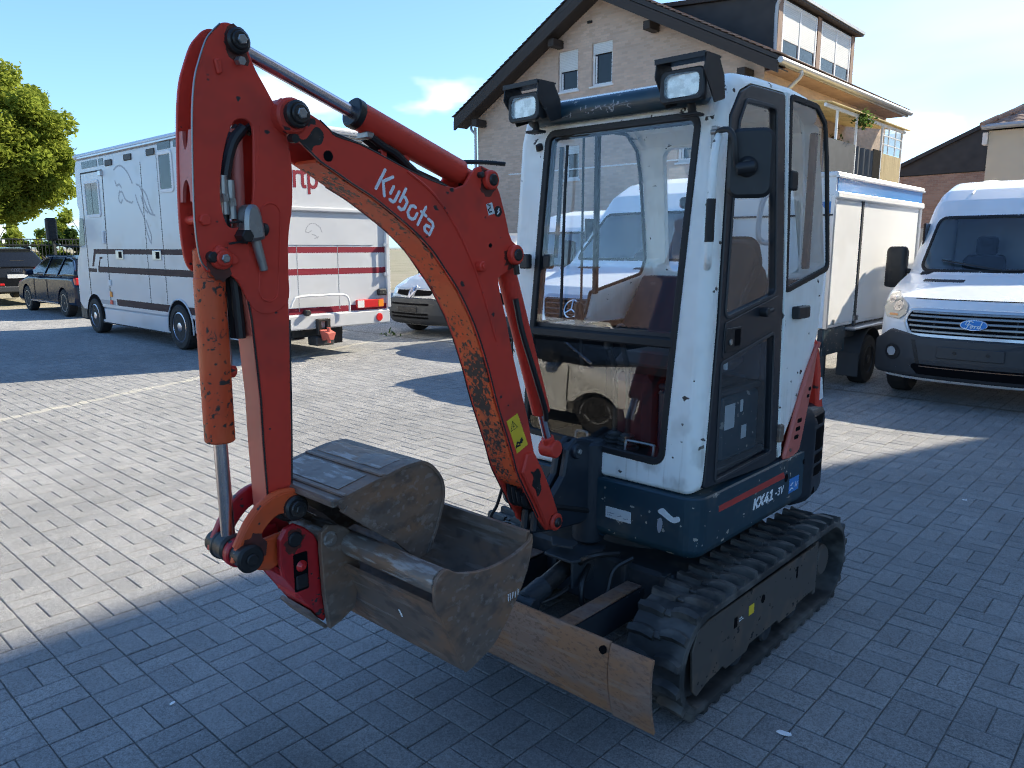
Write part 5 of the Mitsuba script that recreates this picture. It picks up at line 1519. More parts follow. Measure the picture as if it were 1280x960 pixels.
for s in (-1, 1):
    hp = rnd([(s * .52, 1.06), (s * .54, .84), (s * .70, .80), (s * .90, .90), (s * .93, 1.18), (s * .86, 1.22)][::s], .04)
    k = part(sv, 'headlight', sf(prism(hp, 'y', -.010, .03, .004), 0), 'lamp_inner')
    part(k, 'bulb', sf(cyl((s * .76, -.02, .98), (s * .76, -.006, .98), .07, n=20, b=.004), 0), 'chrome')
    part(k, 'lens', sf(prism(hp.buffer(-.004), 'y', -.028, -.026), 0), 'lens')
    part(sv, 'bonnet_vent', sf(prism(rrect(min(s * .25, s * .6), max(s * .25, s * .6), 1.395, 1.415, .006), 'y', -.006, .002), -.003), 'print_black')
    part(sv, 'side_window', place(bx(s * .89, s * .915, 1.45, 2.3, 1.50, 2.02, .006), SX, SY), 'dark_pane')
    part(sv, 'wing_mirror', place(solid([(1.25, 1.28), (1.38, 1.27), (1.40, 1.72), (1.30, 1.74)], .10, .05, 4), SX + s * 1.08, SY), 'black_plastic')
    wheel(sv, SX + s * .84, SY + 1.0, .34, .34, .21, 'x', s, 'dark')
    wheel(sv, SX + s * .84, SY + 4.4, .34, .34, .21, 'x', s, 'dark')
part(sv, 'dashboard', place(bx(-.80, .80, 1.10, 1.6, 1.28, 1.48, .05), SX, SY), 'trim_grey')
for x in (-.45, .42):
    k = part(sv, 'front_seat', place(solid([(2.15, .9), (2.25, .9), (2.42, 1.55), (2.36, 1.62), (2.28, 1.58)], .23, .08, 4), SX + x, SY), 'seat_fabric')
    part(k, 'head_rest', place(solid([(2.34, 1.62), (2.40, 1.61), (2.44, 1.80), (2.38, 1.84), (2.35, 1.82)], .12, .05, 4), SX + x, SY), 'seat_fabric')
pt = thing('hanging_pendant', 'red plush charm hanging behind the windscreen of the star badged van', 'charm')
part(pt, 'cord', cyl((SX + .05, SY + 1.80, 2.10), (SX + .05, SY + 1.80, 1.86), .004, n=6), 'print_black')
part(pt, 'plush_heart', cat([trimesh.creation.icosphere(2, .055).apply_translation((SX + .05, SY + 1.80, 1.83)), trimesh.creation.icosphere(2, .075).apply_translation((SX + .01, SY + 1.80, 1.70))]), 'red_plastic')

# --- silver van beside the horse truck
RE = [(.12, .22), (.04, .30), (.0, .42), (.02, .62), (.06, .74), (.16, .90), (.5, 1.05), (.95, 1.18), (1.05, 1.22), (1.4, 1.50), (1.85, 1.78), (2.1, 1.88), (2.6, 1.94), (4.6, 1.95), (4.8, 1.85), (4.85, .4), (4.7, .28)]
RX, RY = -11.03, 9.15
rv, rf_, rfy = van('silver_van', 'silver van with a diamond badge parked behind the horse truck', RX, RY, RE, .93, (1.02, 1.24, .80, 1.82, 1.76, .74), 'silver_paint', nose=.30)
part(rv, 'bumper', rf_(prism(rnd([(-.93, .24), (.93, .24), (.93, .66), (.5, .73), (-.5, .73), (-.93, .66)], .05), 'y', -.05, .05, .015), 0), 'trim_grey')
for s in (-1, 1):
    gpn = rnd([(s * .09, .875), (s * .09, .765), (s * .46, .785), (s * .50, .86)][::s], .015)
    part(rv, 'grille', rf_(prism(gpn, 'y', -.012, .01), 0), 'cavity')
    hp = rnd([(s * .52, .98), (s * .52, .78), (s * .86, .84), (s * .90, 1.06), (s * .78, 1.10)][::s], .03)
    part(rv, 'headlight', rf_(prism(hp, 'y', -.010, .02, .004), 0), 'lamp_body')
    part(rv, 'side_window', place(bx(s * .85, s * .875, 1.5, 2.3, 1.25, 1.68, .006), RX, RY), 'dark_pane')
    part(rv, 'wing_mirror', place(solid([(1.2, 1.12), (1.32, 1.12), (1.34, 1.42), (1.24, 1.42)], .10, .04, 4), RX + s * 1.04, RY), 'black_plastic')
    wheel(rv, RX + s * .80, RY + .92, .32, .32, .20, 'x', s, 'dark')
    wheel(rv, RX + s * .80, RY + 4.0, .32, .32, .20, 'x', s, 'dark')
dm = strokes([[(0, .10), (.06, 0), (0, -.10), (-.06, 0), (0, .10)]], .030, .008, (0, 0, 0), (1, 0, 0), (0, 0, 1))
dm.vertices += [0, -.03, .835]
part(rv, 'diamond_badge', rf_(dm, 0), 'chrome')
part(rv, 'badge_panel', rf_(prism(rnd([(-.10, .93), (.10, .93), (.08, .73), (-.08, .73)], .02), 'y', -.020, .01, .004), 0), 'silver_paint')
for z in (.60, .355, .42):
    part(rv, 'bumper_slot', rf_(prism(rrect(-.52, .52, z, z + .035, .012), 'y', -.054, -.048), 0), 'cavity')
part(rv, 'blank_plate', rf_(bx(-.27, .27, -.064, -.052, .475, .57, .004), 0), 'print_black')
part(rv, 'red_bonnet_mark', rf_(prism(Polygon(spline([(-.55, 1.10), (-.3, 1.13), (0, 1.11), (.35, 1.14), (.5, 1.10), (.2, 1.075), (-.2, 1.085)], 4, True)).buffer(0), 'y', -.003, -.001), 0), 'pink_paint')

# --- white van further back in the row
WV = [(.12, .25), (.0, .45), (.02, .75), (.10, 1.0), (.4, 1.12), (.95, 1.28), (1.4, 1.65), (1.8, 1.98), (2.2, 2.2), (2.8, 2.30), (4.8, 2.32), (5.0, 2.2), (5.05, .45), (4.9, .3)]
WX, WY = -8.15, 8.55
wv, wf_, _ = van('white_van', 'white van half hidden behind the boom, left of the star badged van', WX, WY, WV, .95, (1.0, 1.36, .80, 1.72, 1.90, .74), 'van_white', nose=.25)
part(wv, 'bumper', wf_(prism(rrect(-.93, .93, .27, .60, .05), 'y', -.04, .05, .012), 0), 'trim_grey')
part(wv, 'grille', wf_(prism(rrect(-.40, .40, .78, .95, .03), 'y', -.012, .01), 0), 'cavity')
for s in (-1, 1):
    part(wv, 'headlight', wf_(prism(rrect(min(s * .5, s * .86), max(s * .5, s * .86), .80, 1.02, .05), 'y', -.012, .02, .004), 0), 'lamp_body')
    part(wv, 'side_window', place(bx(s * .875, s * .90, 1.45, 2.3, 1.40, 1.88, .006), WX, WY), 'dark_pane')
    wheel(wv, WX + s * .82, WY + .95, .33, .33, .20, 'x', s, 'dark')
    wheel(wv, WX + s * .82, WY + 4.1, .33, .33, .20, 'x', s, 'dark')

# ---------------------------------------------------------------- box trailer
TL = thing('box_trailer', 'tall white box trailer with a blue top band and panelled side', 'trailer')
tx0, tx1, ty0, ty1 = -4.30, -3.10, 8.45, 11.62
part(TL, 'body', bx(tx0, tx1, ty0, ty1, .76, 2.20, .012), 'trailer_white')
part(TL, 'roof', bx(tx0 - .02, tx1 + .03, ty0 - .02, ty1 + .03, 2.385, 2.44, .012), 'trailer_white')
part(TL, 'top_band', bx(tx0, tx1 + .012, ty0, ty1, 2.20, 2.385, 0), 'trailer_white')
part(TL, 'blue_awning', bx(tx1 + .012, tx1 + .020, ty0 + .03, ty1 - .02, 2.235, 2.375, 0), 'sticker_blue', label='sun-bleached blue band along the top of the trailer')
part(TL, 'awning_rail', bx(tx1 + .010, tx1 + .045, ty0 - .02, ty1 + .02, 2.375, 2.40, .004), 'alloy')
part(TL, 'awning_rail', bx(tx1, tx1 + .05, ty0 - .02, ty1 + .02, 2.165, 2.235, .012), 'trailer_white')
for y0, y1 in ((ty0 + .03, 9.27), (9.36, ty1 - .10)):
    part(TL, 'side_panel', bx(tx1 - .002, tx1 + .014, y0, y1, .80, 2.15, .005), 'trailer_white')
part(TL, 'panel_post', bx(tx1 + .0, tx1 + .022, 9.285, 9.345, .70, 2.17, .004), 'trim_grey')
part(TL, 'panel_post', bx(tx1 + .0, tx1 + .030, ty1 - .09, ty1 + .01, .74, 2.17, .006), 'alloy')
part(TL, 'front_ledge', bx(tx0, tx1, ty0 - .02, ty0, 1.98, 2.00, 0), 'trim_grey')
part(TL, 'corner_post', bx(tx1 - .03, tx1 + .018, ty0 - .012, ty0 + .02, .76, 2.20, .004), 'alloy')
part(TL, 'blue_flag', prism([(tx1 - .16, 2.13), (tx1 - .005, 2.13), (tx1 - .005, 1.99), (tx1 - .06, 2.03)], 'y', ty0 - .010, ty0 - .004), 'sticker_blue')
part(TL, 'blue_squiggle', strokes([[(0, 0), (.3, .25), (.2, .5), (.6, .8), (1.0, .6)]], .12, .002, (tx1 - .42, ty0 - .0015, 2.24), (1, 0, 0), (0, 0, 1), scale=.10), 'sticker_blue', smooth=False)
for y in (8.62, 9.255, 9.375):
    part(TL, 'panel_hook', bx(tx1 + .014, tx1 + .035, y - .012, y + .012, .80, .86, .004), 'zinc')
part(TL, 'blue_skirt', bx(tx1 - .03, tx1 - .012, ty0, 9.12, .46, .755, .004), 'navy_paint')
part(TL, 'side_step', bx(tx1 - .05, tx1 + .10, 9.10, 10.55, .70, .735, .01), 'alloy')
part(TL, 'chassis_rail', bx(tx1 - .08, tx1 - .03, ty0, ty1, .60, .755, .005), 'undercarriage')
part(TL, 'chassis_rail', bx(tx0 + .03, tx0 + .08, ty0, ty1, .60, .755, .005), 'undercarriage')
fa = [(9.75 + .40 * math.cos(a), .30 + .40 * math.sin(a)) for a in np.linspace(.05, math.pi - .05, 14)]
part(TL, 'mudguard', strip(fa, tx1 - .16, tx1 + .09, .012, 1), 'trim_grey')
part(TL, 'mudguard_flap', bx(tx1 - .16, tx1 + .09, 9.335, 9.35, .13, .42, .004), 'trim_grey')
wheel(TL, tx1 - .02, 9.75, .30, .30, .19, 'x', 1, 'dark', rr=.56)
wheel(TL, tx0 + .02, 9.75, .30, .30, .19, 'x', -1, 'dark', rr=.56)
part(TL, 'support_leg', bx(tx1 - .12, tx1 - .06, ty0 + .2, ty0 + .26, 0, .62, .006), 'undercarriage')
part(TL, 'tail_bracket', bx(tx1 - .5, tx1 - .02, ty0 - .03, ty0, .55, .62, .006), 'undercarriage')

# ---------------------------------------------------------------- horse truck (nose towards -x)
HT = thing('horse_truck', 'long white horse truck with maroon stripes and a horse outline on its side', 'truck')
hx0, hx1, hy0, hy1 = -16.45, -9.83, 5.45, 7.75
hp_ = lambda *a, **k: part(HT, *a, **k)
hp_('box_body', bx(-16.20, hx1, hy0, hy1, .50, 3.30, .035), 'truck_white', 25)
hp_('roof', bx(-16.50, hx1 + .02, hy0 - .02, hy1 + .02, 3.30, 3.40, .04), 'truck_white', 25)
hp_('roof_rail', bx(-16.2, hx1 + .03, hy0 - .035, hy0 - .015, 3.295, 3.325, .004), 'alloy')
hp_('roof_rail', bx(hx1 + .018, hx1 + .035, hy0 - .035, hy1 + .03, 3.295, 3.325, .004), 'alloy')
nose_ = Polygon([(-16.2, .42), (-16.75, .42), (-16.95, .55), (-16.95, 1.15), (-16.85, 1.45), (-16.70, 1.60), (-16.52, 2.35), (-16.60, 2.45), (-16.55, 3.15), (-16.45, 3.30), (-16.2, 3.30)]).buffer(-.03).buffer(.03)
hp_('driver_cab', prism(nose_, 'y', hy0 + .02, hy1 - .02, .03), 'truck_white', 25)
hp_('cab_window', prism(rnd([(-16.66, 1.66), (-16.34, 1.70), (-16.32, 2.20), (-16.50, 2.22)], .03), 'y', hy0 + .012, hy0 + .022), 'dark_pane')
hp_('cab_windscreen', hull([(x, y, z) for x, z in ((-16.735, 1.65), (-16.70, 1.65), (-16.545, 2.30), (-16.51, 2.30)) for y in (hy0 + .15, hy1 - .15)]), 'dark_pane')
side_print = lambda nm, poly, m, d=.002, **k: hp_(nm, prism(poly, 'y', hy0 - d, hy0 + .001), m, smooth=False, **k)
band = lambda a, b_, z0, z1: sbox(a, z0, b_, z1)
for nm, poly in (('stripe', shapely.union_all([band(-15.85, hx1, 1.53, 1.62), Polygon([(-15.85, 1.62), (-15.78, 1.53), (-15.93, 1.29), (-16.02, 1.29)])])),
                 ('stripe', shapely.union_all([band(-16.20, -15.80, 1.185, 1.255), band(-15.72, hx1, 1.185, 1.295), Polygon([(-15.72, 1.25), (-15.60, 1.46), (-15.55, 1.46), (-15.66, 1.25)]), band(-15.60, -15.45, 1.44, 1.475)])),
                 ('stripe', band(-14.94, hx1, .59, .71))):
    side_print(nm, poly, 'print_dark_maroon')
side_print('stripe', band(-16.18, -15.0, .59, .67), 'print_grey')
for a, b_, z0, z1 in ((-16.08, -15.30, 3.11, 3.235), (-15.22, -15.0, 3.115, 3.235), (-12.70, -12.23, 3.175, 3.285), (-12.12, -11.6, 3.175, 3.285)):
    side_print('top_window', rrect(a, b_, z0, z1, .02), 'dark_pane', .006)
for a, z in ((-14.90, 3.08), (-14.05, 3.11), (-13.12, 3.12)):
    hp_('side_marker', bx(a, a + .31, hy0 - .02, hy0, z, z + .105, .008), 'trim_grey')
for nm, (a, b_, z0, z1), n_ in (('door_window', (-16.0, -15.36, 2.255, 2.83), 2), ('side_window', (-12.68, -12.25, 2.56, 3.10), 1), ('side_window', (-11.6, -10.9, 2.4, 3.0), 1)):
    fr_ = hp_(nm + '_frame', prism(frame_poly(rrect(a - .05, b_ + .05, z0 - .05, z1 + .05, .07), .055), 'y', hy0 - .016, hy0, .004), 'window_white')
    for i in range(n_):
        w_ = (b_ - a) / n_
        part(fr_, 'pane', prism(rrect(a + i * w_ + .012, a + (i + 1) * w_ - .012, z0 + .01, z1 - .01, .03), 'y', hy0 - .008, hy0 - .001), 'dark_pane')
for pts in ([(-16.19, 3.03), (-16.21, .50)], [(-15.10, 3.02), (-15.24, .60)], [(-13.41, 3.05), (-13.42, .70)], [(-12.77, 3.12), (-12.76, .72)], [(-16.19, 3.03), (-15.10, 3.03)]):
    a_, b_ = np.array(pts[0]), np.array(pts[1])
    d_ = (b_ - a_) / np.linalg.norm(b_ - a_)
    n_ = np.array([-d_[1], d_[0]]) * (.014 if a_[0] < -15 else .006)
    hp_('panel_seam', prism([a_ + n_, b_ + n_, b_ - n_, a_ - n_], 'y', hy0 - .0035, hy0 - .001), 'seal', smooth=False)
hp_('door_hinge', bx(-15.19, -15.08, hy0 - .05, hy0, 2.93, 3.02, .006), 'alloy')
hp_('door_handle', bx(-15.33, -15.25, hy0 - .03, hy0, 1.72, 1.95, .01), 'window_white')
for x in (-14.76, -13.18):
    k = hp_('locker_catch', bx(x, x + .33, hy0 - .022, hy0, 1.44, 1.60, .008), 'alloy')
    part(k, 'catch_pocket', bx(x + .14, x + .29, hy0 - .024, hy0 - .021, 1.465, 1.575), 'cavity')
for z in (.74, .95):
    hp_('reflector_lamp', bx(-15.22, -15.12, hy0 - .02, hy0, z, z + .10, .006), 'window_white' if z > .8 else 'orange_plastic')
hp_('red_marker', bx(-15.23, -15.12, hy0 - .02, hy0, .60, .68, .006), 'red_plastic')
horse = [[(-14.55, 3.00), (-14.35, 3.05), (-14.15, 3.02), (-13.95, 2.90), (-13.80, 2.73)], [(-14.53, 2.80), (-14.48, 2.72), (-14.36, 2.74), (-14.28, 2.68)], [(-14.37, 2.62), (-14.44, 2.50), (-14.36, 2.42), (-14.28, 2.47)], [(-14.40, 2.60), (-14.26, 2.60), (-14.14, 2.47), (-13.92, 2.41), (-13.84, 2.42)],
         [(-13.63, 2.70), (-13.50, 2.66), (-13.43, 2.56)], [(-13.70, 2.52), (-13.64, 2.40), (-13.52, 2.25), (-13.42, 2.12), (-13.38, 1.95), (-13.30, 1.80)], [(-13.30, 1.80), (-13.22, 1.72), (-13.20, 1.84), (-13.28, 1.98), (-13.36, 2.10)], [(-13.44, 2.58), (-13.36, 2.42), (-13.20, 2.22), (-12.99, 2.17)],
         [(-13.38, 2.60), (-13.26, 2.50), (-13.16, 2.32), (-13.06, 2.20)], [(-13.48, 2.50), (-13.38, 2.30), (-13.26, 2.22)]]
hm = []
for l in horse:
    sp3 = spline([(x, 0, z) for x, z in l], 6)
    hm.append(prism(LineString([(p[0], p[2]) for p in sp3]).buffer(.016), 'y', hy0 - .003, hy0 - .001))
hp_('horse_drawing', cat(hm), 'print_grey', smooth=False, label='grey outline drawing of a horse')
hp_('sill', bx(-16.1, -12.75, hy0 + .01, hy0 + .05, .24, .50, .006), 'truck_white')
hp_('sill', bx(-11.85, hx1, hy0 + .01, hy0 + .05, .30, .50, .006), 'truck_white')
hp_('sill_trim', bx(-16.1, -12.75, hy0 - .005, hy0 + .04, .225, .245, .004), 'seal')
ar = [(-12.33 + .46 * math.cos(a), .36 + .46 * math.sin(a)) for a in np.linspace(-.2, math.pi + .2, 16)]
hp_('wheel_arch', prism(Polygon(ar), 'y', hy0 - .0045, hy0 + .06), 'cavity', smooth=False)
hp_('arch_trim', tube([(x, hy0 - .008, z) for x, z in ar], .014, 6), 'truck_white')
ar2 = [(-16.05 + .44 * math.cos(a), .34 + .42 * math.sin(a)) for a in np.linspace(-.1, math.pi + .1, 16)]
hp_('wheel_arch', prism(Polygon(ar2), 'y', hy0 - .0045, hy0 + .06), 'cavity', smooth=False)
wheel(HT, -12.33, hy0 + .085, .37, .37, .24, 'y', -1, 'chrome')
wheel(HT, -16.05, hy0 + .085, .34, .34, .22, 'y', -1, 'chrome')
wheel(HT, -12.33, hy1 - .14, .37, .37, .24, 'y', 1, 'steel')
wheel(HT, -16.05, hy1 - .14, .34, .34, .22, 'y', 1, 'steel')
hp_('cab_bumper', bx(-16.98, -16.60, hy0 + .03, hy1 - .03, .22, .62, .04), 'black_plastic')
hp_('mirror_arm', stube([(-16.62, hy0, 1.66), (-16.85, hy0 - .22, 1.68), (-16.98, hy0 - .34, 1.78), (-16.98, hy0 - .34, 2.2)], .016, 6), 'black_plastic')
hp_('wing_mirror', bx(-17.02, -16.92, hy0 - .46, hy0 - .26, 1.78, 2.22, .03), 'black_plastic')
hp_('chassis', bx(-16.0, hx1 - .3, hy0 + .7, hy1 - .7, .30, .50, .01), 'undercarriage')
# rear face
rpn = lambda nm, poly, m, d=.002, **k: hp_(nm, prism(poly, 'x', hx1 - .001, hx1 + d), m, smooth=False, **k)
for z0, z1 in ((1.57, 1.655), (1.25, 1.34), (.68, .77)):
    rpn('rear_stripe', sbox(hy0 + .05, z0, hy1 - .06, z1), 'print_maroon')
hp_('rear_ledge', bx(hx1, hx1 + .06, hy0 + .03, hy1 - .03, 2.165, 2.225, .012), 'truck_white')
hp_('rear_panel', prism(rrect(hy0 + .10, hy1 - .22, 1.68, 2.15, .10), 'x', hx1, hx1 + .012, .006), 'truck_white')
hp_('rear_edge', bx(hx1, hx1 + .05, hy1 - .07, hy1 + .01, .70, 3.28, .012), 'truck_white')
hp_('rear_edge', bx(hx1, hx1 + .05, hy0 - .01, hy0 + .04, .70, 3.28, .012), 'truck_white')
for y in (6.10, 6.80):
    rpn('rear_seam', sbox(y - .004, .72, y + .004, 2.16), 'print_grey', .0035)
hp_('rear_lettering', text('rtp', .30, (hx1 + .001, 6.07, 2.50), (0, 1, 0), (0, 0, 1), .44, .003), 'print_maroon', smooth=False, label='maroon lettering high on the rear')
rh = [[(6.27, 1.93), (6.33, 1.99), (6.42, 1.99), (6.50, 1.94), (6.53, 1.87)], [(6.27, 1.93), (6.25, 1.87), (6.30, 1.86), (6.36, 1.89)], [(6.36, 1.84), (6.42, 1.82), (6.45, 1.78)], [(6.40, 1.78), (6.47, 1.80)]]
hp_('rear_horse_drawing', cat([prism(LineString(l).buffer(.006), 'x', hx1 + .0125, hx1 + .0135) for l in rh]), 'print_grey', smooth=False)
hp_('rear_vent', bx(hx1, hx1 + .02, 6.75, 7.55, 3.02, 3.26, .006), 'alloy')
for z in np.arange(3.05, 3.25, .04):
    hp_('vent_slat', bx(hx1 + .018, hx1 + .032, 6.78, 7.30, z, z + .022, .003), 'trim_grey')
hp_('rear_bumper', bx(hx1 - .10, hx1 + .03, hy0, hy1, .45, .67, .02), 'truck_white')
hp_('grab_rail', tube([(hx1 + .10, y, z) for y, z in spline([(5.90, .80), (5.95, .90), (6.05, .945), (6.40, .95), (6.78, .945), (6.88, .90), (6.91, .80), (6.91, .68)], 4)], .016, 8), 'window_white')
lk = hp_('rear_lamp', bx(hx1, hx1 + .05, 7.09, 7.61, .715, .845, .010), 'red_plastic')
part(lk, 'white_lens', bx(hx1 + .05, hx1 + .055, 7.10, 7.22, .725, .835), 'label_white')
part(lk, 'orange_lens', bx(hx1 + .05, hx1 + .055, 7.50, 7.60, .725, .835), 'orange_plastic')
hp_('round_reflector', cyl((hx1 + .03, 7.52, .555), (hx1 + .05, 7.52, .555), .062, n=24, b=.006), 'red_plastic')
hp_('number_lamp', bx(hx1, hx1 + .08, 7.50, 7.66, .90, 1.0, .015), 'black_plastic')
hp_('door_bolt', cat([cyl((hx1 + .07, 7.66, 1.20), (hx1 + .07, 7.66, 1.72), .014, n=10), bx(hx1 + .03, hx1 + .08, 7.62, 7.70, 1.66, 1.72, .006), bx(hx1 + .03, hx1 + .08, 7.62, 7.70, 1.20, 1.26, .006)]), 'alloy')
hp_('buffer_stop', cyl((hx1 + .0, 6.19, .70), (hx1 + .10, 6.19, .70), .045, n=16, b=.01), 'black_plastic')
tk_ = hp_('tow_hitch', cat([bx(hx1 + .02, hx1 + .10, 6.34, 6.40, .36, .60, .008), bx(hx1 + .02, hx1 + .10, 6.50, 6.56, .36, .60, .008), bx(hx1 + .02, hx1 + .10, 6.34, 6.56, .56, .60, .008)]), 'greasy_steel')
part(tk_, 'coupling_jaw', cat([hull([(hx1 + .10, y, z) for y, z in ((6.36, .44), (6.54, .44), (6.40, .28), (6.50, .28))] + [(hx1 + .28, y, z) for y, z in ((6.38, .40), (6.52, .40), (6.42, .30), (6.48, .30))]), cyl((hx1 + .2, 6.45, .25), (hx1 + .2, 6.45, .48), .025, n=12)]), 'pink_paint')
part(tk_, 'hitch_block', bx(hx1 - .15, hx1 + .10, 6.30, 6.62, .20, .34, .02), 'undercarriage')
hp_('mud_flap', bx(hx1 - .20, hx1 - .17, 6.62, 6.95, .18, .46, .01), 'seal')

# ---------------------------------------------------------------- estate car and SUV at the left edge
def car(name, label, prof, roof, hw, paint, M, wb, wr=.33, rim='alloy', rear_lamps=True, nose_=.10):
    """Lower body and glasshouse swept across; M places it: function mesh -> mesh. Nose towards -y in its own frame."""
    key = thing(name, label, 'car')

    def de(V):
        V = V.copy()
        t = np.abs(V[:, 0]) / hw
        L = max(p[0] for p in prof)
        V[:, 1] += nose_ * t ** 3 * np.clip(1 - V[:, 1] / 1.5, 0, 1) - nose_ * t ** 3 * np.clip(1 - (L - V[:, 1]) / 1.0, 0, 1)
        V[:, 0] *= 1 - .30 * np.clip((V[:, 2] - .92) / .62, 0, 1.2) ** 1.1
        return V
    low = solid(Polygon(prof).buffer(-.04).buffer(.04, quad_segs=4), hw, .10, 5, de)
    for y in wb:
        low = cut(low, cyl((-3, y, wr), (-hw + .26, y, wr), wr + .05, n=28), cyl((hw - .26, y, wr), (3, y, wr), wr + .05, n=28))
    part(key, 'body', M(low), paint, 30)
    gh = solid(Polygon(roof).buffer(-.05).buffer(.05, quad_segs=4), hw - .02, .10, 5, de)
    part(key, 'glasshouse', M(gh), 'dark_pane', 30)
    rt = [p for p in roof if p[1] > max(q[1] for q in roof) - .12]
    rp_ = Polygon(roof).buffer(.008).intersection(sbox(-9, max(q[1] for q in roof) - .085, 9, 3))
    part(key, 'roof', M(solid(rp_ if rp_.geom_type == 'Polygon' else max(rp_.geoms, key=lambda g: g.area), hw - .015, .10, 4, de)), paint, 30)
    for s in (-1, 1):
        for y in wb:
            k = new(f'{key}__wheel')
            sub = {}
            USED.discard(k)
            n0 = set(scene)
            wheel('TMP', s * (hw - .11), y, wr, wr, .21, 'x', s, rim)
            for o in [o for o in scene if o not in n0]:
                d_ = scene.pop(o)
                USED.discard(o)
                v, f, nn, *_ = meshkit.WRITTEN[d_['filename']]
                nk = k + o[len('TMP__wheel'):]
                USED.add(nk)
                scene[nk] = mikit.ply(M(mesh(v, f)), d_['bsdf']['id'], smooth=30)
    return key


def xf(ox, oy, ang):
    c_, s_ = math.cos(ang), math.sin(ang)

    def f(m):
        v = m.vertices.copy()
        m = m.copy()
        m.vertices = np.column_stack([ox + c_ * v[:, 0] - s_ * v[:, 1], oy + s_ * v[:, 0] + c_ * v[:, 1], v[:, 2]])
        return m
    return f


ESP = [(.05, .30), (.0, .50), (.04, .68), (.18, .78), (.9, .92), (1.15, .95), (4.3, .98), (4.58, .95), (4.68, .75), (4.70, .45), (4.62, .28), (.2, .22)]
ESR = [(1.05, .92), (1.55, 1.18), (1.95, 1.40), (2.4, 1.455), (3.4, 1.45), (4.1, 1.38), (4.45, 1.15), (4.58, .95)]
M1 = xf(-24.15, 7.15, -math.pi / 2)                             # nose towards -x
ec = car('estate_car', 'dark blue estate car parked beyond the nose of the horse truck', ESP, ESR, .92, 'dark_blue_paint', lambda m: M1(m), (.92, 3.72))
ecf = lambda m: M1(m)
for s in (1,):
    for y, l in ((1.62, 'a'), (2.62, 'b')):
        part(ec, 'door_seam', ecf(tube([(s * .925, y, .40), (s * .932, y, .88)], .006, 4)), 'seal')
part(ec, 'window_trim', ecf(tube([(.905 * (1 - .3 * max(0, (z - .92) / .62)), y, z) for y, z in ((1.35, .985), (2.4, 1.0), (3.6, 1.01), (4.3, 1.06))], .012, 6)), 'chrome')
part(ec, 'window_trim', ecf(tube([(.905 * (1 - .3 * (z - .92) / .62) - .0, y, z) for y, z in spline([(1.45, 1.10), (1.95, 1.36), (2.4, 1.43), (3.4, 1.43), (4.1, 1.34), (4.42, 1.12)], 4)], .010, 6)), 'chrome')
part(ec, 'sill_trim', ecf(bx(.88, .935, 1.25, 3.30, .285, .315, .006)), 'chrome')
part(ec, 'wing_mirror', ecf(bx(.92, 1.12, 1.52, 1.68, .96, 1.10, .03)), 'dark_blue_paint')
for y in (2.38, 3.35):
    part(ec, 'window_pillar', ecf(hull([(.925 * (1 - .3 * max(0, (z - .92) / .62) ** 1.1) + .004, y + d_ + (z - .96) * .25, z) for z in (.96, 1.42) for d_ in (-.03, .03)] + [(.90 * (1 - .3 * max(0, (z - .92) / .62) ** 1.1), y + (z - .96) * .25, z) for z in (.96, 1.42)])), 'dark_blue_paint')
part(ec, 'headlight', ecf(bx(.55, .86, .04, .20, .62, .74, .03)), 'lamp_body')
part(ec, 'tail_lamp', ecf(bx(.70, .90, 4.45, 4.62, .78, .95, .02)), 'red_plastic')
SVP = [(.05, .34), (.0, .55), (.04, .85), (.25, .98), (1.2, 1.08), (4.4, 1.12), (4.62, 1.05), (4.70, .80), (4.66, .40), (4.55, .32), (.2, .26)]
SVR = [(1.15, 1.05), (1.75, 1.45), (2.2, 1.62), (3.0, 1.66), (3.9, 1.62), (4.25, 1.52), (4.62, 1.10), (4.60, 1.05)]
M2 = xf(-30.58, 6.75, -math.pi / 2)
sv2 = car('suv', 'dark grey SUV seen from behind at the left edge', SVP, SVR, .95, 'dark_grey_paint', lambda m: M2(m), (.95, 3.78), .37)
for s in (-1, 1):
    part(sv2, 'tail_lamp', M2(bx(s * .45 if s > 0 else -.90, .90 if s > 0 else -.45, 4.58, 4.69, .92, 1.06, .03)), 'red_plastic')
    part(sv2, 'bumper_reflector', M2(bx(.35 if s > 0 else -.80, .80 if s > 0 else -.35, 4.66, 4.705, .56, .62, .01)), 'red_plastic')
part(sv2, 'rear_emblem', M2(strokes([[(r * math.cos(a) + i * .062, r * math.sin(a)) for a in np.linspace(0, 2 * math.pi, 14)] for i in range(4) for r in (.042,)], .010, .004, (.10, 4.69, 1.0), (-1, 0, 0), (0, 0, 1))), 'chrome')
part(sv2, 'number_plate', M2(bx(-.26, .26, 4.69, 4.71, .77, .88, .003)), 'label_white')
part(sv2, 'roof_rail', M2(tube([(.66, y, 1.655 + .02 * math.sin((y - 1.9) / 2.1 * math.pi)) for y in np.linspace(1.9, 4.0, 8)], .016, 6)), 'alloy')
part(sv2, 'rear_wiper', M2(tube([(.1, 4.46, 1.28), (-.25, 4.47, 1.27)], .012, 5)), 'seal')
part(sv2, 'rear_bumper', M2(bx(-.90, .90, 4.60, 4.72, .36, .54, .03)), 'trim_grey')

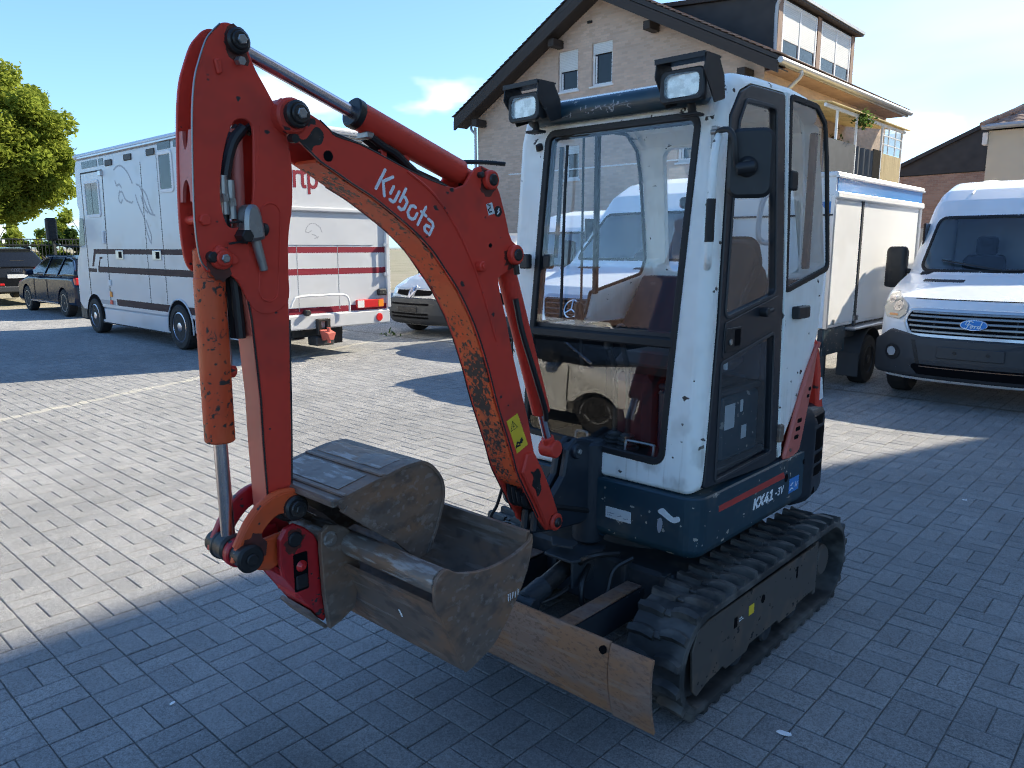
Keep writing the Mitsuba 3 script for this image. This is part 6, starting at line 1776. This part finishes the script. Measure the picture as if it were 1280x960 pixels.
# a silver hatchback behind the viewer, which the lower windscreen mirrors
HBP = [(.06, .26), (.0, .45), (.05, .62), (.3, .76), (.95, .90), (1.1, .93), (3.9, .98), (4.15, .92), (4.2, .45), (4.1, .24), (.2, .20)]
HBR = [(.85, .88), (1.40, 1.20), (1.75, 1.40), (2.2, 1.47), (3.2, 1.45), (3.8, 1.25), (4.1, .95)]
M3 = xf(-3.52, -2.08, math.pi / 2)
hb = car('hatchback', 'silver hatchback mirrored in the lower windscreen of the excavator', HBP, HBR, .86, 'champagne_paint', lambda m: M3(m), (.85, 3.4), .31)
for s in (-1, 1):
    part(hb, 'wing_mirror', M3(bx(s * .86 if s > 0 else -1.04, 1.04 if s > 0 else -.86, 1.30, 1.46, .92, 1.06, .03)), 'black_plastic')
    for y in (1.20, 2.35):
        part(hb, 'door_seam', M3(tube([(s * .866, y, .32), (s * .872, y, .90)], .007, 4)), 'seal')
    part(hb, 'headlight', M3(bx(.45 if s > 0 else -.80, .80 if s > 0 else -.45, .10, .30, .62, .76, .04)), 'lamp_body')
    part(hb, 'window_trim', M3(tube([(s * .855 * (1 - .3 * max(0, (z - .92) / .62) ** 1.1), y, z) for y, z in spline([(.95, .95), (1.45, 1.18), (1.80, 1.37), (2.2, 1.43), (3.2, 1.41)], 4)], .014, 6)), 'chrome')
# ---------------------------------------------------------------- brick house
HG, HL, HR_, HB = 19.0, -19.03, -8.92, 28.2                     # gable plane y, left and right wall x, back y
AP = (-13.95, 8.95)
HO = thing('brick_house', 'tan brick house with steep gable, dark bargeboards and a dormer behind the cab', 'house')
hs = lambda *a, **k: part(HO, *a, **k)
gab = [(HL, 0), (HR_, 0), (HR_, 6.365), (AP[0], 8.94), (HL, 6.13)]
wins = [(-15.55, -14.79, 6.32, 7.48, .50), (-14.28, -13.54, 6.33, 7.52, .26), (-15.30, -14.70, 3.72, 4.72, .25), (-11.30, -10.78, 3.95, 4.45, 0)]
wall = Polygon(gab, [[(a, c), (b_, c), (b_, d), (a, d)] for a, b_, c, d, _ in wins])
hs('gable_wall', prism(wall, 'y', HG, HG + .30), 'brick_tan', smooth=False)
sidew = [(19.31, 0), (HB, 0), (HB, 6.365), (19.31, 6.365)]
sw = Polygon(sidew, [[(a, c), (b_, c), (b_, d), (a, d)] for a, b_, c, d in ((22.3, 23.2, 3.3, 5.1), (20.6, 21.7, 3.9, 5.0))])
hs('eave_wall', prism(sw, 'x', HR_ - .3, HR_), 'brick_tan', smooth=False)
hs('far_wall', bx(HL, HL + .3, 19.31, HB, 0, 6.12), 'brick_tan', smooth=False)
hs('back_wall', prism(gab, 'y', HB, HB + .3), 'brick_tan', smooth=False)
for a, b_, c, d, sh_ in wins:
    f_ = hs('window', prism(Polygon([(a, c), (b_, c), (b_, d), (a, d)], [[(a + .07, c + .07), (b_ - .07, c + .07), (b_ - .07, d - .05), (a + .07, d - .05)]]), 'y', HG + .06, HG + .14, .008), 'window_white')
    part(f_, 'pane', bx(a + .06, b_ - .06, HG + .11, HG + .115, c + .06, d - .05), 'dark_pane')
    if sh_:
        part(f_, 'roller_shutter', bx(a + .03, b_ - .03, HG + .04, HG + .058, d - (d - c) * sh_, d, 0), 'shutter_white')
    part(f_, 'sill', bx(a - .06, b_ + .06, HG - .05, HG + .06, c - .06, c - .004, .01), 'window_white')
    part(f_, 'sash', bx(a + .10, a + .15, HG + .07, HG + .10, c + .08, c + (d - c) * (1 - sh_) - .04, .006), 'window_white')
hs('string_course', bx(-17.6, -9.2, HG - .015, HG, 4.00, 4.04), 'window_white')
# roof: two slabs, tiles along the visible edges, bargeboards, purlin ends
for s, ex, ez in ((-1, -19.55, 5.85), (1, -8.30, 6.06)):
    hs('roof', prism([(AP[0], AP[1]), (ex, ez), (ex, ez + .10), (AP[0], AP[1] + .16)], 'y', 18.38, HB + .6), 'roof_slate', smooth=False)
    n_ = 30
    for i in range(n_):
        t0, t1 = i / n_, (i + 1.25) / n_
        P0, P1 = np.array((AP[0], AP[1] + .16)) * (1 - t0) + np.array((ex, ez + .11)) * t0, np.array((AP[0], AP[1] + .16)) * (1 - t1) + np.array((ex, ez + .11)) * t1
        nn = np.array([-(P1 - P0)[1], (P1 - P0)[0]])
        nn = nn / np.linalg.norm(nn) * (1 if s < 0 else 1)
        nn = nn if nn[1] > 0 else -nn
        hs('verge_tile', prism([P0 + nn * .005, P1 + nn * .045, P1 + nn * .065, P0 + nn * .03], 'y', 18.34, 18.72), 'roof_tile' if s > 0 else 'roof_slate', smooth=False)
    k_ = hs('roof_tile_rows', cat([prism([P0 + nn * a_, P1 + nn * b2, P1 + nn * (b2 + .02), P0 + nn * (a_ + .02)], 'y', 18.72, HB + .6) for a_, b2 in ((.004, .04),) for P0, P1 in
            [(np.array((AP[0], AP[1] + .16)) * (1 - i / n_) + np.array((ex, ez + .11)) * (i / n_), np.array((AP[0], AP[1] + .16)) * (1 - (i + 1.2) / n_) + np.array((ex, ez + .11)) * ((i + 1.2) / n_)) for i in range(n_)]]),
            'roof_tile' if s > 0 else 'roof_slate', smooth=False, kind='stuff')
    hs('bargeboard', prism([(AP[0], AP[1] - .02), (ex - s * .0, ez - .02), (ex, ez - .30), (AP[0], AP[1] - .30)], 'y', 18.36, 18.44), 'dark_wood', smooth=False)
    hs('roof_soffit', prism([(AP[0], AP[1] - .18), (ex, ez - .17), (ex, ez - .20), (AP[0], AP[1] - .21)], 'y', 18.44, 18.99), 'dark_wood', smooth=False)
for x, z in ((-15.45, 7.78), (-18.72, 5.84), (-12.10, 7.66), (-9.3, 6.05)):
    hs('purlin_end', bx(x - .11, x + .11, 18.50, 19.0, z - .22, z, .01), 'dark_wood')
hs('gutter', tube([(-8.24, y, 6.05 + (y - 18.4) * .004) for y in (18.38, 22, 25, HB + .6)], .075, 10), 'zinc_gutter')
hs('eave_soffit', bx(-8.915, -8.37, 19.0, HB + .3, 5.97, 5.99), 'roof_tile')
hs('fascia', bx(-8.36, -8.31, 18.4, HB + .6, 5.98, 6.07), 'zinc_gutter')
hs('downpipe', stube([(-8.24, 19.6, 5.98), (-8.26, 19.6, 5.82), (-8.80, 19.45, 5.30), (-8.86, 19.4, 5.0), (-8.86, 19.4, 0)], .05, 8, 3), 'zinc_gutter')
hs('downpipe', stube([(-19.55, 19.2, 5.86), (-19.5, 19.15, 5.65), (-19.12, 18.94, 5.45), (-19.08, 18.93, 5.2), (-19.08, 18.93, 0)], .045, 8, 3), 'zinc_gutter')
hs('wall_lamp', bx(-14.42, -14.28, 18.93, 19.0, 8.10, 8.16), 'seal')
# dormer
hs('dormer_cheek', prism([(-8.86, 6.40), (-8.86, 7.86), (-12.2, 8.15), (-12.2, 7.9)], 'y', 19.42, 24.78), 'roof_slate', smooth=False)
hs('dormer_roof', prism([(-8.62, 7.85), (-8.62, 7.96), (-12.6, 8.31), (-12.6, 8.20)], 'y', 19.32, 24.90), 'dark_wood', smooth=False)
hs('dormer_roof_edge', bx(-8.66, -8.59, 19.28, 24.95, 7.90, 7.98), 'zinc_gutter')
for y in (19.50, 22.02, 24.60):
    hs('dormer_post', bx(-8.862, -8.80, y - .12, y + .12, 6.42, 7.83), 'roof_tile')
for y0, y1 in ((19.66, 21.86), (22.18, 24.44)):
    ym = (y0 + y1) / 2
    f_ = hs('dormer_window', cat([bx(-8.86, -8.81, y0, y1, 6.45, 6.53), bx(-8.86, -8.81, y0, y1, 7.70, 7.78)] + [bx(-8.86, -8.81, y - .04, y + .04, 6.53, 7.70) for y in (y0 + .04, ym, y1 - .04)]), 'window_white')
    for a, b_ in ((y0 + .08, ym - .04), (ym + .04, y1 - .08)):
        part(f_, 'pane', bx(-8.855, -8.84, a, b_, 6.53, 7.70), 'dark_pane')
        part(f_, 'roller_shutter', bx(-8.84, -8.822, a, b_, 6.86 + .0 * a, 7.70), 'shutter_white')
hs('dormer_pipe', stube([(-8.50, 19.35, 7.88), (-8.60, 19.33, 7.72), (-8.84, 19.36, 7.60), (-8.84, 19.36, 6.5)], .045, 8, 3), 'zinc_gutter')
# balcony on the sunny side
bl_ = lambda *a, **k: part(HO, *a, **k)
hs('balcony_slab', bx(-8.91, -7.15, 18.6, 24.6, 3.12, 3.32, .01), 'render_cream')
for i in range(14):
    y = 18.65 + i * .44
    hs('canopy_panel', hull([(x, y + d, z + t) for x, z in ((-8.9, 5.30), (-7.05, 4.98)) for d in (0, .425) for t in (0, .02)]), 'canopy_yellow', smooth=False)
hs('canopy_beam', bx(-7.22, -7.16, 18.6, 24.75, 4.90, 4.97), 'window_white')
for y in (19.4, 20.75, 22.75, 24.5):
    hs('balcony_post', bx(-7.22, -7.17, y - .025, y + .025, 3.32, 4.92), 'window_white')
hs('balcony_screen', bx(-7.20, -7.165, 18.65, 20.70, 3.30, 4.22), 'slate_screen', smooth=False)
sc2 = refine(bx(-7.20, -7.175, 20.78, 22.05, 3.32, 4.20), .12)
sc2.vertices[:, 0] += .035 * np.sin(sc2.vertices[:, 1] * 16) + .02 * np.sin(sc2.vertices[:, 1] * 31 + 1)
hs('balcony_screen', sc2, 'slate_screen', 40)
hs('balcony_screen', bx(-7.20, -7.17, 22.12, 22.70, 3.30, 4.25), 'cavity')
hs('reed_screen', bx(-7.20, -7.17, 22.80, 24.46, 3.12, 4.20), 'reed_screen', smooth=False)
hs('balcony_glazing', mesh([(-7.185, 22.80, 4.22), (-7.185, 24.46, 4.22), (-7.185, 24.46, 4.88), (-7.185, 22.80, 4.88)], [[0, 1, 2], [0, 2, 3]]), 'clear_pane', False)
hs('balcony_glazing', mesh([(-7.2, 24.47, 3.4), (-8.9, 24.47, 3.4), (-8.9, 24.47, 4.9), (-7.2, 24.47, 4.9)], [[0, 1, 2], [0, 2, 3]]), 'clear_pane', False)
for z in (4.45, 4.68):
    hs('glazing_bar', bx(-7.20, -7.17, 22.80, 24.46, z - .012, z + .012), 'window_white')
for y in (23.3, 23.9):
    hs('glazing_bar', bx(-7.20, -7.17, y - .012, y + .012, 4.22, 4.88), 'window_white')
f_ = hs('balcony_door', bx(-9.10, -9.02, 22.32, 23.18, 3.33, 5.08), 'window_white')
part(f_, 'pane', bx(-9.02, -9.015, 22.42, 23.08, 3.45, 4.98), 'dark_pane')
f_ = hs('balcony_window', bx(-9.10, -9.02, 20.62, 21.68, 3.92, 4.98), 'window_white')
part(f_, 'pane', bx(-9.02, -9.015, 20.74, 21.56, 4.04, 4.86), 'dark_pane')
wc_ = hs('wall_disc', cyl((-8.91, 23.85, 4.62), (-8.86, 23.85, 4.62), .30, n=18), 'print_black')
for i, (x, y, z, r) in enumerate(((-7.1, 21.0, 4.86, .26), (-8.6, 23.4, 4.2, .28))):
    pl_ = thing('hanging_plant', ('trailing green plant hanging from the balcony canopy edge', 'green climbing plant beside the balcony door')[i], 'plant')
    k = 260
    c_ = RNG.normal(0, 1, (k, 3)) * [.10, .18, .12 if i == 0 else .30] * (r / .26) + [x, y, z]
    part(pl_, 'leaves', leaf_mesh(c_, .05), 'weed_leaf', False)
    part(pl_, 'stem', tube([(x, y, z + .25), (x, y, z - .2)], .01, 5), 'bark')

# ---------------------------------------------------------------- brick barn and cream house at the right
BA = thing('brick_barn', 'brown brick barn with a dark clad gable beyond the trailer', 'barn')
part(BA, 'wall', prism(Polygon([(-12.2, 0), (3, 0), (3, 5.15), (-12.2, 4.95)], [[(-8.95, 3.95), (-8.3, 3.95), (-8.3, 4.35), (-8.95, 4.35)]]), 'y', 40, 40.3), 'brick_brown', smooth=False)
part(BA, 'plinth', bx(-12.22, 3, 39.96, 40, 0, 2.55), 'render_cream', smooth=False)
part(BA, 'gable_cladding', prism([(-12.15, 4.98), (3, 5.17), (3, 10.2), (-.2, 10.6), (-12.15, 5.15)], 'y', 39.94, 40.2), 'roof_slate', smooth=False)
part(BA, 'roof', prism([(-12.4, 5.02), (-.2, 10.62), (-.2, 10.80), (-12.45, 5.18)], 'y', 39.8, 54), 'roof_slate', smooth=False)
part(BA, 'roof', prism([(12, 5.0), (-.2, 10.62), (-.2, 10.80), (12.1, 5.15)], 'y', 39.8, 54), 'roof_slate', smooth=False)
part(BA, 'window', bx(-8.95, -8.3, 40.1, 40.14, 3.95, 4.35), 'dark_pane')
part(BA, 'side_wall', bx(-12.2, -11.9, 40.3, 54, 0, 4.95), 'brick_brown', smooth=False)
CR = thing('cream_house', 'cream rendered house with weathered tile roof at the right edge', 'house')
part(CR, 'wall', bx(-6.12, 6, 30, 38, 0, 5.45), 'render_cream', smooth=False)
part(CR, 'gutter', tube([(-6.3, 29.78, 5.56), (0, 29.78, 5.58), (6, 29.78, 5.6)], .09, 10), 'zinc_gutter')
part(CR, 'gutter_bracket', bx(-6.28, -6.14, 29.9, 30.3, 5.02, 5.40), 'window_white')
rows = []
for j in range(24):
    y0, z0 = 29.75 + j * .22, 5.62 + j * .125
    xs = np.arange(-6.28 + j * .205, 6, .07)
    wv_ = .022 * np.sin(xs * 2 * math.pi / .42)
    V = np.vstack([np.column_stack([xs, np.full_like(xs, y0), z0 + wv_]), np.column_stack([xs, np.full_like(xs, y0 + .25), z0 + .12 + wv_]), np.column_stack([xs, np.full_like(xs, y0), z0 - .03 + wv_])])
    q = np.arange(len(xs) - 1)
    m_ = len(xs)
    rows.append(mesh(V, np.vstack([np.stack([q, q + 1, m_ + q + 1], 1), np.stack([q, m_ + q + 1, m_ + q], 1), np.stack([2 * m_ + q, 2 * m_ + q + 1, q + 1], 1), np.stack([2 * m_ + q, q + 1, q], 1)])))
part(CR, 'tile_rows', cat(rows), 'roof_tile', 40, kind='stuff')
part(CR, 'roof_deck', hull([(-6.3, 29.75, 5.52), (-6.3, 38.2, 5.52), (6, 29.75, 5.52), (6, 38.2, 5.52), (-2.1, 34.0, 8.0), (6, 34.0, 8.0)]), 'roof_slate', smooth=False)
for i in range(13):
    t0, t1 = i / 13, (i + 1.15) / 13
    P0, P1 = np.array((-6.3, 29.75, 5.62)) * (1 - t0) + np.array((-1.9, 34.2, 8.15)) * t0, np.array((-6.3, 29.75, 5.62)) * (1 - t1) + np.array((-1.9, 34.2, 8.15)) * t1
    part(CR, 'hip_tile', cyl(P0 + [0, 0, .0], P1 + [0, 0, .04], .11, .09, n=8), 'roof_tile')

# ---------------------------------------------------------------- tall building out of view on the right, whose shade lies over the machine
TB = thing('tall_building', 'tall brick building beside the yard that shades the machine', 'building')
tb = Polygon([(3.148, 19.86), (3.148, 4), (13, 4), (13, 19.86)])
part(TB, 'wall', prism(tb, 'z', 0, 14.0), 'brick_tan', smooth=False)
part(TB, 'roof_slab', prism(tb.buffer(.02), 'z', 14.0, 14.06), 'roof_slate', smooth=False)
for z in (1.2, 4.4, 7.6, 10.8):
    for y in (7.4, 10.2, 13.0, 15.8, 18.6):
        f_ = part(TB, 'window', bx(3.11, 3.15, y, y + 1.1, z, z + 1.5), 'window_white')
        part(f_, 'pane', bx(3.103, 3.109, y + .08, y + 1.02, z + .08, z + 1.42), 'dark_pane')

# ---------------------------------------------------------------- tiled barn behind the viewer, mirrored in the windscreen
TI = thing('tiled_barn', 'low barn with a red brown tile roof mirrored in the windscreen', 'barn')
part(TI, 'wall', bx(-34, -6, -30, -20.6, 0, 1.9), 'render_cream', smooth=False)
part(TI, 'roof_deck', prism([(-20.2, 1.75), (-25.4, 4.6), (-30.6, 1.75)], 'x', -34.4, -5.6), 'roof_slate', smooth=False)
rows = []
for j in range(20):
    y0, z0 = -20.1 - j * .265, 1.82 + j * .145
    xs = np.arange(-34.4, -5.6, .07)
    wv_ = .03 * np.sin(xs * 2 * math.pi / .28)
    V = np.vstack([np.column_stack([xs, np.full_like(xs, y0), z0 + .03 + wv_]), np.column_stack([xs, np.full_like(xs, y0 - .29), z0 + .135 + wv_]), np.column_stack([xs, np.full_like(xs, y0), z0 - .01 + wv_])])
    q, m_ = np.arange(len(xs) - 1), len(xs)
    rows.append(mesh(V, np.vstack([np.stack([q, m_ + q + 1, q + 1], 1), np.stack([q, m_ + q, m_ + q + 1], 1), np.stack([2 * m_ + q, q + 1, 2 * m_ + q + 1], 1), np.stack([2 * m_ + q, q, q + 1], 1)])))
part(TI, 'tile_rows', cat(rows), 'roof_tile_dark', 40, kind='stuff')
# ---------------------------------------------------------------- trees, bushes and the fence at the left
def tree(name, label, cat_, x, y, h, centre, rad, n, clumps, lm, ls, seed, group=None, trunk_r=.22):
    rng = np.random.default_rng(seed)
    key = thing(name, label, cat_, group)
    pts, cc = crown_points(np.array(centre), rad, n, clumps, rng)
    pts = pts[pts[:, 2] > .1]
    part(key, 'crown', leaf_mesh(pts, ls, .6, rng), lm, False)
    limbs = [tube(spline([(x, y, 0), (x + .05, y, h * .3), ((x + centre[0]) / 2, (y + centre[1]) / 2, h * .6), tuple(np.array(centre) + [0, 0, rad[2] * .4])], 6), np.linspace(trunk_r, trunk_r * .25, 19), 9)]
    for i in rng.choice(len(cc), min(14, len(cc)), replace=False):
        b0 = np.array([(x + centre[0]) / 2, (y + centre[1]) / 2, h * rng.uniform(.35, .6)])
        limbs.append(tube(spline([b0, (b0 + cc[i]) / 2 + [0, 0, .2], cc[i]], 5), np.linspace(trunk_r * .4, trunk_r * .08, 11), 6))
    part(key, 'trunk', cat(limbs), 'bark')
    return key


tree('leafy_tree', 'large sunlit yellow green maple tree at the left edge', 'tree', -29.6, 6.6, 4.6, (-29.5, 6.7, 4.7), (3.0, 2.7, 2.6), 125000, 380, 'maple_leaf', .08, 5)
HEDGE = [(-38.5, 9.0, 1.6, 2.2), (-38.0, 11.5, 1.3, 2.0), (-40.5, 13.8, 1.9, 2.4), (-37.5, 14.6, 1.1, 1.9), (-42, 17.5, 2.4, 2.6), (-41, 6.5, 1.5, 2.2)]
HL_ = ['low bright green bush under the maple tree at the left edge', 'dark green bush in the second place from the left behind the fence', 'rounded green bush behind the fence above the estate car', 'small green bush close behind the fence beside the truck mirror',
       'tall dark green bush rising behind the nose of the horse truck', 'dense green bush at the left edge behind the SUV']
for i, (x, y, h, r) in enumerate(HEDGE):
    tree('bush', HL_[i], 'bush', x, y, h, (x, y, h), (r, r, h * .95), 7000, 40, ('maple_leaf', 'dark_leaf')[i in (1, 4)], .11, 20 + i, 'bushes behind the fence', .08)
FE = thing('railing_fence', 'thin dark steel railing behind the parked estate car', 'fence')
f0, f1 = np.array((-35.5, 6.0)), np.array((-33.0, 17.0))
for z in (.25, 1.75, 1.98):
    part(FE, 'rail', tube([(*f0, z), (*f1, z)], .022, 5), 'trim_grey')
for t in np.linspace(0, 1, 6):
    p = f0 * (1 - t) + f1 * t
    part(FE, 'post', bx(p[0] - .04, p[0] + .04, p[1] - .04, p[1] + .04, 0, 2.1), 'trim_grey')
part(FE, 'bars', cat([bx(p[0] - .01, p[0] + .01, p[1] - .01, p[1] + .01, .25, 1.98) for p in [f0 * (1 - t) + f1 * t for t in np.linspace(0, 1, 95)]]), 'trim_grey', kind='stuff')
LW = thing('low_wall', 'pale low wall running behind the estate car and the SUV', 'wall')
part(LW, 'wall_body', hull([(x, y, z) for x, y in ((-34.6, 6.0), (-34.4, 6.0), (-32.1, 17), (-31.9, 17)) for z in (0, 1.0)]), 'render_cream', smooth=False)
# weeds at the foot of the vehicles
rng = np.random.default_rng(3)
WEED = [(-11.45, 9.05, 'small dry weed tuft under the silver van'), (-3.05, 12.2, 'tall green weed behind the box trailer')]
for x, y, l in WEED:
    k = 22 if y < 12 else 60
    c_ = np.column_stack([x + rng.normal(0, .09, k), y + rng.normal(0, .06, k), np.abs(rng.normal(0, .05 if y < 12 else .5, k)) + .01])
    w_ = thing('weed_tuft', l, 'weed', 'weeds along the parked vehicles')
    part(w_, 'leaves', leaf_mesh(c_, .035, 1.2, rng), 'weed_leaf', False)
